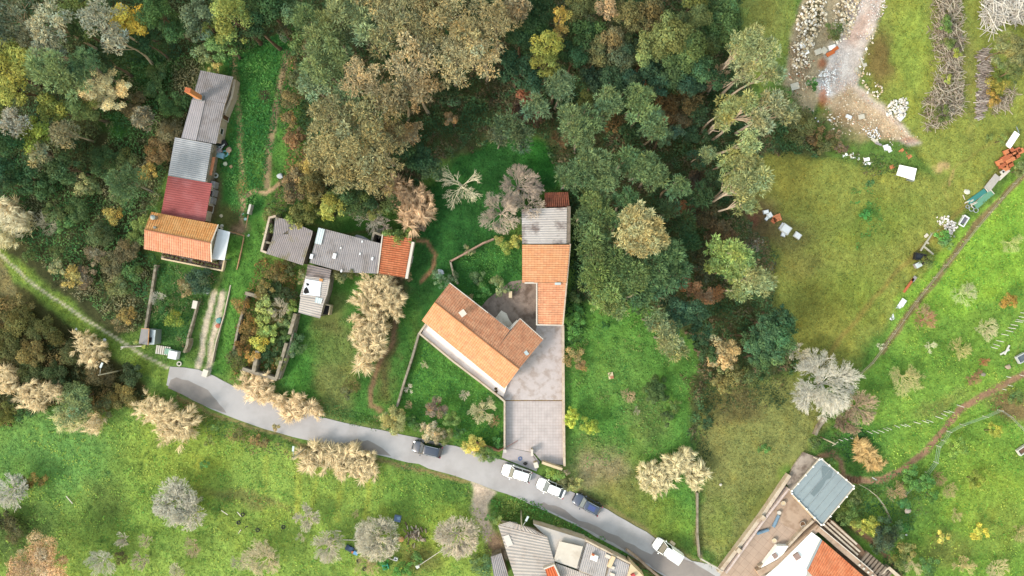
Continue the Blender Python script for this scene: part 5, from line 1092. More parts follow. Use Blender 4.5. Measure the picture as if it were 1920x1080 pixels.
def crown_lobed(Rr, hh, kind):
    """leaves on many lobes of unequal size spread through a crown of radius Rr and depth hh, centred on the origin"""
    P_ = []; L = {'broad': (.34, 1.0, .23, .62, 34), 'dome': (.24, .7, .18, .6, 36), 'pine': (.27, .9, .32, .24, 44), 'euc': (.22, 1.0, .34, .30, 34), 'cone': (.26, 1.3, .28, .4, 40), 'shrub': (.36, .8, .19, .6, 40), 'bush': (.26, .75, .15, .55, 44)}[kind]
    lr, flat_, ls, asp, dn = L
    nl = int({'broad': 15, 'dome': 26, 'pine': 22, 'euc': 26, 'cone': 20, 'shrub': 9, 'bush': 24}[kind] * (1 if Rr > 2.2 else .7)); cs = []
    for i in range(nl):
        a = i * 2.39996 + rng.uniform(-.5, .5); q = math.sqrt((i + .5) / nl) * (1 - lr * .75) * rng.uniform(.82, 1.14)
        if kind in ('pine', 'euc'): q *= rng.uniform(.8, 1.18)
        z = math.sqrt(max(0, 1 - min(q, 1) ** 2)) * hh * .55 * rng.uniform(.5, 1.25) - hh * .1
        if kind == 'cone': z = (1 - q) * hh * .9 - hh * .3
        r = lr * Rr * rng.uniform(.6, 1.3) * (1.15 - .3 * q); cs.append((q * Rr * math.cos(a), q * Rr * math.sin(a), z, r))
    out = []
    for x, y, z, r in cs:
        n = dens(dn * r * r * 4 / (ls * ls) * .115)
        d = sph(n); d[:, 2] = np.where(d[:, 2] < -.25, -d[:, 2], d[:, 2]); rad = r * rng.uniform(.55, 1.06, n) * (1 + .18 * np.sin(d[:, 0] * 7 + x) * np.sin(d[:, 1] * 6 + y))
        P = np.stack([x + d[:, 0] * rad, y + d[:, 1] * rad, z + d[:, 2] * rad * .75 * flat_], 1); tone = rng.uniform(.74, 1.26); hl_ = rng.normal(0, .07); tv = np.array([[tone * (1 + hl_), tone, tone * (1 - hl_)]])
        lf = rng.uniform(.75, 1.35)
        if kind in ('pine',):
            dd = d + rng.normal(0, .45, d.shape); dd[:, 2] += .35; out.append(directed(P, dd, .42 * lf, .11 * lf, .2, .07, tv))
        elif kind == 'euc':
            dd = d * .7 + rng.normal(0, .6, d.shape); dd[:, 2] -= .1; out.append(directed(P, dd, .38 * lf, .12 * lf, .26, .08, tv))
        else: out.append(leaves(P, d, ls * lf, asp, .2, .07, tv))
    return merge(out), cs
def crown_reed(Rr, hh):
    """canes leaning out of one stool, each with narrow leaves low down and a feathery plume at its tip"""
    out = []; n = int(30 * Rr * Rr / 4) + 12; dr = rng.uniform(-.5, .5)
    for i in range(n):
        a = rng.uniform(0, 6.283); q = math.sqrt(rng.uniform(0, 1)); b0 = np.array([q*math.cos(a), q*math.sin(a), 0]) * Rr * .72
        a2 = a * .5 + rng.normal(0, 1.2) + dr; lean = rng.uniform(.2, .75) * Rr * .55; h = hh * rng.uniform(.35, 1.0); m = 24; tone = rng.uniform(.82, 1.2)
        D = np.array([math.cos(a2), math.sin(a2), 0]); up = np.array([0, 0, 1.])
        t = rng.uniform(.6, 1, m); P = b0 + D * (lean * t ** 2)[:, None] + up * (h * t)[:, None]
        d = D * 1.1 + np.array([math.cos(dr * 6), math.sin(dr * 6), 0]) * .5 + rng.normal(0, .34, (m, 3)); d[:, 2] *= .6
        out.append(directed(P, d, .85, .065, .2, .04, np.array([[tone * 1.03, tone, tone]])))
        t = rng.uniform(.15, .7, 9); P = b0 + D * (lean * t ** 2)[:, None] + up * (h * t)[:, None]
        d = D * .6 + rng.normal(0, .8, (9, 3)); out.append(directed(P, d, .8, .07, .22, .05, np.array([[tone * .92, tone * .86, tone * .7]])))
    return merge(out)
def bare(Rr, hh, dense=1.0, seed=0, thick=1.0, droop=0):
    """leafless crown: limbs fork outward again and again into fine twigs"""
    rr = random.Random(seed); A, B_, r0, r1 = [], [], [], []; mx = 6 if Rr > 2.6 else (5 if Rr > 1.3 else 4)
    def grow(p, d, L_, r, lv):
        q = p; m = 2
        for k in range(m):
            out_ = Vector((q.x, q.y, .25)); out_ = out_.normalized() if out_.length > .2 else d
            d = (d + out_ * .16 + Vector((rr.gauss(0,.2), rr.gauss(0,.2), rr.gauss(0,.12)))).normalized(); e = q + d * (L_ / m)
            A.append(q); B_.append(e); r0.append(r * (1 - .25*k)); r1.append(r * (1 - .25*(k+1))); q = e
            if lv < mx and (k == 0 or rr.random() < .35 * dense):
                ax = Vector((rr.gauss(0,1), rr.gauss(0,1), rr.gauss(0,.35))).normalized(); grow(q, (d + ax * rr.uniform(.45, .85)).normalized(), L_ * rr.uniform(.6, .85), max(.015 * thick, r * .58), lv + 1)
        if lv < mx:
            for sg in (-1, 1):
                pr = Vector((-d.y, d.x, 0)) * sg * rr.uniform(.25, .6); grow(q, (d + pr + Vector((0, 0, rr.uniform(-.1, .3)))).normalized(), L_ * rr.uniform(.65, .85), max(.015 * thick, r * .62), lv + 1)
    nb = 5 + int(4 * dense); mx -= 1 if dense < .7 else 0; k = Rr / 3.1
    for i in range(nb):
        a = 2.39996 * i + rr.uniform(-.5, .5); el = rr.uniform(.2, .9) if i % 3 else rr.uniform(1.2, 2.6); grow(Vector((0, 0, hh * .3)), Vector((math.cos(a), math.sin(a), el)).normalized(), k * rr.uniform(.8, 1.15), .024 * Rr + .015, 1)
    A = np.array(A); B_ = np.array(B_); far_ = np.percentile(np.hypot(B_[:, 0], B_[:, 1]), 95); s_ = Rr / far_
    for q in (A, B_): q[:, 0] *= s_; q[:, 1] *= s_
    if dense >= 1.6:                                    # a full crown grows out evenly on every side
        th = np.arctan2(B_[:, 1], B_[:, 0]); rd_ = np.hypot(B_[:, 0], B_[:, 1]); bins = np.linspace(-math.pi, math.pi, 13)
        rb_ = np.array([np.percentile(rd_[(th >= a) & (th <= b)], 96) if ((th >= a) & (th <= b)).sum() > 5 else Rr for a, b in zip(bins[:-1], bins[1:])])
        cen = (bins[:-1] + bins[1:]) / 2; xp = np.concatenate([[cen[-1] - 6.2832], cen, [cen[0] + 6.2832]]); fp = np.concatenate([[rb_[-1]], rb_, [rb_[0]]])
        for q in (A, B_):
            f = np.clip(Rr / np.interp(np.arctan2(q[:, 1], q[:, 0]), xp, fp), .6, 2.2); q[:, 0] *= f; q[:, 1] *= f
    mz = B_[:, 2].max()
    for q in (A, B_): q[:, 2] = hh * .3 + (q[:, 2] - hh * .3) * (hh * .7) / max(.1, mz - hh * .3)
    return tubes(A, B_, np.array(r0) * thick, np.array(r1) * thick, 3)
def trunk_mesh(top, r, cs, hh, kind):
    """a tapering, slightly bent trunk from the ground to the crown, with limbs out to the lobes"""
    A, B_, a0, a1 = [], [], [], []; top = Vector(top); p = Vector((0, 0, -.2)); n = 6
    bend = Vector((random.gauss(0, .04), random.gauss(0, .04), 0)) * top.z
    pts = [p.lerp(top, i / n) + bend * math.sin(math.pi * i / n) for i in range(n + 1)]
    for i in range(n): A.append(pts[i]); B_.append(pts[i+1]); a0.append(r * (1 - .6 * i / n) * (1.25 if i == 0 else 1)); a1.append(r * (1 - .6 * (i+1) / n))
    for (x, y, z, q) in cs[::2]:
        e = top + Vector((x, y, z + (q * .75 if kind in ('euc', 'pine') else 0))); st = pts[-1 - random.choice((0, 1, 1, 2))]; mid = st.lerp(e, .5) + Vector((random.gauss(0,.15), random.gauss(0,.15), .25))
        A += [st, mid]; B_ += [mid, e]; a0 += [r*.34, r*.22]; a1 += [r*.22, r*.07]
    return tubes(np.array(A), np.array(B_), a0, a1, 6)
BARKC = {'pine': (156,146,132), 'euc': (206,190,166), 'broad': (120,104,88), 'dome': (130,112,90), 'cone': (110,92,76), 'shrub': (120,104,84), 'bush': (120,104,84), 'bare': (200,196,184), 'reed': (190,170,130)}
# how the colour seen in the picture relates to the leaf's own colour (a crown shades itself)
KL = {'pine': .80, 'euc': .60, 'broad': .70, 'dome': .86, 'cone': .6, 'shrub': .72, 'bush': .95, 'bare': .66, 'twig': .72, 'reed': .66}
def cname(c):
    r, g, b = c; v = (r + g + b) / 3
    if r > 185 and g > 150 and b < 60: return 'golden yellow'
    if r > g + 35: return 'orange brown' if v < 150 else 'pale orange'
    if r > g + 12: return 'tan brown' if v > 118 else 'dark brown'
    if v > 165: return 'pale straw' if b < r - 30 else 'pale grey'
    if b < 70 and r > 120 and v > 100: return 'yellow green'
    if r > g: return 'khaki tan' if v > 125 else 'olive brown'
    if g > r + 32: return 'deep green' if v < 82 else 'fresh green'
    if b > r: return 'blue green'
    if v < 78: return 'dark green'
    if v < 100: return 'mid green' if g > r + 18 else 'olive green'
    return 'sage green' if b > 80 else 'light olive'
LM = {'the top left yellow tree': (250,40), 'the long grey shed': (390,195), 'the red roof': (350,372), 'the orange cottage': (335,445), 'the grey mossy shed': (540,450), 'the old red tiled shed': (738,480), 'the overgrown ruin': (500,630), 'the left end of the road': (330,705), 'the dark hatchback': (802,840), 'the house gate': (985,850), 'the long tiled house': (890,640), 'the peeling shed roof': (1030,420), 'the orange outbuilding': (1035,540), 'the tiled yard': (1000,800), 'the lone slab on the lawn': (1145,704), 'the white van': (1250,1029), 'the big silver bare tree': (1550,720), 'the blue grey canopy': (1540,920), 'the white bags by the forest': (1465,425), 'the rubble track': (1600,120), 'the orange brick stacks': (1890,300), 'the heap of white stones': (1777,425), 'the photo\'s bottom right corner': (1900,1060), 'the photo\'s bottom left corner': (20,1060), 'the photo\'s top left corner': (10,10), 'the log heap': (778,1000), 'the dirt drive': (905,950), 'the farmhouse roof': (985,1035), 'the top centre yellow tree': (1025,95), 'the left meadow\'s bare trees': (335,945), 'the pale path': (110,565), 'the photo\'s top middle': (800,5), 'the photo\'s left edge': (5,400), 'the khaki pine': (1200,435), 'the right lawn\'s lower edge': (1180,960), 'the stake row': (1700,795), 'the grey basin': (1913,671)}
ORD_ = ['nearest to', 'second nearest to', 'third nearest to', 'fourth nearest to', 'fifth nearest to', 'sixth nearest to', 'seventh nearest to', 'eighth nearest to', 'ninth nearest to', 'tenth nearest to']
KN = {'pine': ('pine_tree', 'pine', 'pine tree'), 'euc': ('feathery_tree', 'feathery tree', 'tree'), 'broad': ('leafy_tree', 'leafy tree', 'tree'), 'dome': ('round_tree', 'round tree', 'tree'), 'cone': ('conifer', 'conifer', 'tree'), 'shrub': ('shrub', 'shrub', 'shrub'), 'bush': ('round_bush', 'round bush', 'bush'), 'bare': ('bare_tree', 'bare tree', 'tree'), 'reed': ('reed_clump', 'reed clump', 'reeds'), 'twig': ('bare_shrub', 'bare twiggy shrub', 'shrub')}
PL = []
def T(kind, px, py, Rp, h, c, base=None, squash=1.0, dense=1.0, label=None, ang=0): PL.append(dict(kind=kind, px=px, py=py, Rp=Rp, h=h, c=c, base=base, squash=squash, dense=dense, label=label, ang=ang))
def TT(kind, h, rows):
    for r in rows: T(kind, r[0], r[1], r[2], r[4] if len(r) > 4 else h, r[3])
# top left wood
TT('euc', 12, [(30,28,44,(120,130,104)),(105,50,44,(176,178,146)),(100,100,32,(150,158,132)),(200,42,40,(166,172,150)),(222,78,24,(172,176,152)),(30,232,26,(168,164,146)),(128,252,26,(150,144,104),8),(80,290,24,(168,166,118),8),(60,75,26,(118,120,88)),(272,222,20,(150,142,112),5)])
TT('broad', 10, [(248,40,34,(214,182,34)),(150,22,30,(118,134,60)),(300,28,40,(60,96,46)),(160,62,26,(84,108,52)),(45,118,44,(156,162,62)),(30,172,28,(158,160,58)),(12,130,26,(60,86,44)),(108,208,32,(134,142,52),8),(160,205,28,(92,110,52),8),(70,256,32,(140,156,46),8),(25,270,26,(48,88,48)),(200,120,24,(66,94,56),8),(20,330,34,(46,82,50),7),(60,335,30,(54,92,52),6),(130,320,32,(64,94,54),6),(8,210,20,(90,108,40),8),(335,60,26,(62,98,50),7),(420,88,30,(104,142,74),7),(385,102,22,(128,146,92),5),(180,170,20,(50,76,48),7),(280,85,24,(50,86,48),7)])
TT('broad', 11, [(372,30,32,(100,118,86)),(372,62,24,(90,110,80)),(505,20,40,(54,88,46)),(545,25,30,(96,120,74)),(485,55,26,(44,76,42)),(535,60,18,(90,100,70),7)])
T('cone', 440, 38, 46, 12, (146,160,70)); T('cone', 400, 55, 24, 9, (120,140,60))
TT('pine', 13, [(105,135,40,(124,148,92)),(165,118,28,(92,126,82)),(140,160,26,(120,140,84)),(246,348,36,(96,126,80),8),(10,60,24,(96,112,90)),(150,138,20,(98,128,84))])
T('dome', 205, 172, 46, 6.5, (206,194,144), label='round khaki dome of a tree alone left of the long grey shed')
TT('shrub', 2.5, [(160,350,22,(150,152,96)),(178,352,18,(96,112,64)),(215,402,20,(176,156,66)),(268,432,28,(112,140,66)),(128,418,20,(84,124,62)),(110,400,22,(88,106,56)),(330,598,18,(132,150,44)),(310,575,18,(60,110,50)),(377,522,26,(66,96,74)),(352,540,18,(150,134,88)),(295,140,22,(84,110,60)),(330,200,26,(72,110,58)),(300,290,26,(120,100,62)),(280,325,20,(166,140,56)),(240,300,22,(88,104,54)),(112,475,18,(90,110,56)),(110,500,18,(150,150,100)),(140,520,22,(170,150,70)),(404,130,10,(184,174,90),3.2),(414,128,9,(204,180,90),3.2),(205,300,30,(58,90,50)),(290,170,22,(86,116,64)),(320,250,24,(120,114,80)),(255,200,24,(120,112,78)),(150,400,24,(74,104,58)),(90,350,26,(66,100,56)),(190,440,24,(84,104,62)),(60,480,14,(96,120,60)),(215,500,24,(106,106,76)),(165,520,22,(120,104,80)),(255,510,20,(84,120,60)),(235,605,20,(120,110,74)),(240,470,24,(110,104,74)),(180,480,20,(130,118,90)),(225,540,22,(112,122,70)),(245,590,20,(160,136,66))])
T('reed', 14, 405, 32, 4.5, (218,212,180)); T('reed', 44, 420, 26, 4.5, (214,208,176)); T('reed', 10, 445, 28, 4.5, (220,214,172)); T('reed', 30, 398, 20, 4, (206,190,150))
T('twig', 92, 420, 22, 2.5, (178,172,150)); T('twig', 302, 560, 14, 2, (200,194,180))
# lower left scrub and reeds
TT('shrub', 2.2, [(40,600,30,(104,104,50)),(90,620,32,(90,94,46)),(20,650,30,(86,92,46)),(70,660,30,(124,110,56)),(140,660,26,(78,86,46)),(45,570,22,(120,110,60)),(60,700,26,(74,88,46)),(110,700,26,(66,84,44)),(190,700,26,(100,92,60)),(230,740,26,(128,118,60)),(200,760,22,(84,90,52)),(250,700,24,(66,84,50)),(150,735,26,(98,118,70)),(15,775,24,(110,116,48)),(55,770,20,(60,98,46)),(175,660,14,(140,110,50)),(270,640,12,(150,160,70))])
R_ = (222,204,164)
for x, y, r, s_ in ((160,640,22,1),(180,660,22,1),(172,672,16,1),(12,705,20,1),(20,730,18,1),(55,735,24,1),(75,745,24,1),(95,735,20,1),(65,755,18,1),(105,730,14,1),(130,790,20,1),(180,790,22,1),(120,785,16,1),(283,762,30,1),(300,775,32,1),(325,790,30,1),(345,805,28,1),(315,808,24,1),(355,785,20,1)): T('reed', x, y, r, 3.6, (206,204,150) if (x in (130, 120)) else R_)
T('euc', 145, 768, 36, 4, (128,148,92)); T('broad', 160, 745, 26, 3.5, (112,136,82))
for x, y, r in ((470,720,22),(485,735,20),(505,742,14),(490,712,16),(528,752,16),(555,765,18),(575,765,20),(590,770,14),(560,748,14),(545,775,12)): T('reed', x, y, r, 2.6, (236,212,172))
for x, y, r in ((572,850,16),(590,858,18),(610,862,22),(632,866,22),(655,870,22),(676,874,22),(695,880,18),(600,840,12),(625,845,12),(650,848,12),(668,845,10),(690,858,14),(640,882,14),(680,890,12),(580,870,12)): T('reed', x, y, r, 2.8, (222,204,164))
for x, y, r in ((690,535,22),(715,530,24),(735,545,22),(745,562,18),(700,552,24),(722,570,22),(740,585,14),(695,580,22),(712,595,22),(690,608,20),(705,622,22),(688,640,20),(702,650,18),(684,665,18),(698,672,14),(680,685,12),(675,560,14),(672,600,14),(718,612,16),(714,640,12),(676,628,14)): T('reed', x, y, r, 4.4, (222,204,164))
for x, y, r in ((740,352,20),(760,362,22),(785,375,20),(800,385,16),(760,385,22),(780,400,20),(765,410,18),(790,365,14),(748,372,18),(772,425,12),(795,408,12)): T('reed', x, y, r, 4.5, (214,184,150))
for x, y, r in ((1212,890,18),(1210,905,14),(1235,890,20),(1245,905,18),(1262,880,20),(1275,860,20),(1285,850,14),(1290,875,18),(1305,890,16),(1300,905,14),(1315,885,12),(1230,918,14),(1255,865,16),(1222,878,14)): T('reed', x, y, r, 3.4, (224,214,172))
# ruin and middle
TT('shrub', 2.2, [(520,590,22,(104,100,52)),(540,555,22,(66,78,44)),(500,545,20,(126,112,56)),(520,510,22,(118,100,50)),(545,500,18,(84,92,52)),(498,600,18,(150,166,74)),(505,625,20,(144,168,74)),(490,640,18,(196,190,60)),(540,600,20,(128,152,86)),(520,650,20,(66,92,46)),(500,670,20,(54,80,44)),(470,610,20,(140,110,50)),(460,650,18,(128,96,44)),(465,630,16,(110,90,44)),(478,665,14,(200,156,70)),(448,670,20,(90,96,52)),(550,575,15,(150,178,80),3),(500,572,20,(160,176,92),3),(530,680,14,(126,134,76)),(455,570,18,(150,120,60)),(535,630,14,(96,128,66)),(520,545,20,(60,80,44)),(570,520,14,(140,140,90)),(640,515,18,(136,136,86),3.4),(665,512,14,(128,130,80),3.4),(575,395,26,(110,120,60),4),(560,412,22,(150,150,76),4),(550,420,16,(140,160,70),4),(510,405,16,(130,136,80),3),(510,430,14,(130,146,82),3.3),(745,445,18,(110,134,60),4),(765,440,16,(116,140,62),4),(730,440,12,(120,140,64),4),(748,455,12,(130,150,66),4),(770,455,9,(110,140,60),4)])
T('twig', 528, 580, 20, 4, (196,186,166)); T('twig', 700, 412, 26, 3, (200,192,178)); T('twig', 720, 425, 20, 3, (186,172,158)); T('twig', 680, 395, 22, 3, (176,156,136))
TT('broad', 6, [(630,385,28,(152,156,62)),(615,400,18,(150,156,44)),(660,375,32,(70,94,46)),(690,370,26,(52,78,44)),(735,385,22,(84,104,52)),(790,300,28,(50,86,54)),(760,290,24,(54,86,48)),(810,320,24,(56,84,54)),(590,350,28,(116,110,62),5),(555,355,28,(118,102,70),4),(560,330,22,(150,126,80),4),(575,320,20,(168,150,70),4),(610,320,20,(124,112,70),5),(555,260,22,(130,100,64),3),(545,225,18,(140,116,66),3),(548,190,20,(120,110,66),3),(560,150,22,(100,110,70),4),(565,90,24,(96,126,70),5),(590,100,24,(110,104,72),6),(700,395,18,(110,120,60),4),(790,420,14,(110,96,80),2)])
# large pale trees, centre top
TT('euc', 15, [(755,38,50,(160,154,106)),(845,35,50,(176,164,114)),(925,45,44,(168,156,108)),(905,110,40,(184,170,122)),(845,118,48,(190,176,124)),(772,118,46,(186,170,126)),(728,72,36,(148,146,96)),(790,172,34,(168,148,106)),(740,190,34,(150,136,96)),(700,225,56,(158,152,100),13),(622,222,46,(160,156,106),12),(655,285,54,(166,160,108),12),(718,290,40,(154,146,98),12),(610,290,34,(156,150,98),11),(880,75,34,(178,166,112)),(800,80,36,(150,142,94)),(815,20,30,(150,142,92)),(680,150,38,(190,170,124)),(700,10,36,(170,158,104)),(800,5,30,(176,150,90)),(970,20,26,(170,150,110)),(640,330,34,(164,154,98),10),(700,335,34,(164,152,98),10),(745,250,26,(166,146,100),10)])
TT('pine', 14, [(660,30,46,(130,144,96)),(690,60,34,(138,154,104)),(615,90,40,(120,138,84)),(605,135,36,(124,144,90)),(590,165,26,(136,156,112)),(640,120,30,(116,132,78)),(620,55,30,(120,132,76)),(580,40,28,(104,128,76)),(650,180,22,(120,140,92))])
TT('broad', 6, [(775,252,24,(184,154,108)),(845,222,14,(140,116,80)),(840,180,24,(60,84,50),9)])
# dark wood
TT('broad', 10, [(1000,30,34,(52,82,44)),(975,70,36,(60,92,54)),(1000,60,26,(56,92,46)),(1052,33,19,(190,160,54),12),(1050,60,16,(150,130,60),11),(1000,150,30,(44,76,48)),(965,130,34,(46,80,52)),(1090,20,36,(90,96,52)),(1100,70,34,(66,96,48)),(1075,110,28,(48,82,46)),(1135,25,24,(168,142,104),12),(1145,80,30,(140,128,84)),(1115,100,30,(110,112,66)),(1150,115,34,(90,96,62)),(1180,40,38,(120,116,66)),(1215,30,34,(112,104,64)),(1250,70,44,(116,126,66),13),(1280,100,40,(96,122,64),12),(1220,90,32,(122,132,70),12),(1260,140,34,(74,106,66)),(1220,135,30,(66,98,66)),(1300,130,34,(72,106,62)),(1208,112,18,(130,152,84),13),(1300,35,36,(104,118,66)),(1340,30,34,(86,116,60),8),(1370,25,26,(90,122,62),7),(1345,70,32,(84,114,58),8),(1320,90,28,(92,112,62),8),(1375,60,18,(76,110,56),6),(1175,100,28,(72,92,58)),(1150,150,28,(60,88,56)),(1180,160,30,(54,84,60)),(1110,150,28,(50,74,50)),(1040,165,24,(60,92,56)),(1100,190,20,(90,100,44)),(1198,152,14,(196,146,104),9),(1230,165,24,(62,98,72)),(1290,160,26,(50,80,56)),(1340,150,24,(48,84,52)),(1250,200,26,(110,92,56),5),(1290,190,28,(120,104,62),5),(1270,225,26,(100,84,54),5),(1310,215,24,(60,90,58),5),(1230,215,18,(110,140,96),8),(1240,260,22,(96,126,84),8),(1265,250,18,(90,120,90),6),(1290,255,22,(52,84,56),5),(1320,260,16,(70,100,60),5),(985,190,20,(150,96,70),4),(975,215,24,(90,70,56),4),(1000,225,22,(96,80,60),4),(1150,230,24,(130,104,60),4),(1180,250,24,(56,88,52),5)])
T('cone', 1025, 88, 32, 14, (148,156,60)); T('cone', 1022, 122, 30, 12, (136,146,60)); T('broad', 1300, 5, 30, 10, (112,126,60))
TT('pine', 13, [(1050,168,28,(104,130,92)),(1005,200,26,(104,130,90)),(1070,225,30,(110,136,90)),(1100,232,30,(104,132,84)),(1085,255,28,(112,136,86)),(1140,185,26,(112,138,88)),(1145,205,24,(108,132,84)),(1195,185,28,(110,134,80)),(1200,210,26,(114,138,80)),(1225,245,26,(98,126,80)),(1110,310,36,(108,134,88)),(1085,330,30,(100,130,84)),(1130,340,32,(106,132,84)),(1060,335,22,(92,120,76)),(1200,318,34,(104,134,86)),(1180,300,24,(98,130,80)),(1225,330,28,(108,134,84)),(1270,350,24,(100,130,80)),(1110,380,28,(112,136,76)),(1125,400,26,(106,130,72)),(1175,375,22,(80,114,66)),(1115,440,34,(102,126,72)),(1110,475,34,(98,124,70)),(1150,490,34,(96,122,68)),(1120,520,34,(112,138,70)),(1150,545,32,(114,140,74)),(1190,520,34,(98,128,74)),(1225,500,32,(92,126,78)),(1255,480,30,(94,128,78)),(1240,530,26,(84,120,76)),(1200,560,26,(86,118,70)),(1155,575,24,(130,146,84)),(1130,565,20,(128,150,74)),(1270,510,24,(70,104,64)),(1095,405,20,(90,116,70)),(1165,420,24,(90,118,66)),(950,235,24,(90,112,72),8),(975,260,24,(84,104,70),8),(935,260,20,(96,110,80),7),(1280,420,24,(70,98,56),8),(1310,370,24,(62,90,52),8),(1250,395,22,(88,118,74),9),(1290,455,22,(60,96,54),8)])
TT('pine', 15, [(1178,410,22,(188,178,118)),(1200,405,22,(192,180,122)),(1225,425,24,(186,174,114)),(1195,435,26,(196,184,124)),(1215,455,26,(190,178,118)),(1175,450,22,(188,176,116)),(1240,450,18,(180,170,110)),(1195,470,18,(184,172,112))])
TT('broad', 8, [(1280,530,18,(170,118,84),5),(1300,545,18,(160,122,86),5),(1325,555,20,(180,136,96),5),(1345,550,16,(150,106,66),5),(1250,560,24,(52,84,56)),(1270,580,28,(70,110,80)),(1255,610,24,(88,124,84)),(1300,590,28,(60,96,66)),(1310,630,24,(56,90,56)),(1325,660,20,(60,90,50)),(1290,400,22,(120,90,60),4),(1275,395,18,(150,104,66),4),(1310,300,22,(56,90,60),6),(1330,340,22,(60,88,56),6),(1300,340,22,(72,62,48),4),(1310,410,24,(86,80,54),5),(1340,430,26,(94,84,60),5),(1330,390,22,(66,70,46),5),(1340,490,20,(62,84,50),5),(1310,480,22,(70,76,50),5),(1320,515,22,(60,70,46),5),(1365,445,18,(120,98,70),3)])
TT('pine', 11, [(1250,640,26,(142,150,100)),(1240,620,22,(150,158,104)),(1265,655,22,(146,152,96)),(1225,600,20,(120,140,90))])
# tall leaning pines along the field: base of the trunk given
for x, y, r, c, bx, by in ((1385,95,34,(156,168,112),1326,176),(1410,75,30,(154,162,104),1340,165),(1430,105,34,(150,162,110),1350,180),(1395,130,30,(158,162,112),1330,170),(1440,140,28,(146,158,108),1360,190),(1370,205,30,(162,168,98),1315,250),(1400,195,26,(150,160,96),1330,265),(1355,225,24,(156,162,96),1312,262),(1420,230,30,(158,162,116),1316,268),(1450,195,30,(150,154,112),1340,240),(1475,215,24,(142,148,102),1380,250),(1400,270,26,(156,168,106),1310,300),(1370,300,30,(158,168,96),1318,320),(1395,310,34,(150,160,104),1330,345),(1420,340,30,(148,160,106),1325,388),(1390,350,34,(150,160,104),1322,392),(1365,340,24,(150,162,96),1320,380),(1400,380,26,(140,154,96),1330,400),(1325,290,18,(138,156,104),1295,305),(1350,470,28,(150,174,84),1320,482),(1380,475,28,(152,176,86),1325,490),(1340,500,24,(140,164,82),1312,500),(1395,500,24,(146,170,92),1340,505),(1370,510,24,(142,166,84),1330,512),(1410,520,30,(158,168,110),1350,520),(1430,530,24,(150,164,110),1360,525),(1385,545,26,(146,162,98),1340,540)):
    b0 = W(bx, by); rr_ = math.hypot(x - 960, y - 540); rb_ = math.hypot(bx - 960, by - 540); hz = H * (1 - rb_ / rr_); T('pine', x, y, r * .86, min(19, max(9, hz * 1.02)), c, base=(bx, by))
TT('broad', 8, [(1430,625,28,(84,122,78)),(1455,640,28,(80,122,70)),(1420,655,26,(72,110,70)),(1470,620,24,(64,108,64)),(1460,590,22,(54,92,60)),(1450,665,24,(90,126,76)),(1475,650,20,(86,124,72)),(1405,635,22,(70,106,62)),(1440,605,24,(60,98,62)),(1478,600,16,(70,108,64)),(1425,680,18,(76,112,64)),(1345,650,22,(196,172,116)),(1360,675,22,(200,172,118)),(1335,675,16,(190,164,112)),(1365,655,20,(186,160,104)),(1370,700,24,(130,128,70),5),(1350,715,20,(124,120,66),4),(1400,700,22,(96,110,56),4),(1360,725,14,(110,116,60),3)])
# right side
TT('shrub', 2.5, [(1500,235,24,(112,120,70)),(1480,210,20,(104,122,66)),(1520,255,22,(128,104,66)),(1545,270,22,(110,112,62)),(1490,255,22,(100,106,58)),(1560,260,18,(136,116,84)),(1470,180,18,(86,124,56)),(1575,280,12,(120,100,80)),(1520,160,12,(76,130,50)),(1557,70,14,(112,124,66)),(1562,60,18,(100,120,64)),(1765,50,16,(100,132,56)),(1772,85,14,(110,130,62)),(1760,215,18,(96,112,50)),(1785,105,10,(150,160,50)),(1770,150,10,(150,160,60)),(1866,165,22,(150,140,46)),(1875,140,20,(96,124,52)),(1860,190,14,(160,130,50)),(1875,265,12,(120,140,60)),(1915,320,16,(130,146,90)),(1905,320,14,(120,140,80)),(1763,446,18,(90,156,62)),(1768,458,14,(110,150,80)),(1735,492,14,(110,130,60))])
TT('dome', 6, [(1885,95,34,(120,124,74)),(1912,105,36,(124,126,76)),(1900,130,28,(96,112,62))])
T('dome', 82, 1062, 60, 5.5, (206,168,124), label='large orange autumn tree in the bottom left corner')
T('bare', 1550, 722, 58, 5.5, (214,210,196), dense=2.0, label='big silver bare tree with a dense round crown between field and orchard')
for x, y, r, h, c, d in ((1612,765,30,4,(184,164,138),1.6),(1590,790,22,3.5,(160,140,118),1.6),(1502,662,20,3.5,(200,196,176),1),(865,345,44,5,(214,206,180),.3),(972,350,40,5,(186,170,156),1.0),(940,398,38,5,(196,180,164),.8),(988,385,30,5,(186,172,158),.8),(330,940,38,5,(214,210,194),1.8),(350,965,30,5,(214,210,194),1.8),(305,945,22,4,(206,202,186),1),(22,920,30,4,(210,208,196),2),(705,1012,38,5,(214,206,184),2.2),(858,1005,38,5,(216,204,184),1.7),(615,1025,28,4,(208,200,180),1.8),(575,970,22,3,(206,198,176),1.3),(500,1050,36,4,(212,200,164),.9),(186,1055,26,4,(212,210,192),1),(228,1014,13,2.5,(206,198,180),1.4),(258,1055,16,3,(196,186,160),1),(335,1070,15,2.5,(210,204,170),.8),(905,772,24,3,(212,204,160),1.2),(1345,140,22,7,(206,186,160),1)): T('bare', x, y, r, h, c, dense=d)
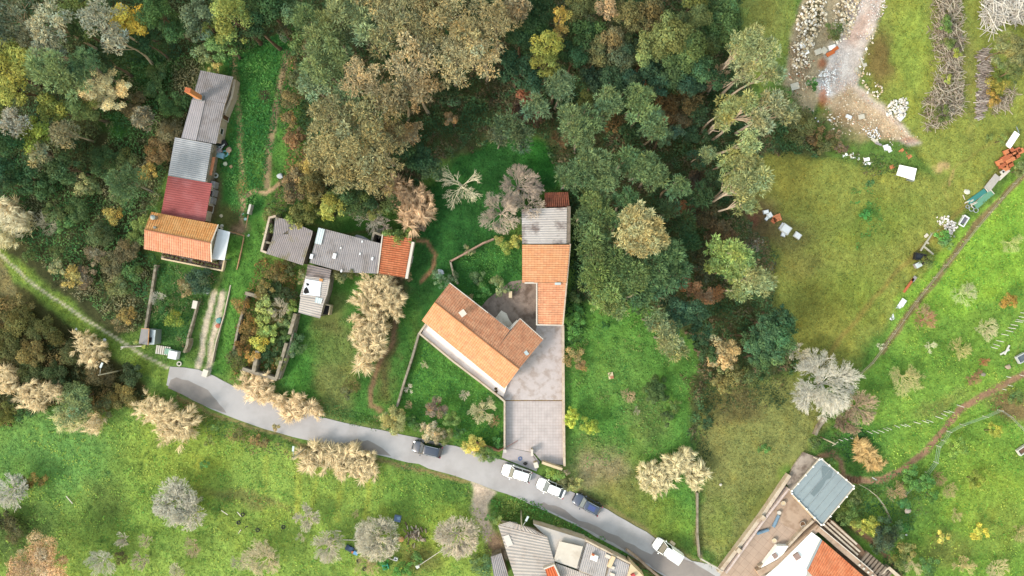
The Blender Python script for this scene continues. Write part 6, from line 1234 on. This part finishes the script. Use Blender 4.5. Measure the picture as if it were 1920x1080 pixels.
for x, y, r, h, c in ((275,1013,13,2,(186,172,148)),(365,1022,18,2,(178,160,132)),(452,1053,16,2,(180,170,150)),(690,1055,22,2.5,(190,170,132)),(565,1005,10,1.5,(196,188,160)),(668,965,8,1.2,(190,172,140)),(1690,705,32,2.5,(190,184,130)),(1648,650,8,1,(206,206,180)),(1732,600,20,2.2,(170,124,104)),(1728,585,16,2.2,(180,156,128)),(1845,612,20,2,(196,194,150)),(1850,625,14,2,(206,200,160)),(1802,550,22,1.6,(186,200,140)),(1815,548,14,1.5,(196,196,160)),(1800,655,20,2,(184,176,120)),(1895,455,20,1.6,(176,186,120)),(1740,648,12,1.2,(206,206,170)),(1845,680,10,1,(180,110,90)),(1825,706,16,.8,(150,110,90)),(1780,918,14,1.2,(176,160,120)),(1795,965,13,1.2,(176,164,120)),(1805,1062,20,2,(196,180,130)),(1870,1065,20,2,(210,196,156)),(1915,1000,16,2,(180,170,120)),(1710,1055,20,2,(190,180,140)),(1760,895,14,1,(150,130,96)),(1678,920,18,1.4,(176,150,116)),(870,740,10,1,(206,190,170)),(765,728,10,1,(206,196,176)),(795,685,8,1,(206,196,160)),(767,759,8,1,(206,176,140)),(1178,740,14,1,(186,160,128)),(1195,770,8,.8,(170,160,140)),(925,790,12,1,(160,130,96)),(660,720,16,2,(120,110,70)),(740,520,20,2,(160,132,104)),(765,510,16,2,(176,150,116)),(205,60,10,3,(206,200,186)),(1050,265,18,4,(120,96,70))): T('twig', x, y, r, h, c)
for x, y, r in ((1620,845,16),(1632,860,20),(1645,875,14),(1612,835,10)): T('reed', x, y, r, 1.8, (214,184,128))
TT('shrub', 2.2, [(1832,998,18,(206,196,50)),(1762,1005,13,(206,190,70)),(1622,980,18,(170,176,60),2.6),(1635,990,16,(176,180,60),2.6),(1605,985,16,(150,160,60),2.6),(1650,1005,24,(70,90,70),3),(1660,985,20,(76,106,70),3),(1680,990,16,(100,134,84),2.6),(1640,1020,16,(60,86,52),2.6),(1590,955,16,(100,130,56)),(1580,970,18,(96,124,58)),(1600,935,14,(96,112,60)),(1695,1030,20,(140,138,70)),(1680,1050,18,(110,124,60)),(1700,885,18,(92,146,66)),(1715,905,18,(88,140,62)),(1735,900,16,(84,138,60)),(1700,905,14,(96,150,66)),(1745,930,14,(80,134,58)),(1690,990,14,(60,120,52)),(1740,1060,20,(84,124,60)),(1900,745,16,(90,120,60)),(1555,865,8,(120,150,60)),(1525,830,14,(90,110,60)),(1430,840,12,(84,130,56)),(1620,402,10,(70,146,60),.8)])
# garden of the main house and verges
TT('shrub', 1.8, [(790,800,14,(96,120,60)),(770,790,14,(80,120,56)),(935,830,12,(70,124,50)),(860,810,12,(84,128,56)),(1073,668,22,(160,140,84)),(1090,685,12,(150,120,70)),(1242,742,12,(66,92,48)),(1222,745,12,(80,100,54)),(1078,600,18,(84,140,56)),(1076,622,15,(88,146,60)),(1080,580,14,(76,128,54)),(1135,610,8,(52,104,40)),(1078,560,12,(90,110,54)),(1250,780,16,(70,92,50)),(1265,760,14,(96,120,56)),(1320,765,14,(60,84,46)),(1325,790,12,(56,80,44)),(1060,905,16,(110,112,70)),(1075,910,12,(140,146,80)),(1085,900,8,(180,176,90)),(1045,890,12,(120,150,56)),(1030,885,10,(130,160,56)),(1060,885,8,(140,130,100)),(950,462,14,(150,160,60)),(965,455,12,(176,170,60)),(935,450,10,(150,150,70)),(975,448,10,(180,170,64)),(880,470,12,(130,130,80)),(850,520,14,(90,116,80)),(895,520,16,(84,110,66)),(905,545,16,(84,140,56)),(940,545,12,(150,156,96)),(930,525,12,(120,130,70)),(880,560,10,(150,140,100)),(820,520,14,(110,140,96)),(835,535,10,(96,136,80)),(560,645,22,(86,120,70)),(545,660,12,(110,130,90)),(540,630,8,(96,126,70)),(650,735,12,(110,112,66)),(75,898,18,(140,118,54)),(55,905,14,(110,112,54)),(15,975,24,(84,84,50)),(30,1000,20,(96,92,56)),(230,1045,14,(110,100,60)),(205,885,8,(96,136,54)),(385,870,10,(90,140,60)),(720,1055,10,(70,140,50)),(760,1062,16,(80,140,50)),(745,1070,10,(90,150,50)),(780,1045,14,(96,136,60)),(905,1060,22,(96,130,76)),(890,1045,14,(110,140,80)),(935,975,10,(150,170,76)),(920,968,10,(110,150,70)),(480,825,12,(150,120,66)),(500,830,10,(130,110,60)),(450,815,14,(110,110,60)),(405,800,10,(96,130,56)),(395,825,10,(130,140,56)),(1690,940,12,(70,120,56)),(520,800,8,(170,150,90)),(1850,260,10,(110,130,60)),(1645,990,8,(190,190,60)),(1630,345,8,(80,120,60))])
TT('bush', 3.0, [(820,762,19,(124,106,90)),(848,785,15,(104,134,64)),(740,788,23,(156,154,92)),(886,832,21,(184,172,72)),(906,848,14,(120,136,66)),(920,850,14,(92,130,60)),(806,806,17,(180,168,136)),(824,814,15,(160,146,112)),(1883,565,15,(156,124,48)),(1822,897,15,(124,140,46)),(1790,838,18,(116,150,58)),(1860,806,14,(150,160,50)),(1072,776,13,(160,176,44)),(1070,788,11,(166,180,46)),(1100,795,13,(150,170,50)),(1112,799,13,(146,166,48)),(1228,728,22,(70,96,50)),(838,815,14,(112,122,66))])
T('bare', 897, 775, 12, 2, (216,206,160)); T('twig', 805, 760, 8, 1, (120,90,76))

def make_plants():
    # single out each plant by its look and its rank from a landmark
    cnt = {}
    for p in PL:
        p['cn'] = cname(p['c']); p['size'] = 'small' if p['Rp'] < 14 else ('large' if p['Rp'] > 38 else '')
        lm = min(LM, key=lambda k: math.hypot(LM[k][0] - p['px'], LM[k][1] - p['py'])); p['lm'] = lm
        p['d'] = math.hypot(LM[lm][0] - p['px'], LM[lm][1] - p['py'])
    for p in PL:
        dx, dy = p['px'] - LM[p['lm']][0], p['py'] - LM[p['lm']][1]; p['side'] = ('right of' if dx > 0 else 'left of') if abs(dx) > abs(dy) else ('below' if dy > 0 else 'above')
    groups = {}
    for p in PL: groups.setdefault((p['cn'], p['kind'], p['lm'], p['size'], p['side']), []).append(p)
    words = ['', 'second ', 'third ', 'fourth ', 'fifth ', 'sixth ', 'seventh ', 'eighth ', 'ninth ', 'tenth ', 'eleventh ', 'twelfth ', 'thirteenth ', 'fourteenth ', 'fifteenth ', 'sixteenth ', 'seventeenth ', 'eighteenth ', 'nineteenth ', 'twentieth ', 'twenty-first ', 'twenty-second ']
    for k, g in groups.items():
        g.sort(key=lambda q: q['d'])
        for i, p in enumerate(g):
            if p['label']: continue
            kn = KN[p['kind']][1]; sz = p['size'] + ' ' if p['size'] else ''
            if len(g) == 1: p['label'] = '%s%s %s %s %s' % (sz, p['cn'], kn, p['side'], p['lm'])
            else: p['label'] = '%s%s %s %s %s, %snearest' % (sz, p['cn'], kn, p['side'], p['lm'], words[i])
    cache = {}
    for i, p in enumerate(PL):
        k = p['kind']; h = p['h']; zc = h * (.78 if k in ('pine', 'euc', 'broad', 'cone', 'dome') else .55)
        if k in ('shrub', 'bush', 'reed', 'twig'): zc = h * .4
        if k == 'bare': zc = h * .6
        Rr = p['Rp'] * S * (H - zc) / H * {'reed': 1.02, 'shrub': 1.15, 'bush': 1.22}.get(k, 1.08)
        ctr = W(p['px'], p['py'], zc); base = W(*p['base']) if p['base'] else Vector((ctr.x + random.gauss(0, .2), ctr.y + random.gauss(0, .2), 0))
        base.z = gz(base) if k not in ('shrub',) else gz(base)
        nm, _, cat = KN[k]; t = thing(nm, base, p['label'], cat, {'pine': 'pines of the wood', 'reed': 'pale reed clumps', 'bare': 'bare winter trees', 'shrub': 'shrubs and bushes', 'bush': 'shrubs and bushes', 'twig': 'leafless shrubs'}.get(k, 'leafy trees')); off = ctr - base
        col = (*(veg(p['c'], KL[k]) if k not in ('bare', 'twig', 'reed') else lin(p['c'], KL[k])), 1)
        if k in ('bare', 'twig'):
            key = (k, round(Rr * 1.3), round(p['dense'], 1), i % 3)
            if key not in cache:
                n0 = len(cache); V, F, C = bare(max(.5, round(Rr * 1.3) / 1.3), h, p['dense'] if k == 'bare' else .8, seed=n0 + 3, thick=1.25 if k == 'bare' else .9); cache[key] = (fast('branches', V, F, C), max(.5, round(Rr * 1.3) / 1.3), h)
            me, r0, h0 = cache[key]; o = link('branches', me, BARK, t); sc = Rr / r0; o.scale = (sc, sc, h / h0); o.rotation_euler[2] = random.uniform(0, 6.28); o.location = (off.x, off.y, -.05); o.color = col
            r = .05 * max(1, Rr); V, F, C = tubes(np.array([[0,0,-.2]]), np.array([[off.x, off.y, h * .32]]), [r * 1.3], [r], 7); tr = link('trunk', fast('trunk', V, F, C), BARK, t); tr.color = col
            continue
        if k == 'reed':
            key = (k, round(Rr * 1.5), i % 4)
            if key not in cache: V, F, C = crown_reed(max(.6, round(Rr * 1.5) / 1.5), h); cache[key] = (fast('reeds', V, F, C), max(.6, round(Rr * 1.5) / 1.5), h)
            me, r0, h0 = cache[key]; o = link('stems_and_plumes', me, LEAF, t); sc = Rr / r0; o.scale = (sc, sc, h / h0); o.rotation_euler[2] = random.uniform(0, 6.28); o.location = (off.x, off.y, 0); o.color = col; continue
        hh = min(h * .75, Rr * (1.5 if k not in ('cone',) else 2.2)); 
        if k == 'shrub': hh = max(h, Rr * .9)
        if k == 'bush': hh = max(h * .9, Rr * 1.1)
        key = (k, round(Rr * 1.2), i % 4)
        if key not in cache:
            rq = max(.5, round(Rr * 1.2) / 1.2); (V, F, C), cs = crown_lobed(rq, hh, k); cache[key] = (fast('crown', V, F, C), rq, hh, cs)
        me, r0, h0, cs = cache[key]; sc = Rr / r0; rz = random.uniform(0, 6.28)
        o = link('crown', me, LEAF, t); o.scale = (sc * random.uniform(.94, 1.08), sc * random.uniform(.94, 1.08), hh / h0); o.rotation_euler[2] = rz; zt = zc if k != 'shrub' else h * .35
        o.location = (off.x, off.y, zt); o.color = col
        if k == 'shrub' and p['Rp'] < 12: continue
        ca, sa = math.cos(rz), math.sin(rz); cs2 = [((x*ca - y*sa) * sc, (x*sa + y*ca) * sc, z * hh / h0, r) for x, y, z, r in cs]
        rt_ = {'pine': .011 if p['base'] else .014, 'euc': .015}.get(k, .026) * h + .03; V, F, C = trunk_mesh((off.x, off.y, zt - hh * .12), rt_, cs2, hh, k)
        tr = link('trunk', fast('trunk', V, F, C), BARK, t); tr.color = (*lin((190,174,156) if p['base'] else BARKC[k], .5 if p['base'] else K_ALB), 1)
make_plants()
print('plants', len(PL))

# ---------------------------------------------------------------- undergrowth, weeds and grass (nobody could count them)
def poly_pts(pts, dn):
    xs = [p[0] for p in pts]; ys = [p[1] for p in pts]; x0, x1, y0, y1 = max(min(xs), -60), min(max(xs), 1980), max(min(ys), -50), min(max(ys), 1130)
    n = int((x1 - x0) * (y1 - y0) * S * S * dn); x = rng.uniform(x0, x1, n); y = rng.uniform(y0, y1, n)
    d = sdist(x + (fbm(x / 15, y / 15, 77) - .5) * 30, y + (fbm(x / 15, y / 15, 88) - .5) * 30, pts); m = d < 0
    return x[m], y[m], -d[m]
def scrub(name, polys, h, cols, dn, size, label, cat, sc=22., holes=(), thr=0, kk=.60):
    out = []
    for pts in polys:
        x, y, dd = poly_pts(pts, dn)
        keep = np.ones(len(x), bool)
        for hx, hy, hr in holes: keep &= np.hypot(x - hx, y - hy) > hr
        lump = fbm(x / sc, y / sc, 55, 3)
        if thr: keep &= lump > thr
        x, y, dd, lump = x[keep], y[keep], dd[keep], lump[keep]
        wx_, wy_ = (x - 960) * S, -(y - 540) * S; e = 1.0
        def hf(a, b_): return h * np.clip((fbm(a / (sc*S), b_ / (sc*S), 55, 3) - .25) * 2, .08, 1.2)
        hs = hf(wx_, wy_); g0 = (hf(wx_ + .4, wy_) - hs) / .4; g1 = (hf(wx_, wy_ + .4) - hs) / .4
        z = hs * np.clip(dd / 8, .25, 1) * rng.uniform(.55, 1.05, len(x)); zz = gsample(Z, wx_, wy_)
        P = np.stack([wx_ * (H - z) / H, wy_ * (H - z) / H, z + zz], 1); Nn = np.stack([-g0, -g1, np.ones(len(x))], 1)
        cs = np.array([veg(c, kk) for c in cols]); sel = (fbm(x / 34, y / 34, 66, 4) - .28) / .44 * len(cols) + rng.normal(0, .45, len(x)); ci = np.clip(sel.astype(int), 0, len(cols) - 1)
        out.append(leaves(P, Nn, size, .6, .22, .07, cs[ci], up=.5))
    V, F, C = merge(out); return tag(link(name, fast(name, V, F, C), LEAF), label, cat, None, 'stuff')
LW = [(-60,300),(60,290),(170,330),(200,260),(180,180),(240,110),(370,100),(385,125),(340,250),(318,300),(296,400),(268,405),(262,470),(300,485),(278,600),(250,628),(165,572),(85,510),(30,455),(-60,390)]
scrub('bramble_scrub', [LW], 1.6, [(60,112,56),(72,124,58),(90,132,64),(100,118,66),(124,126,82),(146,140,98)], 26, .3, 'mixed dark scrub between the left wood and the pale path', 'scrub')
scrub('wood_undergrowth', [[(-60,-60),(545,-60),(525,40),(470,90),(360,100),(240,120),(190,200),(170,330),(-60,320)]], 2.6, [(44,76,46),(52,84,46),(66,92,50),(84,96,56)], 26, .34, 'dark undergrowth below the top left wood', 'undergrowth', 30., kk=.85)
scrub('wood_undergrowth', [FOREST], 3.2, [(50,84,48),(56,92,54),(72,96,56),(84,84,56),(96,84,60),(60,88,50)], 30, .34, 'dark green and brown undergrowth below the central wood', 'undergrowth', 30., kk=.85)
scrub('gorse_scrub', [[(-60,540),(10,555),(60,585),(105,625),(140,645),(200,688),(280,742),(270,755),(200,775),(130,745),(60,770),(40,800),(-60,800)]], 1.6, [(58,78,42),(76,84,44),(100,92,46),(120,100,58),(132,112,58)], 26, .32, 'olive and rusty gorse scrub below the pale path', 'scrub')
scrub('ruin_thicket', [[(490,482),(560,500),(560,560),(553,590),(540,650),(515,706),(480,695),(432,705),(425,680),(440,640),(455,560)]], 1.5, [(60,80,44),(90,88,46),(110,96,50),(140,110,50)], 24, .3, 'tangled olive thicket filling the ruin walls', 'thicket')
scrub('bank_scrub', [[(545,60),(600,40),(570,200),(590,330),(560,430),(520,410),(488,400),(520,350),(545,290),(520,240),(530,150)]], 1.3, [(70,110,54),(104,100,62),(128,104,68),(150,116,66)], 22, .3, 'brown and green scrub on the bank right of the left paddock', 'scrub')
scrub('paddock_weeds', [[(395,100),(440,75),(545,60),(530,140),(515,230),(505,300),(470,400),(445,420),(415,330),(430,230),(445,150)]], .45, [(40,112,44),(58,128,48),(76,140,54),(92,150,58)], 22, .30, 'leafy bright green weeds in the left paddock', 'weeds', 14.)
scrub('garden_weeds', [[(303,495),(412,512),(385,560),(345,660),(330,640),(285,620),(285,560)]], .5, [(56,112,50),(76,126,54),(104,130,66),(140,126,84)], 20, .28, 'green weeds in the plot below the cottage porch', 'weeds', 14.)
scrub('hedge_bank', [[(920,935),(965,932),(1010,948),(1080,985),(1172,1035),(1245,1082),(1215,1075),(1185,1052),(1100,1008),(1010,978),(960,972),(925,985)]], .7, [(60,128,46),(78,148,52),(104,160,56),(130,150,60)], 26, .28, 'fresh green leafy bank between road and farmhouse roofs', 'weeds', 12.)
scrub('shade_hedge', [[(1072,385),(1088,390),(1098,480),(1095,560),(1100,640),(1066,650),(1060,610),(1068,520)]], 1.0, [(40,78,40),(52,92,46),(66,112,50)], 24, .28, 'hedge along the right side of the outbuildings, shade painted into its dark green', 'hedge', 12.)  # shade beside the outbuildings is put into these dark leaf colours
scrub('field_edge_weeds', [[(1318,720),(1345,735),(1340,800),(1318,900),(1306,900),(1312,800),(1270,700)], [(1330,720),(1480,700),(1470,760),(1400,760),(1350,780)]], .7, [(58,84,46),(80,100,52),(112,104,62)], 18, .28, 'dark weeds along the stone line between lawn and olive field', 'weeds')
scrub('orchard_weeds', [[(1590,925),(1680,880),(1745,905),(1730,960),(1700,1010),(1690,1085),(1660,1085),(1640,1010),(1600,960)], [(1560,800),(1600,780),(1640,830),(1600,880),(1545,835)]], .8, [(44,92,48),(60,110,52),(84,130,60),(100,120,60)], 20, .28, 'dark leafy weeds around the lower orchard path', 'weeds')
scrub('verge_weeds', [[(330,735),(380,765),(450,800),(540,832),(575,845),(560,860),(480,850),(400,815),(340,770)], [(735,868),(800,882),(885,912),(885,960),(840,900),(760,885)], [(430,712),(520,760),(700,805),(740,812),(740,790),(620,760),(530,735),(450,705)]], .5, [(76,124,50),(110,134,62),(150,140,80),(150,124,76)], 20, .26, 'mixed green and dry weeds along both road verges', 'weeds')
scrub('garden_weeds', [[(860,480),(940,450),(985,470),(985,540),(900,575),(862,540)], [(790,640),(945,760),(940,838),(860,830),(755,795),(760,740)]], .35, [(50,116,44),(70,138,48),(96,154,54)], 16, .26, 'lush green weeds in the walled gardens of the tiled house', 'weeds', 14.)
scrub('shrubby_bank', [[(1440,180),(1490,170),(1560,255),(1600,290),(1540,290),(1470,275),(1440,240)], [(1600,285),(1660,295),(1700,320),(1640,330),(1590,300)]], .9, [(70,104,50),(100,112,60),(124,104,68)], 20, .28, 'shrubby bank between the rubble and the olive field', 'scrub')
scrub('field_clover', [[(1590,350),(1660,350),(1660,440),(1600,470)]], .2, [(66,140,56),(84,150,60)], 20, .25, 'darker clover patch in the middle of the olive field', 'clover', 10., thr=.56)
scrub('paddock_weeds', [[(1060,560),(1200,580),(1300,660),(1300,740),(1250,800),(1300,870),(1240,900),(1180,860),(1100,880),(1062,880),(1062,640)]], .3, [(62,128,46),(84,148,54),(110,160,60),(120,140,66)], 12, .26, 'clumps of taller green weeds on the lawn right of the yard', 'weeds', 16., thr=.5)
scrub('meadow_weeds', [[(-60,770),(300,780),(560,860),(880,910),(925,1010),(925,1130),(-60,1130)]], .3, [(84,142,44),(112,168,48),(146,182,50),(166,186,60)], 9, .26, 'clumps of taller yellow green weeds on the lower left meadow', 'weeds', 16., thr=.5)
scrub('orchard_clover', [[(1690,560),(1900,350),(1980,260),(1980,1130),(1700,1130),(1740,960),(1600,800),(1640,700)]], .3, [(84,150,40),(116,178,42),(150,190,50),(170,190,60)], 9, .26, 'clumps of taller yellow green weeds in the right orchard', 'weeds', 14., thr=.5)
# grass blades over every sward
n = 330000; gx = rng.uniform(-84, 84, n); gy = rng.uniform(-49, 49, n); keep = rng.uniform(0, 1, n) < np.clip(gsample(GR, gx, gy), 0, 1) * FLATMASK(gx, gy) if 'FLATMASK' in globals() else rng.uniform(0, 1, n) < np.clip(gsample(GR, gx, gy), 0, 1) * np.clip(gsample(FLAT, gx, gy) * 3, 0, 1)
gx, gy = gx[keep], gy[keep]; gc = gsample(G, gx, gy); gzz = gsample(Z, gx, gy); n = len(gx)
V, F, C = leaves(np.stack([gx, gy, gzz + rng.uniform(.02, .13, n)], 1), np.tile([0, 0, 1.], (n, 1)), .24, .5, .25, .10, gc * 1.08, up=.6)
tag(link('grass', fast('grass', V, F, C), LEAF), 'short green and olive grass covering the fields and gardens', 'grass', None, 'stuff')

# ---------------------------------------------------------------- brush piles, stacks, rubble
def brush(name, pts, h, n, L_, w_, cols, label, cat, ang=None, edge=0):
    x, y, dd = poly_pts(pts, n); z = h * np.clip(dd / 12, .15, 1) * rng.uniform(.3, 1, len(x)); wx_, wy_ = (x - 960) * S, -(y - 540) * S
    a = rng.uniform(0, 6.28, len(x)) if ang is None else rng.normal(ang, .35, len(x)); D = np.stack([np.cos(a), np.sin(a), rng.normal(0, .22, len(x))], 1)
    l = L_ * rng.uniform(.4, 1.3, len(x)); A = np.stack([wx_, wy_, z], 1) - D * l[:, None] * .5; B_ = A + D * l[:, None]; A[:, 2] = np.maximum(A[:, 2], .03); B_[:, 2] = np.maximum(B_[:, 2], .03)
    cs = np.array([lin(c, .5) for c in cols]); V, F, C = tubes(A, B_, w_ * rng.uniform(.5, 1.4, len(x)), w_ * rng.uniform(.3, .8, len(x)), 4); cc = cs[rng.integers(0, len(cols), len(x))]; C = C * np.repeat(cc, 8, 0)
    c0 = W(sum(p[0] for p in pts) / len(pts), sum(p[1] for p in pts) / len(pts)); V = V - np.array(c0)[None]
    o = link(name, fast(name, V, F, C), BARK); o.location = c0; return tag(o, label, cat)
GB = [(196,182,164),(170,154,140),(214,204,186),(140,124,108)]
brush('brush_pile', [(1745,-30),(1792,-30),(1800,20),(1803,90),(1796,150),(1800,210),(1775,238),(1745,242),(1733,215),(1735,175),(1752,140),(1750,90),(1742,40)], 1.3, 16, 1.9, .045, GB, 'long brush pile of grey cut branches running down the top right lawn', 'brush pile')
brush('brush_pile', [(1842,-30),(1950,-30),(1950,40),(1918,38),(1870,50),(1850,62),(1840,30)], 1.2, 16, 2.6, .07, [(224,218,208),(200,192,182),(236,230,222)], 'pale pile of thick bleached branches in the top right corner', 'brush pile')
brush('brush_pile', [(1860,185),(1900,165),(1905,180),(1880,205),(1862,215)], .8, 18, 1.6, .04, GB, 'spiky grey brush pile below the olive tree at the right edge', 'brush pile')
brush('log_stack', [(1842,85),(1853,85),(1852,150),(1853,190),(1846,215),(1836,225),(1834,190),(1834,130)], 1.0, 45, 1.3, .075, [(206,196,190),(180,166,158),(150,136,130)], 'long narrow stack of cut grey logs beside the olive tree', 'log stack', ang=.1)
brush('straw_litter', [(1480,80),(1520,90),(1510,180),(1480,150)], .3, 22, .9, .03, [(206,180,146),(186,164,136)], 'dry straw and twigs on the left of the rubble', 'straw')
def rubble(name, pts, h, n, r, cols, label, cat, thr=0):
    x, y, dd = poly_pts(pts, n)
    if thr: m = fbm(x / 12, y / 12, 91, 3) > thr; x, y, dd = x[m], y[m], dd[m]
    k = len(x); z = h * np.clip(dd / 14, 0.05, 1) * rng.uniform(.5, 1, k); c = np.stack([(x - 960) * S, -(y - 540) * S, z + .05], 1); s_ = r * rng.uniform(.4, 1.5, k)
    oc = np.array([[1,0,0],[0,1,0],[-1,0,0],[0,-1,0],[.5,.5,.8],[-.5,.5,.8],[-.5,-.5,.8],[.5,-.5,.8]], float); a = rng.uniform(0, 6.28, k); ca, sa = np.cos(a), np.sin(a)
    V = oc[None] * rng.uniform(.7, 1.25, (k, 8, 1)) * s_[:, None, None] * np.stack([np.ones(k), rng.uniform(.5, 1, k), rng.uniform(.4, .9, k)], 1)[:, None, :]
    V = np.stack([V[..., 0]*ca[:, None] - V[..., 1]*sa[:, None], V[..., 0]*sa[:, None] + V[..., 1]*ca[:, None], V[..., 2]], -1) + c[:, None]
    f = np.array([[0,1,5,4],[1,2,6,5],[2,3,7,6],[3,0,4,7],[4,5,6,7]]); F = (f[None] + np.arange(k)[:, None, None] * 8).reshape(-1, 4)
    cs = np.array([lin(q, .62) for q in cols]); C = np.repeat(cs[rng.integers(0, len(cols), k)] * rng.uniform(.75, 1.2, (k, 1)), 8, 0)
    return tag(link(name, fast(name, V.reshape(-1, 3), F, C), BARK), label, cat, None, 'stuff')
ST = [(226,212,190),(206,190,164),(236,228,220),(190,170,140)]
rubble('rubble', [(1490,60),(1515,-20),(1545,-20),(1550,30),(1530,70),(1515,130),(1482,130)], .6, 14, .2, ST, 'cream rubble stones down the left side of the rubble track', 'rubble')
rubble('rubble', [(1478,120),(1530,110),(1538,180),(1512,205),(1482,180)], .25, 8, .14, ST + [(170,120,90)], 'mixed stones and litter left of the white gravel tip', 'rubble', .4)
rubble('rubble', [(1540,200),(1600,225),(1650,250),(1640,262),(1560,235)], .2, 6, .13, ST + [(206,150,120)], 'scattered stones along the middle of the tan dirt fan', 'rubble', .4)
rubble('rubble', [(1575,-20),(1615,-20),(1605,40),(1590,80),(1568,85),(1560,30)], .6, 14, .2, ST, 'cream rubble stones beside the upper rubble track', 'rubble')
rubble('rubble', [(1615,80),(1640,40),(1640,70),(1618,120),(1625,130),(1645,150),(1655,185),(1625,185),(1612,160),(1604,130)], .35, 9, .18, ST, 'scattered cream stones right of the rubble track', 'rubble', .45)
rubble('rubble', [(1668,190),(1700,182),(1702,215),(1690,225),(1660,215)], .6, 20, .2, [(230,226,220),(210,200,188)], 'pale rubble heap on the lawn edge right of the track', 'rubble')
rubble('gravel', [(1545,-20),(1675,-20),(1650,30),(1618,100),(1600,160),(1575,175),(1540,170),(1545,140),(1590,60),(1600,0)], .08, 22, .09, [(220,202,196),(236,230,230),(214,180,168),(206,196,190)], 'pale pinkish gravel of the rubble track', 'gravel')
rubble('gravel', [(1535,130),(1570,125),(1562,178),(1540,175)], .25, 26, .12, [(242,240,244),(228,228,234)], 'white gravel tip at the lower end of the track', 'gravel')
rubble('gravel', [(1545,180),(1600,165),(1660,205),(1720,268),(1700,275),(1600,235),(1550,205)], .05, 10, .08, [(214,190,164),(230,214,196),(196,146,112)], 'tan gravel and clay spread below the track', 'gravel')
rubble('rubble', [(1512,205),(1560,210),(1640,240),(1690,270),(1680,285),(1600,260),(1540,240)], .2, 4, .16, ST + [(226,226,232)], 'scattered stones along the lower edge of the rubble site', 'rubble', .5)
rubble('rubble', [(1620,240),(1645,240),(1650,262),(1625,262)], .35, 16, .12, [(240,240,246),(226,226,232)], 'small white gravel heap at the lower rubble edge', 'rubble')
rubble('rubble', [(1575,285),(1600,290),(1635,302),(1632,310),(1600,302),(1580,297)], .2, 10, .2, [(226,228,226),(206,206,196)], 'white fragments in a line above the olive field', 'rubble')
rubble('white_stone_heap', [(1756,415),(1772,406),(1790,412),(1797,425),(1793,440),(1783,445),(1768,437),(1757,430)], .8, 34, .16, [(246,240,238),(230,222,220),(206,196,196)], 'round heap of white stones beside the field fence', 'stone heap')
rubble('gravel_heap', [(1401,455),(1416,447),(1430,458),(1426,472),(1408,472)], .8, 60, .07, [(190,182,166),(170,160,144)], 'small grey gravel heap near the forest edge', 'gravel')
WSL = mat('pale_slab', (226,218,204), .85, .08, 3); OSL = mat('orange_rubble', (226,120,64), .85, .15, 3)
for i, (x, y, a, b_, rz, m_, l) in enumerate(((1534,97,1.1,.8,.4,WSL,'large cream slab left of the orange rubble'), (1545,95,.9,.9,.9,WSL,'cream slab touching the orange rubble'), (1560,89,1.1,.7,.3,WRF,'white slab above the orange rubble'), (1505,86,.8,.7,.2,WRF,'upper white sack on the left rubble edge'), (1512,98,.7,.6,.5,WRF,'lower white sack on the left rubble edge'), (1490,162,1.3,1.0,.3,WSL,'beige slab at the lower left of the rubble'), (1515,157,.9,.7,.5,WSL,'small pale slab beside the green tuft'), (1621,122,.6,.5,.3,WSL,'square cream block right of the track'), (1605,131,.5,.7,.1,WSL,'cream block on the track edge'), (1690,208,.9,.8,.4,WHT,'bluish white sack on the pale rubble heap'), (1688,221,.8,.8,.8,WHT,'second bluish white sack at the heap\'s foot'), (1591,219,.9,.5,-.4,WHT,'white bag by the tan clay'), (1615,219,.9,.7,.2,WSL,'pale patch slab on the tan clay'), (1661,277,.8,.9,.3,WHT,'left white panel near the three brick stacks'), (1667,280,.6,.9,.5,WHT,'right white panel near the three brick stacks'), (1640,264,1.3,.4,-.6,WSL,'long pale panel left of the white panels'), (1647,270,1.0,.3,-.4,FIB,'grey panel left of the white panels'), (1625,299,.8,.5,.2,WRF,'white panel at the end of the white fragments'), (1557,100,1.3,.6,.5,OSL,'orange rubble lump beside the rubble track'), (1566,92,1.0,.5,.6,OSL,'brighter orange rubble piece above the lump'), (1616,117,.2,1.8,.5,WSL,'thin cream plank right of the track'))):
    o = one(MB().box(W(x, y, .2), (a, b_, .25), rz, .06, .05), 'slab' if 'slab' in l else ('plank' if 'plank' in l else ('sack' if 'sack' in l or 'bag' in l else 'rubble_piece')), m_, W(x, y), l, 'slab' if 'slab' in l else 'debris')
